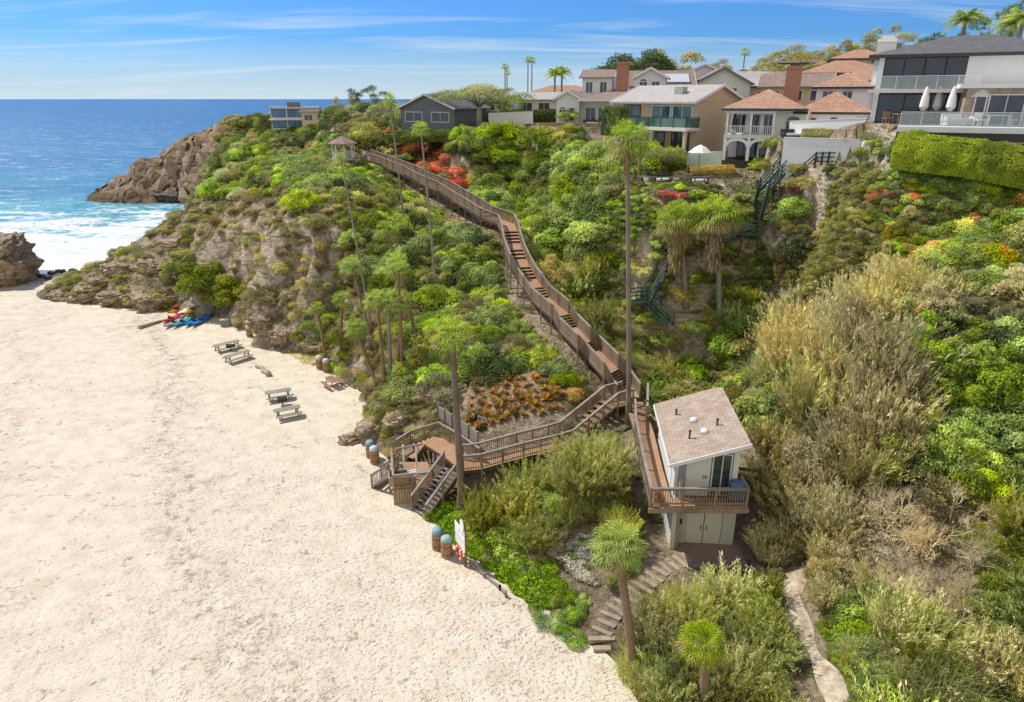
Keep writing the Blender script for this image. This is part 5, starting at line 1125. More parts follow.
G = dict(
 bright=leafmat('leaf_bright', [(0.136,0.220,0.044),(0.302,0.473,0.062),(0.568,0.753,0.097)]),
 mid=leafmat('leaf_mid', [(0.093,0.155,0.052),(0.207,0.322,0.080),(0.398,0.526,0.131)]),
 dark=leafmat('leaf_dark', [(0.047,0.081,0.042),(0.098,0.164,0.061),(0.196,0.297,0.093)]),
 olive=leafmat('leaf_olive', [(0.155,0.169,0.086),(0.335,0.348,0.164),(0.577,0.564,0.271)]),
 sage=leafmat('leaf_sage', [(0.169,0.196,0.131),(0.348,0.398,0.271),(0.629,0.679,0.475)], hue=.03),
 yellow=leafmat('leaf_yellow', [(.08,.13,.012),(.24,.34,.03),(.46,.54,.07)], hue=.03),
 vivid=leafmat('leaf_vivid', [(0.053,0.126,0.019),(0.138,0.291,0.028),(0.285,0.492,0.053)], hue=.03, vvar=.2),
 tan=leafmat('leaf_tan', [(0.199,0.181,0.114),(0.443,0.413,0.266),(0.712,0.675,0.492)], trans=.2, hue=.03),
 tanolive=leafmat('leaf_tan_olive', [(0.163,0.181,0.096),(0.382,0.413,0.224),(0.614,0.638,0.382)], trans=.2, hue=.05),
 reed=leafmat('leaf_reed', [(.10,.145,.03),(.30,.38,.09),(.60,.64,.27)], hue=.04),
 twig=leafmat('twig_grey', [(0.282,0.240,0.208),(0.575,0.512,0.450),(0.800,0.800,0.763)], trans=0, hue=.01),
 orange=leafmat('bracts_orange', [(0.139,0.126,0.031),(0.612,0.153,0.031),(0.800,0.220,0.058)], hue=.03),
 red=leafmat('bracts_red', [(0.139,0.044,0.018),(0.612,0.044,0.044),(0.800,0.072,0.099)], hue=.02),
 pink=leafmat('petals_lilac', [(.10,.14,.06),(.42,.44,.55),(.70,.70,.78)], trans=.1, hue=.01, vvar=.05),
 gold=leafmat('leaf_gold', [(0.207,0.166,0.018),(0.571,0.369,0.031),(0.800,0.571,0.058)], hue=.03),
 rust=leafmat('leaf_rust', [(0.157,0.177,0.051),(0.428,0.240,0.073),(0.763,0.344,0.115)], hue=.03),
 palm=leafmat('palm_green', [(0.104,0.188,0.035),(0.261,0.408,0.062),(0.512,0.679,0.115)], hue=.02, vvar=.15),
 palmdry=leafmat('palm_dry', [(.13,.105,.07),(.30,.25,.17),(.46,.40,.28)], trans=.1, hue=.02, vvar=.1))
BARK = wood('bark', (.085,.06,.045), (.24,.18,.135)); BARKG = wood('grey_bark', (.15,.13,.11), (.36,.33,.29)); BARKR = wood('palm_bark', (.13,.075,.045), (.33,.22,.14))
def unit(n): v = rng.normal(size=(n, 3)); return v/np.linalg.norm(v, axis=1, keepdims=True)
def cards(P, N, L, Wd, att, along=None, jit=.8, k='rhomb'):
    """leaf-sized rhombic faces at P; N outward; leaf long axis 'along' (or random tangent)"""
    n = len(P); N = N+unit(n)*jit; N /= np.linalg.norm(N, axis=1, keepdims=True)
    A = unit(n) if along is None else along+unit(n)*.35; A = A-N*(A*N).sum(1, keepdims=True); A /= np.linalg.norm(A, axis=1, keepdims=True)+1e-9
    B = np.cross(N, A); L = (np.ones(n)*L)[:, None]*rng.uniform(.6, 1.3, (n, 1)); Wd = (np.ones(n)*Wd)[:, None]*rng.uniform(.7, 1.2, (n, 1))
    V = np.stack([P-A*L*.5, P+B*Wd*.5, P+A*L*.5, P-B*Wd*.5], 1).reshape(-1, 3); Fq = np.arange(4*n).reshape(n, 4); return V, Fq, np.repeat(att, 4)
def lobes_pts(n, rx, ry, rz, nl, lr, seed, z0=0., flat=.75, interior=.22):
    r = np.random.default_rng(seed); C = []
    while len(C) < nl:
        u = r.uniform(-1, 1, 3); 
        if u[2] < 0 and z0 == 0: u[2] = -u[2]*.6
        if (u**2).sum() > 1 or (u**2).sum() < .12: continue
        C.append((u[0]*(rx-lr*.5), u[1]*(ry-lr*.5), u[2]*(rz-lr*.5)+z0))
    C = np.array(C); Rl = lr*r.uniform(.6, 1.35, nl); S = np.array([1, 1, flat])
    li = r.choice(nl, n*2, p=Rl**2/np.sum(Rl**2)); u = r.normal(size=(n*2, 3)); u /= np.linalg.norm(u, axis=1, keepdims=True); u[:, 2] = np.where(u[:, 2] < -.35, -u[:, 2], u[:, 2])
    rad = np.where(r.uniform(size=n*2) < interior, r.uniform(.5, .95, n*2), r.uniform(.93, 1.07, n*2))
    bump = 1+.42*fbm(u[:, 0]*3.5+li, u[:, 1]*3.5, u[:, 2]*3.5+li*2, 3, 4)+np.where(r.uniform(size=n*2) < .10, r.uniform(0, .35, n*2), 0)
    P = C[li]+u*(Rl[li]*rad*bump)[:, None]*S
    keep = np.ones(n*2, bool)
    for j in range(nl):
        d = np.linalg.norm((P-C[j])/S, axis=1); keep &= ~((d < Rl[j]*.80) & (li != j))
    P, u, li = P[keep][:n], u[keep][:n], li[keep][:n]
    rk = rad[keep][:n]; att = np.clip(.56+.34*(r.uniform(-1, 1, nl)[li])+.26*r.uniform(-1, 1, len(P))+.12*(u[:, 2])-.4*(rk < .92), 0, 1)  # inner leaves toned darker, painting shade into the gaps of the foliage
    return P, u, att
def shrub_mesh(name, mat, n, rx, ry, rz, nl, lr, leaf, asp, seed, up=None, mat2=None, f2=0., jit=.8):
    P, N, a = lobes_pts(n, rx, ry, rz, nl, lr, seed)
    al = None
    if up is not None: al = N*1.0+np.array([0, 0, up])
    if up is not None: V, Fq, at = cards(P, np.cross(N, unit(len(P))), leaf, leaf*asp, a, al, .3)
    else: V, Fq, at = cards(P, N, leaf, leaf*asp, a, None, jit)
    mi = None
    if mat2 is not None:
        c = fbm(P[:, 0]*1.4, P[:, 1]*1.4, P[:, 2]*1.4, 2, seed); mi = ((c > np.quantile(c, 1-f2)) & (rng.uniform(size=len(P)) < .75)).astype(int)
    return npmesh(name, V, Fq, mat, at, mats=[mat]+([mat2] if mat2 else []), midx=mi)
def blades_mesh(name, mat, n, rad, h, w, lean, seed, droop=.5, mat2=None, f2=.3, segs=3):
    r = np.random.default_rng(seed); a = r.uniform(0, 2*np.pi, n); q = np.sqrt(r.uniform(0, 1, n))*rad
    # gather stems in tufts
    nt = max(3, n//40); ta, tq = r.uniform(0, 6.28, nt), np.sqrt(r.uniform(0, 1, nt))*rad; ti = r.integers(0, nt, n)
    B0 = np.stack([tq[ti]*np.cos(ta[ti])+r.normal(0, rad*.09, n), tq[ti]*np.sin(ta[ti])+r.normal(0, rad*.09, n), np.zeros(n)], 1)
    hh = h*r.uniform(.45, 1.1, n)*(1-.35*(tq[ti]/rad)); D = np.stack([np.cos(a), np.sin(a), 0*a], 1)*(lean*r.uniform(.2, 1.2, n))[:, None]; D += B0*.35/rad*lean
    sd_ = np.stack([-np.sin(a), np.cos(a), 0*a], 1); V = []; 
    for k in range(segs+1):
        f = k/segs; c = B0+D*hh[:, None]*f**1.5+np.array([0, 0, 1])*(hh*(f-droop*f**2.6*np.minimum(1, np.linalg.norm(D, axis=1)*1.2)))[:, None]
        ww = w*(1-f*.85)*(.6+.4*math.sin(math.pi*min(1, f+.3))); V.append(c-sd_*ww/2); V.append(c+sd_*ww/2)
    V = np.stack(V, 1).reshape(-1, 3); m = 2*(segs+1); Fq = np.concatenate([np.arange(n)[:, None]*m+np.array([2*k, 2*k+1, 2*k+3, 2*k+2]) for k in range(segs)])
    att = np.clip(r.uniform(.1, .9, n)[:, None]*.7+np.linspace(0, .3, m)[None], 0, 1).ravel()
    mi = np.tile((r.uniform(size=n) < f2).astype(int), segs) if mat2 else None
    return npmesh(name, V, Fq, mat, att, mats=[mat]+([mat2] if mat2 else []), midx=mi)
def twig_mesh(name, mat, n, size, seed, depth=4, ratio=.72, r0=.06, spread=.6, up=.35):
    r = random.Random(seed); V = []; Fs = []
    def br(p, d, L, rad, k):
        q = p+d*L; s = d.cross(Vector((r.uniform(-1,1), r.uniform(-1,1), r.uniform(-1,1)))).normalized(); s2 = d.cross(s).normalized(); b = len(V)
        for pp, rr in ((p, rad), (q, rad*.62)):
            for j in range(3): t_ = 2.094*j; V.append(tuple(pp+s*(rr*math.cos(t_))+s2*(rr*math.sin(t_))))
        for j in range(3): Fs.append((b+j, b+(j+1)%3, b+3+(j+1)%3, b+3+j))
        if k == 0: return
        for _ in range(r.choice((2, 3, 3, 4))):
            nd = (d+Vector((r.gauss(0, 1), r.gauss(0, 1), r.gauss(up, .8)))*spread).normalized(); br(p.lerp(q, r.uniform(.45, 1)), nd, L*ratio*r.uniform(.7, 1.2), rad*.6, k-1)
    for _ in range(n): br(Vector((r.uniform(-.3,.3)*size, r.uniform(-.3,.3)*size, -.1)), Vector((r.gauss(0,.5), r.gauss(0,.5), 1)).normalized(), size*.42, r0*size, depth)
    return npmesh(name, np.array(V), np.array(Fs), mat, np.random.default_rng(seed).uniform(0, 1, len(V)))
PR = {}
def proto(key, n, f): PR[key] = [f(i) for i in range(n)]
# all shrub prototypes are about 1 unit in radius
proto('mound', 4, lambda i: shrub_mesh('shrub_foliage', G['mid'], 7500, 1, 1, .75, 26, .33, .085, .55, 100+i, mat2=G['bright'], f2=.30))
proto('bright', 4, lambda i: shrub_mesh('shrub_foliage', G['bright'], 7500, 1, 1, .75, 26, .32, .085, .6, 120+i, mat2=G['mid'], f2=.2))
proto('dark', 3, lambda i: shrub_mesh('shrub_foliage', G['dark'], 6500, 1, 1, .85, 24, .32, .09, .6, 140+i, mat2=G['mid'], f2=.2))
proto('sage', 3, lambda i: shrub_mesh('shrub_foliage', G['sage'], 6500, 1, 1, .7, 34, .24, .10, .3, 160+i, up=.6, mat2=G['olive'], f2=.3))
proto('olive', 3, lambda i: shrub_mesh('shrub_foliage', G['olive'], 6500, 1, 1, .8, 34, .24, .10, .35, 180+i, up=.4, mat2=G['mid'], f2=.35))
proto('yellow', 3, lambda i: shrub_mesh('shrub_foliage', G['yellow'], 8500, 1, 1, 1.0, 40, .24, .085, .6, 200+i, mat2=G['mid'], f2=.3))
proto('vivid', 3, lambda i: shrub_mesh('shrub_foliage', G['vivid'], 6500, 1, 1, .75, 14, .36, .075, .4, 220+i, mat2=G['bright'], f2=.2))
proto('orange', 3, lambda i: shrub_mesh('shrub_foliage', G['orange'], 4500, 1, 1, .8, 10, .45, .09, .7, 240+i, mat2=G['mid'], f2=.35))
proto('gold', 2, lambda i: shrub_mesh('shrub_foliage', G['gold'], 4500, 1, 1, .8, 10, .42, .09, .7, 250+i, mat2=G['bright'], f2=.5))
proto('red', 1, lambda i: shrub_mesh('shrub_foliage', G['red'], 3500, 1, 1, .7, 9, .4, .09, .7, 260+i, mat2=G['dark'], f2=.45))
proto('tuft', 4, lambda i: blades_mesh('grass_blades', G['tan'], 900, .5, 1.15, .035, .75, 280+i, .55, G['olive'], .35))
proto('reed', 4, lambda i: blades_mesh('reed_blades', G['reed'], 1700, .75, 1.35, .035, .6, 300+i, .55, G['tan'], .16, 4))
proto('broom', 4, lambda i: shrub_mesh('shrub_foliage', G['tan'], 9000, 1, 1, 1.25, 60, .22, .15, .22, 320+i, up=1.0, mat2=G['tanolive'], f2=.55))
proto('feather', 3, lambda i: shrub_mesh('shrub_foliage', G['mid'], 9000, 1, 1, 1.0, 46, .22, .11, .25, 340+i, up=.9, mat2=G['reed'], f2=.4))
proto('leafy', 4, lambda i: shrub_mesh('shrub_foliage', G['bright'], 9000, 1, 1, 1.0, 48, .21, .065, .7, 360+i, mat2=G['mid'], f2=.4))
def cane(i, m1='tan', m2='tanolive', nm='cane_leaves', ns=190, up=.9, frac=.5):
    # stalks carrying many short leaves, arching outwards
    r = np.random.default_rng(350+i); nl_ = 42; a = r.uniform(0, 6.28, ns); q = np.sqrt(r.uniform(0, 1, ns))*.75; hh = r.uniform(.9, 1.9, ns); P = []; A_ = []; at = []
    ln = r.uniform(.1, .6, ns); f = r.uniform(.25, 1, (ns, nl_)); B0 = np.stack([q*np.cos(a*3), q*np.sin(a*3), 0*q], 1); D = np.stack([np.cos(a), np.sin(a), 0*a], 1)*ln[:, None]+B0*.35
    P = B0[:, None]+D[:, None]*(hh[:, None]*f**1.6)[..., None]+np.array([0, 0, 1.])*(hh[:, None]*(f-.22*f**3*ln[:, None]*2))[..., None]+r.normal(0, .035, (ns, nl_, 3)); P = P.reshape(-1, 3)
    al = np.repeat(D, nl_, 0)*1.2+np.array([0, 0, .9])+unit(len(P))*.55; att = np.clip(np.repeat(r.uniform(.2, .85, ns), nl_)+(f.ravel()-.6)*.55+r.uniform(-.15, .15, len(P)), 0, 1)
    V, Fq, at = cards(P, np.cross(al, unit(len(P))), .17, .034, att, al, .3); mi = np.repeat((r.uniform(size=ns) < frac).astype(int), nl_)
    return npmesh(nm, V, Fq, None, at, mats=[G[m1], G[m2]], midx=mi)
proto('cane', 4, cane)
PR['reed'] = [cane(50+i, 'reed', 'mid' if i % 2 else 'tan', 'reed_leaves', 220, .9, .22) for i in range(4)]+PR['reed'][:2]
proto('dead', 3, lambda i: twig_mesh('dead_branches', G['twig'], 9, 1.0, 380+i, 5, r0=.028))
proto('deadtan', 3, lambda i: twig_mesh('dead_branches', G['tan'], 10, 1.0, 390+i, 5, r0=.022))
proto('lilac', 2, lambda i: shrub_mesh('shrub_foliage', G['pink'], 4200, 1, 1, .65, 12, .38, .07, .9, 400+i, mat2=G['mid'], f2=.15))
def succ(i):
    r = np.random.default_rng(420+i); n = 60; a = r.uniform(0, 6.28, n); el = r.uniform(.2, 1.3, n); D = np.stack([np.cos(a)*np.cos(el), np.sin(a)*np.cos(el), np.sin(el)], 1); sd_ = np.stack([-np.sin(a), np.cos(a), 0*a], 1)
    L = r.uniform(.6, 1, n)[:, None]; P0 = D*.05; V = np.stack([P0, P0+D*L*.45+sd_*.09, P0+D*L, P0+D*L*.45-sd_*.09], 1).reshape(-1, 3)
    return npmesh('succulent_leaves', V, np.arange(4*n).reshape(n, 4), G['rust'], np.repeat(r.uniform(0, 1, n), 4), mats=[G['rust'], G['olive']], midx=(r.uniform(size=n) < .4).astype(int))
proto('succ', 3, succ)
NAMES = dict(mound='round_shrub', bright='bright_shrub', dark='dark_shrub', sage='sage_bush', olive='olive_shrub', yellow='yellow_green_shrub', vivid='emerald_shrub', orange='flowering_bush', gold='flowering_bush', red='flowering_bush', tuft='grass_tuft', reed='reed_clump', broom='dry_bush', cane='cane_clump', feather='feathery_bush', leafy='leafy_bush', dead='dead_bush', deadtan='dead_bush', lilac='flowering_bush', succ='succulent')
CATS = dict(cane='cane clump', tuft='grass tuft', reed='reeds', succ='succulent', sage='bush', broom='bush', feather='bush', leafy='bush', dead='bush', deadtan='bush', orange='bush', gold='bush', red='bush', lilac='bush')
LOOK = dict(cane='tall dry feathery cane clump', mound='rounded mid green shrub', bright='rounded bright green shrub', dark='dark green shrub', sage='grey green sage bush', olive='dull olive shrub', yellow='yellow green leafy shrub', vivid='vivid emerald green shrub', orange='orange flowering bush', gold='golden yellow flowering bush', red='red flowering bush', tuft='dry tan grass tuft', reed='tall arching reed clump', broom='dry tan brushy bush', feather='soft feathery green bush', leafy='glossy bright leafy bush', dead='bare grey dead bush', deadtan='bare tan dead bush', lilac='white and lilac flowering bush', succ='rust and green spiky succulent')
def plant(kind, x, y, z, s, where=None, label=None, sz=None, group=True):
    me = random.choice(PR[kind]); o = bpy.data.objects.new(NAMES[kind], me); COL.objects.link(o)
    o.location = (x, y, z); o.rotation_euler = (random.uniform(-.12, .12), random.uniform(-.12, .12), random.uniform(0, 6.28)); f = random.uniform(.85, 1.2)
    o.scale = (s*f, s/f, (sz if sz else s)*random.uniform(.85, 1.15))
    if label: tag(o, label, CATS.get(kind, 'shrub'))
    else: tag(o, LOOK[kind]+' '+where, CATS.get(kind, 'shrub'), LOOK[kind]+' '+where+' (group)')
    return o
# ------------------------------------------------------------------ zones (outline as seen from the camera): name, polygon, plants, radius, spacing factor, chance
def inpoly(px, py, poly):
    c = False; j = len(poly)-1
    for i in range(len(poly)):
        xi, yi = poly[i]; xj, yj = poly[j]
        if (yi > py) != (yj > py) and px < (xj-xi)*(py-yi)/(yj-yi+1e-9)+xi: c = not c
        j = i
    return c
ZN = [
 ('garden', 'none', [(448,376),(548,360),(572,376),(562,430),(500,448),(462,436)], {}, (1,1), 1, 0),
 ('hutyard', 'none', [(672,500),(752,470),(755,560),(700,580),(672,560)], {}, (1,1), 1, 0),
 ('path', 'none', [(770,585),(800,575),(822,640),(850,720),(785,720)], {}, (1,1), 1, 0),
 ('bougain', 'on the slope above the long staircase', [(385,128),(450,130),(470,160),(478,190),(430,178),(385,150)], dict(orange=6, gold=1, sage=2, red=1.5), (1.1,1.9), .8, .95),
 ('clifftip', 'on the rocky point by the surf', [(40,310),(60,270),(140,240),(205,185),(225,195),(185,260),(160,320)], dict(olive=2, sage=2, tuft=1), (.8,1.6), 1.2, .35),
 ('cliffbare', 'on the sandy rock below the bluff edge', [(192,190),(345,190),(345,262),(300,330),(246,330),(215,300),(235,250)], dict(tuft=5, sage=3, olive=2, deadtan=2), (.7,1.6), 1.15, .42),
 ('cliffpalm', 'on the cliff foot behind the beach palms', [(290,330),(300,260),(345,262),(400,300),(395,375),(362,392),(330,365)], dict(olive=3, mound=3, tuft=3, sage=1.5), (.7,1.4), .95, .62),
 ('bluffedge', 'along the top edge of the sea bluff', [(192,190),(240,140),(330,150),(400,165),(430,190),(420,225),(345,232),(260,215)], dict(mound=5, bright=4, olive=3, sage=1.5, dark=1), (1.6,3.0), .55, 1),
 ('slopeleft', 'on the slope left of the long staircase', [(345,225),(420,222),(440,190),(505,225),(520,290),(570,350),(600,378),(560,380),(500,385),(450,390),(400,385),(390,300),(345,262)], dict(mound=6, dark=2, sage=2.5, olive=2.5, bright=3, tuft=.6), (1.4,2.6), .55, 1),
 ('toe', 'on the low mound beside the beach stairs', [(350,400),(400,372),(452,385),(470,432),(430,440),(395,470),(350,470)], dict(olive=3, tuft=1.5, sage=2, rust=0), (.6,1.2), .7, .9),
 ('slopetop', 'on the wide slope right of the long staircase', [(450,130),(640,130),(720,180),(720,222),(650,240),(600,245),(540,260),(515,225),(470,190)], dict(mound=6, bright=4, dark=1.5, olive=1.5), (1.8,3.4), .5, 1),
 ('slopemid', 'between the long staircase and the twin palms', [(515,225),(540,260),(600,245),(650,240),(640,330),(655,405),(615,360),(560,300)], dict(sage=3, olive=3, mound=4, bright=1.5, broom=2, reed=1.0), (1.3,2.4), .55, 1),
 ('ravine', 'in the shaded ravine behind the hut', [(640,235),(760,180),(800,175),(800,300),(775,420),(745,430),(720,395),(655,398),(640,330)], dict(dark=3, sage=3, olive=3, mound=3, bright=1, reed=1.5, dead=.8), (1.5,2.9), .48, 1),
 ('below', 'under the wooden ramp', [(440,480),(480,465),(560,450),(620,405),(650,400),(655,500),(660,560),(600,560),(590,520),(540,545),(480,520)], dict(reed=7, feather=3, bright=1, mound=1), (1.2,2.0), .5, 1),
 ('ivy', 'on the green bank along the sand', [(425,520),(470,505),(560,560),(600,600),(590,650),(540,610),(470,565)], dict(vivid=3, bright=4, mound=2), (.45,.8), .62, 1),
 ('stepside', 'between the log steps and the sandy trail', [(560,560),(655,548),(700,560),(770,575),(800,700),(820,740),(620,740),(625,655),(600,600)], dict(reed=7, feather=3, olive=1, bright=1), (1.0,1.8), .55, 1),
 ('topright', 'on the bright slope below the big hedge', [(890,165),(1100,150),(1100,290),(900,280),(870,215)], dict(bright=5, gold=1.0, mound=4, olive=2, sage=1.5, orange=.3), (1.2,2.0), .5, 1),
 ('brush', 'in the dry thicket right of the ravine', [(800,165),(890,165),(870,215),(905,290),(890,340),(885,430),(890,500),(850,560),(830,600),(760,560),(760,440),(790,340),(800,250)], dict(cane=8, broom=6, sage=2, deadtan=.8, reed=.6, olive=1.5), (1.5,2.7), .44, 1),
 ('greyband', 'in the grey green band below the bright slope', [(870,240),(1100,250),(1100,310),(905,310)], dict(sage=5, cane=2, broom=2, olive=2), (1.1,2.0), .55, 1),
 ('bigleaf', 'in the leafy green thicket at the right', [(900,295),(1150,290),(1150,480),(890,480)], dict(leafy=8, dark=1.5, yellow=1), (1.2,2.4), .52, 1),
 ('deadzone', 'in the grey dead patch at the right', [(850,470),(960,440),(1000,520),(980,600),(900,600),(840,560)], dict(dead=6, deadtan=2, olive=2, dark=1), (1.2,2.0), .42, 1),
 ('botright', 'in the lower right corner thicket', [(830,560),(1200,460),(1200,900),(800,900)], dict(feather=6, mound=2, reed=2.5, dead=1, bright=1, cane=1), (1.0,1.9), .55, 1),
 ('headland', 'on top of the far headland', [(205,138),(240,112),(330,100),(400,112),(400,140),(330,152),(290,150),(262,138)], dict(olive=4, mound=3, dark=2, sage=2), (2.2,4.2), .7, .9),
 ('plateau', 'among the houses on the bluff top', [(330,60),(1100,20),(1100,150),(800,165),(450,140),(330,150)], dict(dark=2, mound=4, olive=3, bright=1.5), (1.2,2.0), 1.3, .3),
]
FOOT = [(29.5,75,50.3,84),(22,38,71,104),(9.5,22,75,95),(12,20.5,65.6,70.5),(17,24,70,74.5),(-5,3.5,103,110),(3,22,95.5,112),(24.5,30.2,60,67)]
def blocked(x, y, s):
    for x0, x1, y0, y1 in FOOT:
        if x0-s*.4 < x < x1+s*.4 and y0-s*.4 < y < y1+s*.4: return True
    return False
AV = np.array([a for a in AVOID])
def segdist(x, y):
    ax, ay, bx, by, r = AV.T; dx, dy = bx-ax, by-ay; L2 = np.maximum(dx*dx+dy*dy, 1e-6); t_ = np.clip(((x-ax)*dx+(y-ay)*dy)/L2, 0, 1)
    return float((np.hypot(x-ax-t_*dx, y-ay-t_*dy)-r).min())
def nearside(x, y):    # is there a walkway just behind this point as seen from the camera?
    n = math.hypot(x, y); return segdist(x+x/n*1.6, y+y/n*1.6)
r_ = random.Random(5); cells = {}; count = {}
cand = []
for _ in range(52000):
    y = 12+(r_.random()**1.9)*230; x = r_.uniform(-.95, .98)*(y*.85+8); cand.append((x, y))
w_ = (np.gradient(GX)[None, :]*np.gradient(GY)[:, None])*np.clip(SL-.5, 0, 2.5)*(MY < 125)*(MZ > .3)/np.maximum(MY, 30); k_ = np.random.default_rng(9).choice(w_.size, 30000, p=(w_/w_.sum()).ravel()); j_, i_ = np.divmod(k_, MX.shape[1]); u_ = np.random.default_rng(10).uniform(-.35, .35, (30000, 2))
cand += list(zip(GX[i_]+u_[:, 0], GY[j_]+u_[:, 1])); random.Random(3).shuffle(cand)
xs = np.array(cand); zs = hz(xs[:, 0], xs[:, 1]); 
gp_ = np.maximum(zs, 0); PX, PY = proj(xs[:, 0], xs[:, 1], gp_+.6)
e_ = .5; sxx = (hz(xs[:, 0]+e_, xs[:, 1])-hz(xs[:, 0]-e_, xs[:, 1])); syy = (hz(xs[:, 0], xs[:, 1]+e_)-hz(xs[:, 0], xs[:, 1]-e_)); SLP = np.hypot(sxx, syy)
SPECIAL = []   # (x, y, r) clear circles for hand-placed plants
placed = []
def special(kind, px, py, s, label, sz=None, Y=None):
    h_ = hit(px, py) if Y is None else gy(px, py, Y)
    if h_ is None: return
    SPECIAL.append((h_[0], h_[1], s*(1.25 if kind == 'lilac' else .75))); plant(kind, h_[0], h_[1], gh(h_[0], h_[1])-.15, s, label=label, sz=sz)
special('yellow', 205, 285, 4.0, 'large yellow green bush behind the kayaks, leftmost at the cliff foot', 3.6)
special('yellow', 232, 302, 3.4, 'yellow green bush right of the kayaks beside the crate', 3.2)
special('yellow', 186, 268, 2.6, 'smaller yellow green bush higher up behind the kayaks', 2.2)
special('olive', 262, 305, 2.6, 'dull olive bush between the kayak bushes and the bare cliff', 2.4)
special('bright', 322, 190, 3.6, 'large bright lime green shrub spilling over the bluff edge below the gazebo', 3.4)
special('bright', 300, 205, 2.4, 'smaller lime green shrub left of the big one on the bluff edge', 2.6)
special('mound', 402, 160, 2.4, 'clipped looking green mound right of the gazebo', 1.8)
special('vivid', 500, 336, 1.5, 'bright emerald bush above the succulent garden')
special('mound', 440, 300, 2.6, 'broad feathery green bush on the slope above the single beach palm', 2.2)
special('vivid', 553, 625, .95, 'vivid emerald shrub hugging the sand edge, left one of two', .8)
special('vivid', 572, 640, .9, 'vivid emerald shrub hugging the sand edge, right one of two', .8)
special('vivid', 538, 610, .8, 'small vivid emerald shrub at the left end of the sand edge pair', .6)
for q_, (px_, py_, s_) in enumerate([(400,143,2.0),(414,152,2.2),(432,150,2.2),(446,158,2.0),(424,166,1.8),(456,170,1.7),(470,182,1.5),(392,134,1.7)]): special('orange', px_, py_, s_, 'orange flowering bush behind the thin palms, '+['farthest left','second from the left','broad one at the top','farthest right','lowest one by the stair rail','right of the second thin palm','at the far end above the stair bend','highest one at the hedge'][q_], s_*.8)
special('lilac', 580, 548, 1.5, 'white and lilac flowering bush below the ramp, upper of the two', .9)
special('lilac', 586, 572, 1.2, 'white and lilac flowering bush below the ramp, lower of the two', .8)
special('yellow', 775, 425, 2.5, 'tall yellow green bush just right of the hut roof', 3.3)
special('yellow', 800, 400, 2.1, 'second yellow green bush behind the one by the hut roof', 2.6)
special('yellow', 790, 520, 1.5, 'yellow green bush right of the hut deck', 2.6)
special('bright', 690, 368, 2.1, 'bright green leafy bush behind the hut between the twin palms', 2.4)
special('bright', 668, 385, 1.5, 'low bright green bush just behind the hut roof', 1.3)
special('cane', 778, 462, 1.7, 'tall dry cane clump pressing against the right side of the hut', 2.3)
special('cane', 786, 520, 1.6, 'dry cane clump at the lower right corner of the hut', 2.2)
special('broom', 800, 470, 1.9, 'dry brushy bush behind the cane clump beside the hut', 2.6)
special('olive', 848, 131, 1.0, 'low olive shrub left of the rounded hedge by the modern house', .8, Y=61.0)
special('mound', 868, 128, 1.0, 'low green shrub at the left corner of the modern house deck', .8, Y=58.5)
special('dead', 765, 490, 1.7, 'bare grey twiggy bush leaning on the hut deck', 2.0)
special('dead', 880, 520, 2.4, 'large bare grey dead bush in the middle of the right thicket', 2.6)
special('dead', 920, 545, 2.2, 'bare grey dead bush to the right of the large one', 2.2)
special('olive', 584, 398, 1.2, 'yellowish shrub between the garden and the stair junction', 1.2)
special('gold', 570, 398, 1.0, 'golden orange bush at the right edge of the succulent garden', 1.0)
for q_, (px_, py_, s_, k_) in enumerate([(797,172,1.2,'olive'),(800,190,1.5,'sage'),(798,210,1.8,'mound'),(796,232,1.8,'olive'),(795,256,2.0,'dark'),(790,280,2.0,'olive'),(805,245,1.8,'sage'),(782,222,1.6,'mound')]): special(k_, px_, py_, s_, LOOK[k_]+' right of the green stairs, '+['topmost','second from the top','third from the top','fourth from the top','fifth from the top','lowest','standing right of the others','standing left of the others'][q_])
for q_, (px_, py_, s_, k_) in enumerate([(652,318,1.3,'mound'),(684,300,1.4,'olive'),(664,342,1.5,'mound'),(640,270,1.5,'sage'),(690,330,1.5,'bright'),(700,280,1.3,'dark')]): special(k_, px_, py_, s_, LOOK[k_]+' beside the green stairs, '+['at the lower left','right of the upper flight','just below the lowest flight','at the upper left','at the lower right','far right by the palm trunks'][q_])
special('red', 664, 196, .9, 'small red flowering bush in front of the patio railing, left one'); special('red', 683, 197, .8, 'small red flowering bush in front of the patio railing, right one')
special('red', 793, 192, 1.0, 'red flowering bush beside the top of the green ravine stairs')
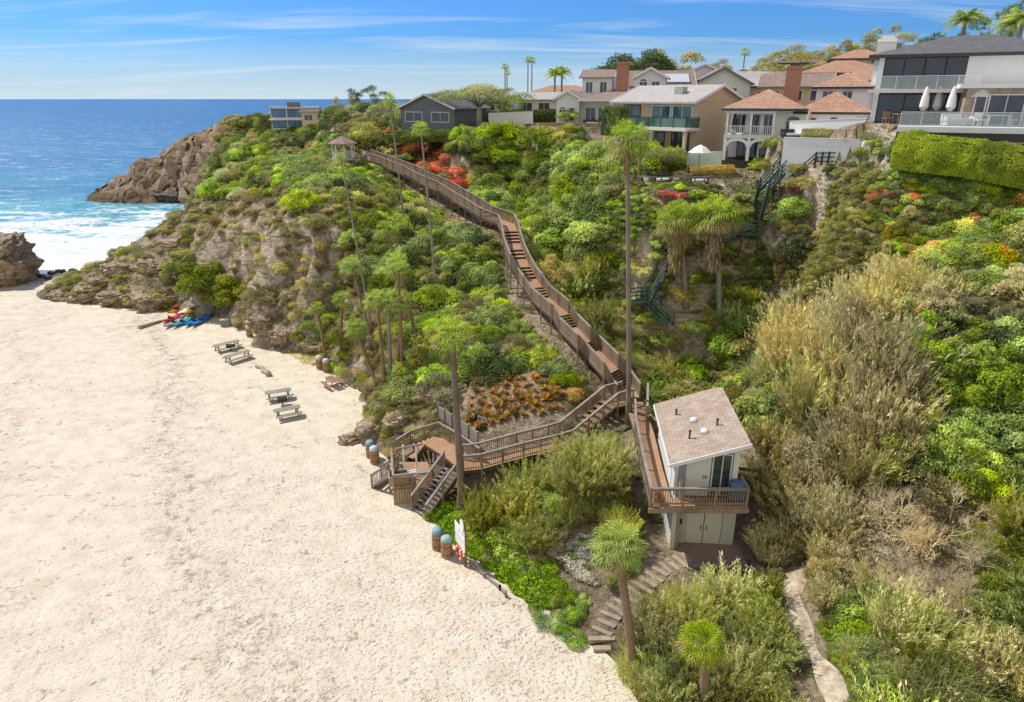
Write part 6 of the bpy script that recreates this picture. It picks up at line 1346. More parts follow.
for i in range(len(xs)):
    if gp_[i] < .15 or zs[i] < .15: continue
    px, py = PX[i], PY[i]
    if not (-60 < px < 1110 and 20 < py < 850): continue
    z = next((z for z in ZN if inpoly(px, py, z[2])), None)
    if z is None or not z[3]: continue
    x, y = float(xs[i, 0]), float(xs[i, 1])
    s = r_.uniform(*z[4]); ch = z[6]
    if SLP[i] > 1.3 and z[0] in ('cliffbare', 'cliffpalm', 'bluffedge', 'clifftip', 'headland'): ch *= .55
    if z[0] == 'plateau' and y > 128: continue
    if r_.random() > ch: continue
    if y > 125 and z[0] not in ('headland', 'plateau'): s *= 1.6
    d = segdist(x, y); d2 = nearside(x, y)
    if min(d, d2+.15) < .22: continue
    s = min(s, max(.38, d*.95), max(.38, d2*1.1))
    if 9 < x < 26 and 57 < y < 66: s = min(s, .95)
    if 21 < x < 32 and 49.5 < y < 60.5: s = min(s, .75)
    if 10 < x < 22 and 60.5 < y < 66: s = min(s, .6)
    if 26 < x < 50 and 44.5 < y < 51: s = min(s, 1.35)
    if 24 < x < 34 and 44 < y <= 49.5: s = min(s, 1.5)
    if blocked(x, y, s): continue
    if any(math.hypot(x-a, y-b) < c+s*.35 for a, b, c in SPECIAL): continue
    sp = s*z[5]*1.25; ck = (int(x//4), int(y//4)); zz = float(zs[i]); ok = True
    for a in (-1, 0, 1):
        for b in (-1, 0, 1):
            for (qx, qy, qz, qs) in cells.get((ck[0]+a, ck[1]+b), ()):
                if math.sqrt((x-qx)**2+(y-qy)**2+(zz-qz)**2) < (sp+qs)*.5: ok = False; break
            if not ok: break
        if not ok: break
    if not ok: continue
    cells.setdefault(ck, []).append((x, y, zz, sp))
    ks = [k for k in z[3] if k in PR]; kind = r_.choices(ks, [z[3][k] for k in ks])[0]
    if kind in ('cane', 'broom', 'reed') and 21 < x < 33 and y > 50: kind = 'olive'
    key = kind+z[0]
    count[key] = count.get(key, 0)+1
    placed.append((kind, x, y, s, z[1], z[0]))
def gn_cover(name, kind, items, label, cat):
    """the many small ones of a kind as one object: points that carry copies of the prototypes"""
    n = len(items); me = bpy.data.meshes.new(name); me.vertices.add(n); me.vertices.foreach_set('co', np.array([[p[1], p[2], gh(p[1], p[2])-.12*p[3]] for p in items], np.float32).ravel())
    r = np.random.default_rng(n); A_ = me.attributes.new('pick', 'INT', 'POINT'); A_.data.foreach_set('value', r.integers(0, len(PR[kind]), n).astype(np.int32))
    A_ = me.attributes.new('rot', 'FLOAT_VECTOR', 'POINT'); A_.data.foreach_set('vector', np.stack([r.uniform(-.12,.12,n), r.uniform(-.12,.12,n), r.uniform(0,6.28,n)], 1).astype(np.float32).ravel())
    s_ = np.array([p[3] for p in items]); k_ = 1.25 if kind in ('broom', 'reed', 'leafy') else 1
    A_ = me.attributes.new('size', 'FLOAT_VECTOR', 'POINT'); A_.data.foreach_set('vector', np.stack([s_*r.uniform(.85,1.2,n), s_*r.uniform(.85,1.2,n), s_*k_*r.uniform(.85,1.15,n)], 1).astype(np.float32).ravel())
    col = bpy.data.collections.new('prototypes_'+kind)
    for i, m in enumerate(PR[kind]): o = bpy.data.objects.new(NAMES[kind]+'_source', m); col.objects.link(o); o.name = '%s_source_%02d' % (NAMES[kind], i)
    ng = bpy.data.node_groups.new('cover', 'GeometryNodeTree'); ng.interface.new_socket('Geometry', in_out='INPUT', socket_type='NodeSocketGeometry'); ng.interface.new_socket('Geometry', in_out='OUTPUT', socket_type='NodeSocketGeometry')
    N_ = ng.nodes.new; gi = N_('NodeGroupInput'); go = N_('NodeGroupOutput'); ci = N_('GeometryNodeCollectionInfo'); ci.inputs['Collection'].default_value = col; ci.inputs['Separate Children'].default_value = True; ci.inputs['Reset Children'].default_value = True
    ip = N_('GeometryNodeInstanceOnPoints'); ip.inputs['Pick Instance'].default_value = True; ng.links.new(gi.outputs[0], ip.inputs['Points']); ng.links.new(ci.outputs[0], ip.inputs['Instance'])
    for an, ty, so_ in (('pick', 'INT', 'Instance Index'), ('rot', 'FLOAT_VECTOR', 'Rotation'), ('size', 'FLOAT_VECTOR', 'Scale')):
        na = N_('GeometryNodeInputNamedAttribute'); na.data_type = ty; na.inputs['Name'].default_value = an; src = na.outputs[0]
        if an == 'rot': er = N_('FunctionNodeEulerToRotation'); ng.links.new(src, er.inputs[0]); src = er.outputs[0]
        ng.links.new(src, ip.inputs[so_])
    ng.links.new(ip.outputs[0], go.inputs[0]); o = bpy.data.objects.new(name, me); COL.objects.link(o); o.modifiers.new('cover', 'NODES').node_group = ng; tag(o, label, cat, kind='stuff'); return o
bykind = {}
for p in placed: bykind.setdefault(p[0], []).append(p)
for kind, L_ in bykind.items():
    L_.sort(key=lambda p: -p[3]/math.hypot(p[1], p[2]))
    for kind_, x, y, s, where, zn in L_[:270]:
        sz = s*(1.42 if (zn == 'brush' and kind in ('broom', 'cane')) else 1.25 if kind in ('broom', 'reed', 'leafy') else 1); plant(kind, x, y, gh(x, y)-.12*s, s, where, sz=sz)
    if len(L_) > 270: gn_cover(NAMES[kind]+'_cover', kind, L_[270:], 'smaller and farther '+LOOK[kind]+'s filling the gaps on the bluff', CATS.get(kind, 'shrub')+' cover')
print('KINDS', {k: len(v) for k, v in bykind.items()})
print('PLANTS', len(placed), {z[0]: sum(1 for p in placed if p[5] == z[0]) for z in ZN})
# succulents planted in rows
k = 0
for row in range(7):
    for c in range(12):
        f, g_ = c/10, row/6; px = 468+(548-468)*f+g_*8+random.uniform(-2.5,2.5); py = 428-42*g_-(18*f if g_ < .5 else 10*f)+random.uniform(-2,2)
        h_ = hit(px, py)
        if h_ and segdist(h_[0], h_[1]) > .3: plant('succ', h_[0], h_[1], h_[2], random.uniform(.40,.66), 'in the terraced garden above the ramp')
# ------------------------------------------------------------------ ground cover (uncountable low growth)
def ground_cover():
    dxA = np.gradient(GX)[None, :]*np.gradient(GY)[:, None]; dist2 = MX**2+MY**2+(MZ-H)**2
    w = dxA*np.sqrt(1+SL**2)/dist2*(MZ > .25)*(MY < 210)
    px, py = proj(MX, MY, MZ); gd_ = np.array([inpoly(a_, b_, ZN[0][2]) if (440 < a_ < 570 and 360 < b_ < 450) else False for a_, b_ in zip(px.ravel(), py.ravel())]).reshape(px.shape); w = w*(1-.93*gd_); w = w*((px > -80) & (px < 1110) & (py < 800))
    bare = fbm(MX/5, MY/5, 0, 3, 91); cl = (px < 345)*(py > 195)*1.0; hd = (MY > 150)*(SL > .35)
    w = w*np.clip(.55+bare*1.6-cl*.35, 0.02, 1)*(1-.97*hd)
    for i, (ax, ay, bx, by, r) in enumerate(AVOID):
        pass
    n = 150000; k = rng.choice(w.size, n, p=(w/w.sum()).ravel()); j, i = np.divmod(k, MX.shape[1])
    x = GX[i]+rng.uniform(-.5, .5, n)*.6; y = GY[j]+rng.uniform(-.5, .5, n)*np.gradient(GY)[j]; z = hz(x, y)
    ok = z > .2
    for x0, x1, y0, y1 in FOOT+[(8.4, 13.0, 30.5, 36)]: ok &= ~((x > x0) & (x < x1) & (y > y0) & (y < y1))
    for a in AV:
        L2 = max((a[2]-a[0])**2+(a[3]-a[1])**2, 1e-6); t_ = np.clip(((x-a[0])*(a[2]-a[0])+(y-a[1])*(a[3]-a[1]))/L2, 0, 1); ok &= np.hypot(x-a[0]-t_*(a[2]-a[0]), y-a[1]-t_*(a[3]-a[1])) > a[4]*.8
    ppx, ppy = proj(x, y, z); pa = (ppx > 772)*(ppy > 585)*(ppx < 845); ok &= ~((pa > 0) & (rng.uniform(size=n) < .85))
    x, y, z = x[ok], y[ok], z[ok]; n = len(x); d = np.hypot(x, y); s = np.clip(d*.0032, .08, .38)
    P = np.stack([x, y, z+s*.35*rng.uniform(0, 1.6, n)], 1); N = np.tile([0, 0, 1.], (n, 1))
    V, Fq, at = cards(P, N, s*1.5, s*.5, rng.uniform(0, 1, n), None, 1.2)
    c = fbm(x/3.5, y/3.5, 0, 3, 55)+rng.normal(0, .12, n); mi = np.where(c > .12, 0, np.where(c > -.08, 1, 2)); mi = np.where((ppx[ok] < 345) & (mi == 0), 1, mi)
    o = link('ground_cover', npmesh('ground_cover', V, Fq, None, at, mats=[G['mid'], G['olive'], G['tan']], midx=mi)); tag(o, 'low mixed green and dry growth covering the soil between the shrubs', 'ground cover', kind='stuff')
ground_cover()
# ice plant on the sand at the cliff foot
def mat_patch(lab, pts, r, n, mats, sz=.10, hgt=.25):
    P = []; 
    for _ in range(n):
        a = random.choice(pts); ang_ = random.uniform(0, 6.28); q = r*math.sqrt(random.random()); x, y = a[0]+q*math.cos(ang_), a[1]+q*math.sin(ang_)*.8; P.append((x, y, gh(x, y)+hgt*random.random()*(1-q/r*.6)))
    P = np.array(P); V, Fq, at = cards(P, np.tile([0, 0, 1.], (n, 1)), sz*1.6, sz*.6, rng.uniform(0, 1, n), None, 1.0)
    mi = rng.integers(0, len(mats), n); o = link('ice_plant', npmesh('ice_plant', V, Fq, None, at, mats=mats, midx=mi)); tag(o, lab, 'ground cover', kind='stuff')
mat_patch('low olive ice plant mat spreading onto the sand by the beach palms', [gz(299,350), gz(309,355), gz(318,360), gz(345,366), gz(355,371), gz(290,344)], 1.9, 9000, [G['olive'], G['mid'], G['gold']])
mat_patch('small olive mat on the sand beside the kayaks', [gz(166,307), gz(172,310)], 1.3, 2500, [G['olive'], G['mid']])
mat_patch('bright green leafy bank along the sand edge', [gz(455,528), gz(470,540), gz(485,552), gz(500,563), gz(515,575), gz(530,588), gz(545,598), gz(490,540), gz(520,560), gz(440,515)], 1.15, 26000, [G['vivid'], G['bright'], G['mid']], .12, .6)
# ------------------------------------------------------------------ palms
def fan_crown(seed, nl=29, blades=15, droop=.9, up=.35, bw=.030, mats=('palm', 'palmdry'), dryf=.16):
    r = np.random.default_rng(seed); V = []; Fq = []; at = []; mi = []
    for l in range(nl):
        a = 2.39996*l+r.uniform(-.2, .2); f = l/nl; el = 1.35-1.9*f**.8+r.uniform(-.22, .22); D = np.array([math.cos(a)*math.cos(el), math.sin(a)*math.cos(el), math.sin(el)])
        S_ = np.array([-math.sin(a), math.cos(a), 0.]); U = np.cross(D, S_)*-1; pl = r.uniform(.40, .52); R_ = r.uniform(.45, .58); dry = f > 1-dryf
        b = len(V); V += list(np.array([S_*.012, -S_*.012, D*pl-S_*.010, D*pl+S_*.010])); Fq.append([b, b+1, b+2, b+3]); at += [.4]*4; mi.append(1 if dry else 0)
        for k in range(blades):
            t_ = (k/(blades-1)*2-1)*1.35; dr = D*math.cos(t_)+S_*math.sin(t_); L = R_*(1-.18*abs(t_)/1.35)*r.uniform(.9, 1.05); W_ = np.cross(dr, U); W_ /= np.linalg.norm(W_); o_ = D*pl
            p1 = o_+dr*L*.55+U*.03*(k % 2*2-1); p2 = o_+dr*L*.85-np.array([0, 0, droop*.16*L]); p3 = o_+dr*L-np.array([0, 0, droop*.5*L])
            b = len(V); V += [o_, p1-W_*bw*.6, p1+W_*bw*.6, p2+W_*bw*.35, p2-W_*bw*.35, p3]; V[b] = o_
            Fq += [[b, b+1, b+2, b], [b+1, b+4, b+3, b+2], [b+4, b+5, b+3, b+4]]
            c = float(np.clip(.5+r.uniform(-.3, .3)+.2*math.sin(el), 0, 1)); at += [c*.8, c, c, c, c, min(1, c+.2)]; mi += [1 if dry else 0]*3
    # triangles padded as quads are unsafe: rebuild as triangles
    T_ = []; m2 = []
    for q, m in zip(Fq, mi):
        if q[3] == q[0]: T_.append(q[:3]); m2.append(m)
        else: T_ += [[q[0], q[1], q[2]], [q[0], q[2], q[3]]]; m2 += [m, m]
    return npmesh('palm_fronds', np.array(V), np.array(T_), None, np.array(at), 3, mats=[G[mats[0]], G[mats[1]]], midx=np.array(m2))
def skirt_mesh(seed, n=420, h=1.0, r=.35):
    q = np.random.default_rng(seed); a = q.uniform(0, 6.28, n); z = -q.uniform(0, 1, n)**.8*h; rr = r*(.55+.45*(1+z/h))*q.uniform(.7, 1.15, n); P = np.stack([rr*np.cos(a), rr*np.sin(a), z], 1); N = np.stack([np.cos(a), np.sin(a), .3+0*a], 1)
    al = np.stack([np.cos(a)*.25, np.sin(a)*.25, -1+0*a], 1); V, Fq, at = cards(P, N, .38, .05, q.uniform(0, 1, n), al, .5); return npmesh('dead_fronds', V, Fq, G['palmdry'], at)
FC = [fan_crown(500+i) for i in range(3)]; FC2 = [fan_crown(520+i, 38, 15, 1.0, dryf=.34, bw=.032) for i in range(2)]; SK = [skirt_mesh(540), skirt_mesh(541, 900, 2.2, .42)]
def feather_crown(seed, nl=22, droop=.9, mat='palm'):
    r = np.random.default_rng(seed); V = []; Q = []; at = []
    for l in range(nl):
        a = 2.39996*l+r.uniform(-.2, .2); el = 1.25-1.25*(l/nl)+r.uniform(-.1, .1); L = r.uniform(.85, 1.05); pts = []
        for k in range(11):
            f = k/10; pts.append(np.array([math.cos(a)*math.cos(el)*L*f, math.sin(a)*math.cos(el)*L*f, math.sin(el)*L*f-droop*.62*f*f*L]))
        S_ = np.array([-math.sin(a), math.cos(a), 0])
        for k in range(1, 11):
            for q in range(2):
                f = (k+q*.5)/10.5; p = pts[k-1]+(pts[k]-pts[k-1])*(q*.5+.25); d = pts[k]-pts[k-1]; d = d/np.linalg.norm(d); ll = .24*math.sin(math.pi*min(.97, f*.85+.12))
                for s in (-1, 1):
                    tip = p+S_*s*ll*.8+d*ll*.5-np.array([0, 0, ll*.55]); b = len(V); V += [p-d*.022, p+d*.022, tip]; Q.append([b, b+1, b+2]); c = r.uniform(.2, .9); at += [c, c, c]
    return npmesh('palm_fronds', np.array(V), np.array(Q), G[mat], np.array(at), 3)
QC = [feather_crown(560), feather_crown(561)]
def palm(top, base, r, tr, label, crown=None, skirt=0, bark=None, curve=0., scrown=1.0, group=None, name='palm_tree'):
    """base/top: world points; r crown radius; tr trunk radius at the base"""
    b = Vector(base); t_ = Vector(top); root = empty(name, b, 0, label, 'palm tree', group); v = t_-b; pts = []; rs = []; side = Vector((v.y, -v.x, 0)); side = side.normalized() if side.length > .01 else Vector((1,0,0))
    for i in range(41):
        f = i/40; p = v*f+side*curve*math.sin(math.pi*f)*v.length*.05; p.z = v.z*f; p.x = v.x*(f**1.15); p.y = v.y*(f**1.15); pts.append(p); rs.append(tr*(1.35-.5*min(1, f*8)-.25*f)*(1+(.07 if i % 2 else -.04)*random.uniform(.4, 1.4)))
    pts[0].z = -.5
    MB().tube(pts, rs, 10).build('trunk', bark or BARKG, root, True)
    c = link('crown', random.choice(crown or FC), root); c.location = v; c.scale = (r, r, r*scrown); c.rotation_euler = (random.uniform(-.1,.1), random.uniform(-.1,.1), random.uniform(0, 6.28))
    if skirt: s = link('dead_fronds', SK[skirt-1], root); s.location = v+Vector((0, 0, .1*r)); s.scale = (r*.8,)*3
    return root
def palm_px(bx, by, tx, ty, r, tr, label, Y=None, z=None, **kw):
    if Y is None:
        h_ = gz(bx, by, z) if z is not None else hit(bx, by)
        if h_ is None: print('NO HIT', label); return
        b = (h_[0], h_[1], gh(h_[0], h_[1]))
    else: q = gy(bx, by, Y); b = (q[0], Y, gh(q[0], Y))
    palm(gy(tx, ty, b[1]), b, r, tr, label, **kw)
palm_px(629, 414, 627, 143, 1.85, .21, 'tallest slender fan palm rising beside the stair junction', z=4.2, skirt=1, bark=wood('tall_palm_bark', (.13,.10,.075), (.30,.245,.18)))
palm_px(462, 508, 452, 336, 1.6, .28, 'fan palm with a rough brown trunk standing beside the beach stairs', z=.6, bark=BARK)
palm_px(634, 668, 617, 548, 1.45, .28, 'leaning reddish fan palm at the foot of the log steps', z=.3, bark=BARKR, curve=-.5)
palm_px(706, 720, 703, 643, 1.15, .24, 'young fan palm at the bottom edge of the picture', z=.8, bark=BARKR)
palm_px(686, 306, 679, 222, 2.5, .26, 'shaggy fan palm, left one of the twin palms in the ravine', crown=FC2, skirt=2)
palm_px(719, 338, 717, 218, 2.6, .28, 'shaggy fan palm, right one of the twin palms in the ravine', crown=FC2, skirt=2)
palm_px(405, 232, 390, 103, .95, .13, 'very thin tall palm left of the orange flowering bushes', crown=FC, scrown=1.5)
palm_px(436, 290, 421, 131, 1.15, .13, 'very thin tall palm standing in front of the orange flowering bushes', crown=FC)
palm_px(371, 330, 341, 160, .85, .13, 'thin leaning palm in front of the gazebo bluff', crown=FC)
palm_px(455, 330, 390, 235, 1.9, .16, 'bushy palm leaning left on the cliff above the beach palms') if False else None
for bx, by, tx, ty, r, lab in [(385,386,377,302,1.5,'beach palm with a leaning brown trunk, left of the dense cluster'), (391,383,388,300,1.4,'beach palm in the middle of the dense cluster'), (397,380,402,302,1.4,'beach palm at the right of the dense cluster'),
     (403,378,398,270,1.3,'taller beach palm rising behind the dense cluster'), (376,386,356,330,1.3,'short beach palm bending out over the sand, left of the cluster'), (327,366,317,309,1.0,'small curved beach palm nearest the brown bins'),
     (341,358,342,300,1.2,'beach palm behind the small curved one at the cliff foot'), (372,345,352,268,1.3,'leafy palm against the cliff behind the beach palms'), (418,352,398,262,1.25,'palm with upright trunk on the slope right of the beach palms'), (409,300,386,232,1.5,'palm with a full crown below the two thin tall palms')]:
    palm_px(bx, by, tx, ty, r, .2, lab, bark=BARKR if random.random() < .6 else BARKG, curve=random.uniform(-1, 1))
palm_px(420, 345, 402, 332, 1.2, .12, 'low spiky palm in the shade right of the beach cluster')
palm_px(188, 0, 0, 0, 1, 1, '') if False else None
for tx, ty, Y, r, lab in [(505,67,190,1.3,'distant slim palm, left one of the pair above the pale roof'), (507,73,185,1.2,'distant slim palm, lower one of the pair above the pale roof'), (528,60,195,1.4,'distant tall palm on the skyline, left of two'), (532,61,197,1.4,'distant tall palm on the skyline, right of two'), (745,53,180,1.6,'single distant palm on the skyline right of the dome tree')]:
    q = gy(tx, ty, Y); palm(q, (q[0], q[1], gh(q[0], q[1])), r, .22, lab)
for tx, ty, Y, lab in [(555,74,150,'left feathery palm behind the gabled house'), (562,72,152,'right feathery palm behind the gabled house')]:
    q = gy(tx, ty, Y); palm(q, (q[0], q[1], gh(q[0], q[1])), 3.0, .3, lab, crown=QC)
q = gy(966, 20, 84); palm(q, (q[0], q[1], gh(q[0], q[1])), 3.0, .33, 'queen palm with drooping fronds above the modern house roof', crown=QC)
q = gy(1013, 24, 78); palm(q, (q[0], q[1], gh(q[0], q[1])), 2.8, .33, 'full green palm at the top right edge, left one', crown=QC)
q = gy(1024, 18, 76); palm(q, (q[0], q[1], gh(q[0], q[1])), 2.8, .33, 'full green palm at the top right edge, right one cut by the frame', crown=QC)
q = gy(641, 138, 67.5); palm(q, (q[0], q[1], 17.2), 1.5, .16, 'short green palm on the cliff edge patio', bark=BARKR)
# ------------------------------------------------------------------ trees
def tree(px, pyt, pyb, Y, w, crown, label, trunk=.25, ch=.6, base=None, flat=1.0, name='tree', bark=None, limbs=6):
    """crown spans world width w; top of the crown at pixel row pyt; crown mesh covers fraction ch of the height"""
    t_ = gy(px, pyt, Y); bz = gh(t_[0], Y) if base is None else base; hh = t_[2]-bz; r = empty(name, (t_[0], Y, bz), random.uniform(0, 6.28), label, 'tree')
    cz = hh*(1-ch); m = MB(); m.tube([(0,0,-.4), (.1,0,cz*.5), (0,.15,cz+.15*hh*ch)], [trunk*1.3, trunk, trunk*.7], 9)
    for k in range(limbs):
        a = 2*math.pi*k/limbs+random.uniform(-.3,.3); q = random.uniform(.5,.85); m.tube([(0,.05,cz*.75), (math.cos(a)*w*.14, math.sin(a)*w*.14, cz+hh*ch*.10), (math.cos(a)*w*.36*q, math.sin(a)*w*.36*q, cz+hh*ch*.45*q)], [trunk*.5, trunk*.35, trunk*.12], 6)
    m.build('trunk', bark or BARK, r, True)
    c = link('crown', random.choice(crown), r); c.location = (0, 0, cz); c.scale = (w/2, w/2, hh*ch*flat); return r
def crownm(mat, n, nl, lr, leaf, asp, seed, rz=1, mat2=None, f2=.3, z0=0., interior=.3):
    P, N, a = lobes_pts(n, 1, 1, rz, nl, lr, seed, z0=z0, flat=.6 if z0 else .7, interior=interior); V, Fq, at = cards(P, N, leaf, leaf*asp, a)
    c = fbm(P[:, 0]*2, P[:, 1]*2, P[:, 2]*2, 2, seed); mi = ((c > np.quantile(c, 1-f2))).astype(int) if mat2 else None
    return npmesh('crown_foliage', V, Fq, mat, at, mats=[mat]+([mat2] if mat2 else []), midx=mi)
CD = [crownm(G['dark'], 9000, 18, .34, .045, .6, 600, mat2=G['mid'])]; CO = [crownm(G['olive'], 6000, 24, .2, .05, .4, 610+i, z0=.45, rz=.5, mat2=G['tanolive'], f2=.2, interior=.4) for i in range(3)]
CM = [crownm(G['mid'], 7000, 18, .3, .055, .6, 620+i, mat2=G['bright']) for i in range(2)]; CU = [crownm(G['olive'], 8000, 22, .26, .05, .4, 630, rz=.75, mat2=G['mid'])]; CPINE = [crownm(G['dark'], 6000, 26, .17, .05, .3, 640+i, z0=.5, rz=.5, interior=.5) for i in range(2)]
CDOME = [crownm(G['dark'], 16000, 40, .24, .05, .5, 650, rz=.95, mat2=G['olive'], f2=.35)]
tree(478, 72, 128, 105, 14, CU, 'umbrella shaped tree with pale bare branches and flat green crown above the orange bushes', .35, .5, bark=BARKG, limbs=12)
tree(500, 88, 110, 122, 9, CM, 'dark rounded tree right of the umbrella shaped tree', .3, .8)
tree(653, 32, 75, 150, 23, CDOME, 'wide dome shaped dark green pine on the skyline behind the grey house', .6, .75, limbs=10)
tree(366, 83, 112, 152, 11, CPINE, 'windswept dark pine beside the far grey house', .4, .75, bark=BARKG); tree(345, 92, 115, 156, 9, CO, 'grey leafless looking tree left of the windswept pine', .3, .85, bark=BARKG)
tree(390, 97, 120, 118, 4.5, CM, 'small green tree at the top of the thin palm', .2, .7); tree(321, 104, 118, 165, 4, CD, 'small dark tree right of the blue glass house', .2, .8); tree(262, 113, 130, 186, 5, CD, 'dark bush like tree left of the blue glass house', .2, .85)
for i, (px, py, w, cr, lab) in enumerate([(705,60,9,CO,'far tree between the dome pine and the single palm, left'), (722,57,9,CO,'far rusty green tree between the dome pine and the single palm, right'), (775,50,12,CO,'far rusty crowned tree, first in the skyline row above the terracotta roofs'), (795,43,14,CO,'far rusty crowned tree, second in the skyline row above the terracotta roofs'), (820,40,14,CO,'far rusty crowned tree, third in the skyline row above the terracotta roofs'),
     (845,40,13,CO,'far rusty crowned tree just left of the white chimney'), (862,34,12,CO,'far rusty crowned tree directly behind the white chimney'), (889,21,13,CO,'tall open crowned tree above the white chimney'), (912,36,8,CM,'yellow green tree behind the modern house roof'), (940,36,13,CO,'far tree behind the ridge of the modern house roof'), (925,30,12,CPINE,'dark open tree between the chimney and the queen palm'), (1010,-6,14,CPINE,'tall dark pine at the top right corner')]):
    tree(px, py, 70, 150+7*(i % 3) if px < 900 else 118, w, cr, lab, .35, .7, bark=BARKG if i % 2 else BARK)
tree(668, 137, 165, 71, 4.2, CU, 'small olive green tree on the lawn beside the patio', .16, .55, base=17.3); tree(567, 108, 125, 99.5, 3.5, CM, 'small yellow green tree at the left of the gabled house terrace', .14, .7)
# small fruit of detail: potted plants on terraces are left to the shrubs
# ------------------------------------------------------------------ hedges
def hedge(label, a, b, w, h, mats, leaf=.13, n=9000, cat='hedge'):
    a, b = Vector(a), Vector(b); L = (b-a).length; d = (b-a).normalized(); s = Vector((d.y, -d.x, 0)).normalized(); A_ = 2*h*L+w*L; P = []; N = []
    u = rng.uniform(0, 1, n); v = rng.uniform(0, 1, n); f = rng.uniform(0, 1, n); top = f < w/(2*h+w); side = np.where(rng.uniform(size=n) < .72, 1, -1)
    X = u*L; off = np.where(top, (v-.5)*w, side*w/2); zz = np.where(top, h, v*h); bum = fbm(X/1.3, off/1.3, zz/1.3, 3, int(L*10))*.28*h**.7; off = off+np.where(top, 0, side*bum); zz = zz+np.where(top, bum, 0)-np.where(top, np.abs(v-.5)**3*1.2, 0)
    hh_ = zz/h; rnd = np.where(top, 0, np.clip((hh_-.55)/.45, 0, 1)**2*.35*w); off = off-np.where(top, 0, side*rnd)+np.where(top, -off*.25, side*.15*w*np.sin(np.pi*np.clip(hh_, 0, 1))); zz = zz-np.where(top, (np.abs(v-.5)*2)**2*.22*h, 0); k = rng.uniform(0, .25, n); off *= 1-k*(~top)*.6; zz = zz-k*top
    P = np.array(a)[None]+np.array(d)[None]*X[:, None]+np.array(s)[None]*off[:, None]; P[:, 2] = (a.z+(b.z-a.z)*u)+zz
    Nn = np.where(top[:, None], np.array([[0, 0, 1.]]), np.array(s)[None]*side[:, None])
    V, Fq, at = cards(P, Nn, leaf, leaf*.6, np.clip(.5+fbm(P[:,0]/1.2, P[:,1]/1.2, P[:,2]/1.2, 2, 3)*.5+rng.uniform(-.2,.2,n), 0, 1), None, .7)
    mi = (rng.uniform(size=n) < .3).astype(int)+0*X.astype(int); r = empty('hedge', a, 0, label, cat); V = V-np.array(a)
    o = link('foliage', npmesh('hedge_foliage', V, Fq, None, at, mats=mats, midx=mi), r)
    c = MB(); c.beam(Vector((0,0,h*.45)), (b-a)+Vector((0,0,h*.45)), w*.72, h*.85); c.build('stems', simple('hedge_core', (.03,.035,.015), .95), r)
def gyh(px, Y, z): q = gy(px, 150, Y); return (q[0], q[1], z)
hedge('large clipped hedge bulging below the deck of the modern house', gyh(898,51.2,20.3), gyh(985,47.8,19.9), 2.4, 2.5, [G['yellow'], G['mid']], .12, 20000)
hedge('dark right end of the large hedge below the deck', gyh(982,48.0,19.9), gyh(1060,45.5,19.2), 2.6, 2.5, [G['mid'], G['yellow']], .12, 14000)
hedge('low clipped olive hedge directly above the white retaining wall', gyh(800,63.3,21.6), gyh(866,60.6,21.6), 1.2, .9, [G['olive'], G['yellow']], .12, 7000)
hedge('second clipped hedge row behind the low olive one at the patio wall', gyh(798,66.4,21.6), gyh(872,63.4,21.6), 1.2, 1.1, [G['olive'], G['bright']], .12, 7000)
hedge('rounded olive hedge at the corner where the two retaining walls meet', gyh(866,59.8,21.5), gyh(900,55.5,21.4), 1.5, 1.1, [G['olive'], G['mid']], .12, 6000)
hedge('dark low hedge at the foot of the white garden wall', gyh(490,107,20.9), gyh(536,104,21.0), .9, .5, [G['dark'], G['mid']], .2, 3500)
hedge('dark trimmed hedge behind the white garden wall', gyh(488,114,21.2), gyh(556,111,21.6), 1.2, 1.9, [G['dark'], G['mid']], .2, 6000)
hedge('green ivy bank under the terrace of the gabled house', gyh(540,95.2,18.4), gyh(582,93.5,18.4), 2.0, 2.6, [G['mid'], G['bright']], .2, 7000)
hedge('trimmed dark hedge behind the balcony at the left of the tan house', gyh(602,78,21.2), gyh(625,79,21.2), 1.2, 3.0, [G['dark'], G['mid']], .2, 4000)
hedge('dark green hedge below the dark grey gabled house', gyh(388,109,18.6), gyh(455,107,19.0), 2.0, 1.8, [G['dark'], G['mid']], .2, 7000)
hedge('flowering low border in front of the spanish house lawn', gyh(690,69.3,17.9), gyh(735,69.5,18.1), 1.0, .8, [G['gold'], G['mid']], .15, 4000)
# lawns
LAWN = simple('lawn_grass', (.13,.22,.04), .95, .3, 5, .5)
o = MB().add([(17.2,70,18.24),(23.6,70,18.24),(23.4,73.6,18.24),(17.8,74.3,18.24)], [(0,1,2,3)]).build('lawn', LAWN); tag(o, kind='structure')
q = [gyh(495,104,20.98), gyh(527,102,20.98), gyh(534,105,21.1), gyh(500,107.5,21.1)]; o = MB().add(q, [(0,1,2,3)]).build('lawn', LAWN); tag(o, kind='structure')
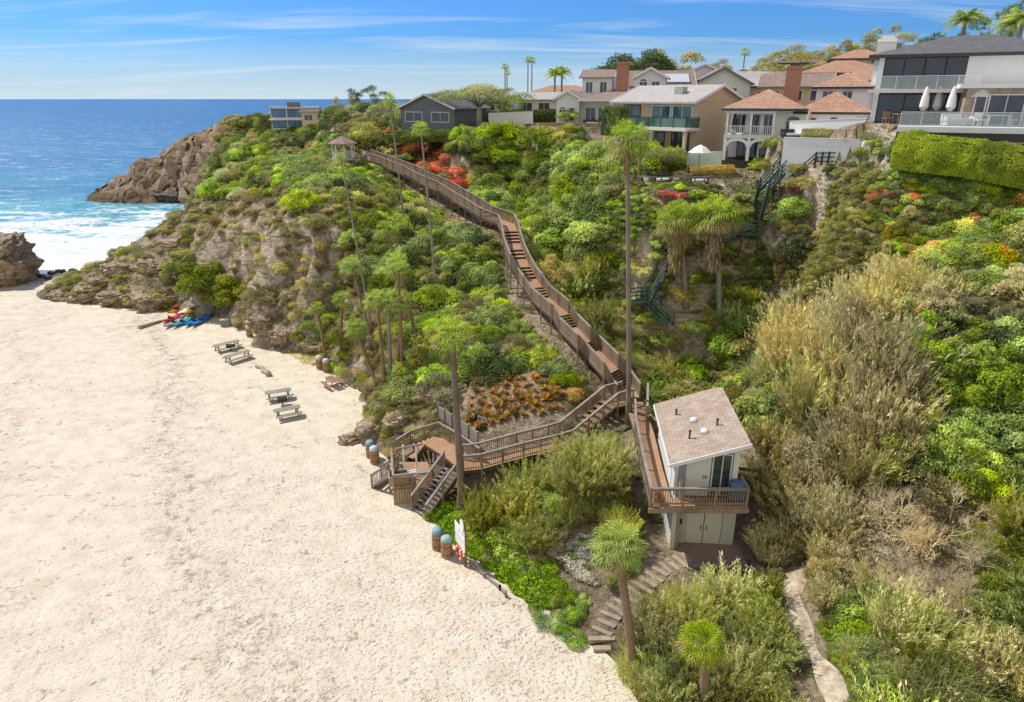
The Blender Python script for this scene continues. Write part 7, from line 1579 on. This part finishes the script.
# ------------------------------------------------------------------ rocks
ROCK = NT('sandstone'); P = ROCK.pos(); n = ROCK.noise(ROCK.scale(P, (.4,.4,1.6)), 1.5, 6, .65); n2 = ROCK.noise(P, 2.5, 5, .7); c = ROCK.ramp(ROCK.math('ADD', ROCK.math('MULTIPLY', n, .6), ROCK.math('MULTIPLY', n2, .4)), [(.32, (.15,.10,.065)), (.45, (.40,.30,.195)), (.58, (.58,.465,.32)), (.72, (.70,.60,.45))]); crk = ROCK.mr(ROCK.vor(ROCK.scale(P, (1,1,1.7)), .9, 'Distance', 'DISTANCE_TO_EDGE'), 0, .05); c = ROCK.mix(crk, (.14,.10,.07), c); ROCK.pbr(c, .95, ROCK.bump(ROCK.math('ADD', n2, ROCK.math('MULTIPLY', n, 1.5)), 1, .35), spec=.1); ROCKM = ROCK.m
ROCKD = NT('wet_dark_rock'); P = ROCKD.pos(); n = ROCKD.noise(P, 1.2, 6, .7); c = ROCKD.ramp(n, [(.3, (.035,.027,.022)), (.6, (.13,.095,.075)), (.8, (.24,.18,.14))]); ROCKD.pbr(c, .7, ROCKD.bump(n, .9, .3)); ROCKDM = ROCKD.m
def rock(x, y, z, sx_, sy_, sz_, seed, mat, label, group=None, rz=0, res=44, name='boulder'):
    u = np.linspace(0, np.pi, res); v = np.linspace(0, 2*np.pi, res*2, endpoint=False); U, V_ = np.meshgrid(u, v, indexing='ij'); D = np.stack([np.sin(U)*np.cos(V_), np.sin(U)*np.sin(V_), np.cos(U)], -1)
    D2 = np.sign(D)*np.abs(D)**.75; q = D2*(1+.42*fbm(D[..., 0]*1.4+seed, D[..., 1]*1.4, D[..., 2]*1.4, 4, seed)[..., None]-.38*np.abs(fbm(D[..., 0]*2.4+seed, D[..., 1]*2.4, D[..., 2]*3, 3, seed+5))[..., None]+.16*fbm(D[..., 0]*6+seed, D[..., 1]*6, D[..., 2]*12, 3, seed)[..., None]+.035*np.sign(np.sin(D[..., 2]*13+2*fbm(D[..., 0]*2, D[..., 1]*2, seed, 2)))[..., None]); q = q*np.array([sx_, sy_, sz_]); q = q.reshape(-1, 3)
    idx = np.arange(res*res*2).reshape(res, res*2); Fq = np.stack([idx[:-1], np.roll(idx, -1, 1)[:-1], np.roll(idx, -1, 1)[1:], idx[1:]], -1).reshape(-1, 4)[:, ::-1]
    me = npmesh(name, q, Fq, mat, smooth=True); o = bpy.data.objects.new(name, me); COL.objects.link(o); o.location = (x, y, z); o.rotation_euler = (0, 0, rz); tag(o, label, 'rock', group); return o
p = gz(-6, 287, 0); rock(p[0]-4.6, p[1]+5, .6, 6.0, 6.5, 5.6, 3, ROCKM, 'tall layered tan rock rising from the sand at the left edge', rz=.3, res=80, name='rock_outcrop')
p = gz(8, 284, 0); rock(p[0]-1.6, p[1]+2, .1, 2.2, 2.8, 1.6, 8, ROCKM, 'lower ledge of tan rock at the foot of the left edge outcrop', rz=.6, res=40, name='rock_outcrop')
for i, (px, py, s, lab) in enumerate([(62,298,1.7,'low rounded tan boulder at the very tip of the rocky point'), (78,301,1.4,'flat tan boulder second from the tip of the rocky point'), (92,293,1.9,'brown slab of rock rising behind the tip boulders'), (112,297,2.0,'mossy tan rock shoulder in the middle of the point'), (136,299,1.9,'pale eroded boulder at the foot of the point'), (155,302,2.2,'rusty brown boulder left of the kayaks'), (120,270,2.4,'large mossy rock hump on the point beside the surf'), (100,284,1.9,'smooth brown rock hump behind the slab'),(150,268,2.0,'grey brown rock shoulder below the sparse grass'),(175,245,1.9,'craggy rock on the ridge above the surf')]):
    p = hit(px, py) or gz(px, py, 0); rock(p[0], p[1]+s*.3, p[2]-.2, s*random.uniform(.9,1.4), s*random.uniform(.7,1), s*random.uniform(.40,.62), 30+i, ROCKM, lab, rz=random.uniform(-.6,.6))
for i, (px, py, s) in enumerate([(40,275,.5),(52,272,.45),(33,277,.4),(60,270,.5),(72,269,.4),(85,268,.45),(48,277,.35),(98,266,.5)]):
    p = gz(px, py, -.3); rock(p[0], p[1], -.45, s*1.5, s, s*.6, 60+i, ROCKDM, 'small dark wet stone scattered at the edge of the surf', 'small wet stones at the surf edge', res=12, name='stone')
for i, (px, py, s, lab) in enumerate([(118,196,5,'dark sea rock at the tip of the headland'), (150,199,4.5,'dark low sea rock under the headland cliff'), (170,201,4,'dark sea rock in the foam in the middle of the headland foot'), (188,198,5,'dark sea rock at the right of the headland foot'), (134,192,7,'big dark block at the base of the headland nose'), (160,180,6,'craggy block high on the headland nose'), (205,196,6,'dark block in the cove corner of the headland')]):
    q = gz(px, py, -.5); rock(q[0], q[1]+2, -.6, s*1.3, s*.8, s*.5, 80+i, ROCKDM, lab, rz=random.uniform(-.5,.5))
for i, (px, py, s, lab) in enumerate([(190,350,0,'')][:0]+[(432,396,1.1,'tan sandstone boulder on the mound above the lower landing'), (400,420,1.0,'brown boulder half covered by plants beside the landing'), (470,344,1.1,'round pale boulder beside the single beach palm crown'), (352,440,.8,'rusty boulder on the sand left of the mound'), (372,432,1.2,'tan rock at the foot of the mound by the bins'), (262,322,1.2,'grey rock at the shadowed cliff foot'), (282,336,1.1,'pale rock at the cliff foot behind the far bins'), (318,345,1.3,'brown rock beneath the small curved palm'), (545,545,1.2,'pale rock overhung by reeds above the green bank')]):
    h_ = hit(px, py) or gz(px, py, 0); rock(h_[0], h_[1], h_[2]-.1, s*1.3, s, s*.75, 120+i, ROCKM, lab, rz=random.uniform(-1,1))
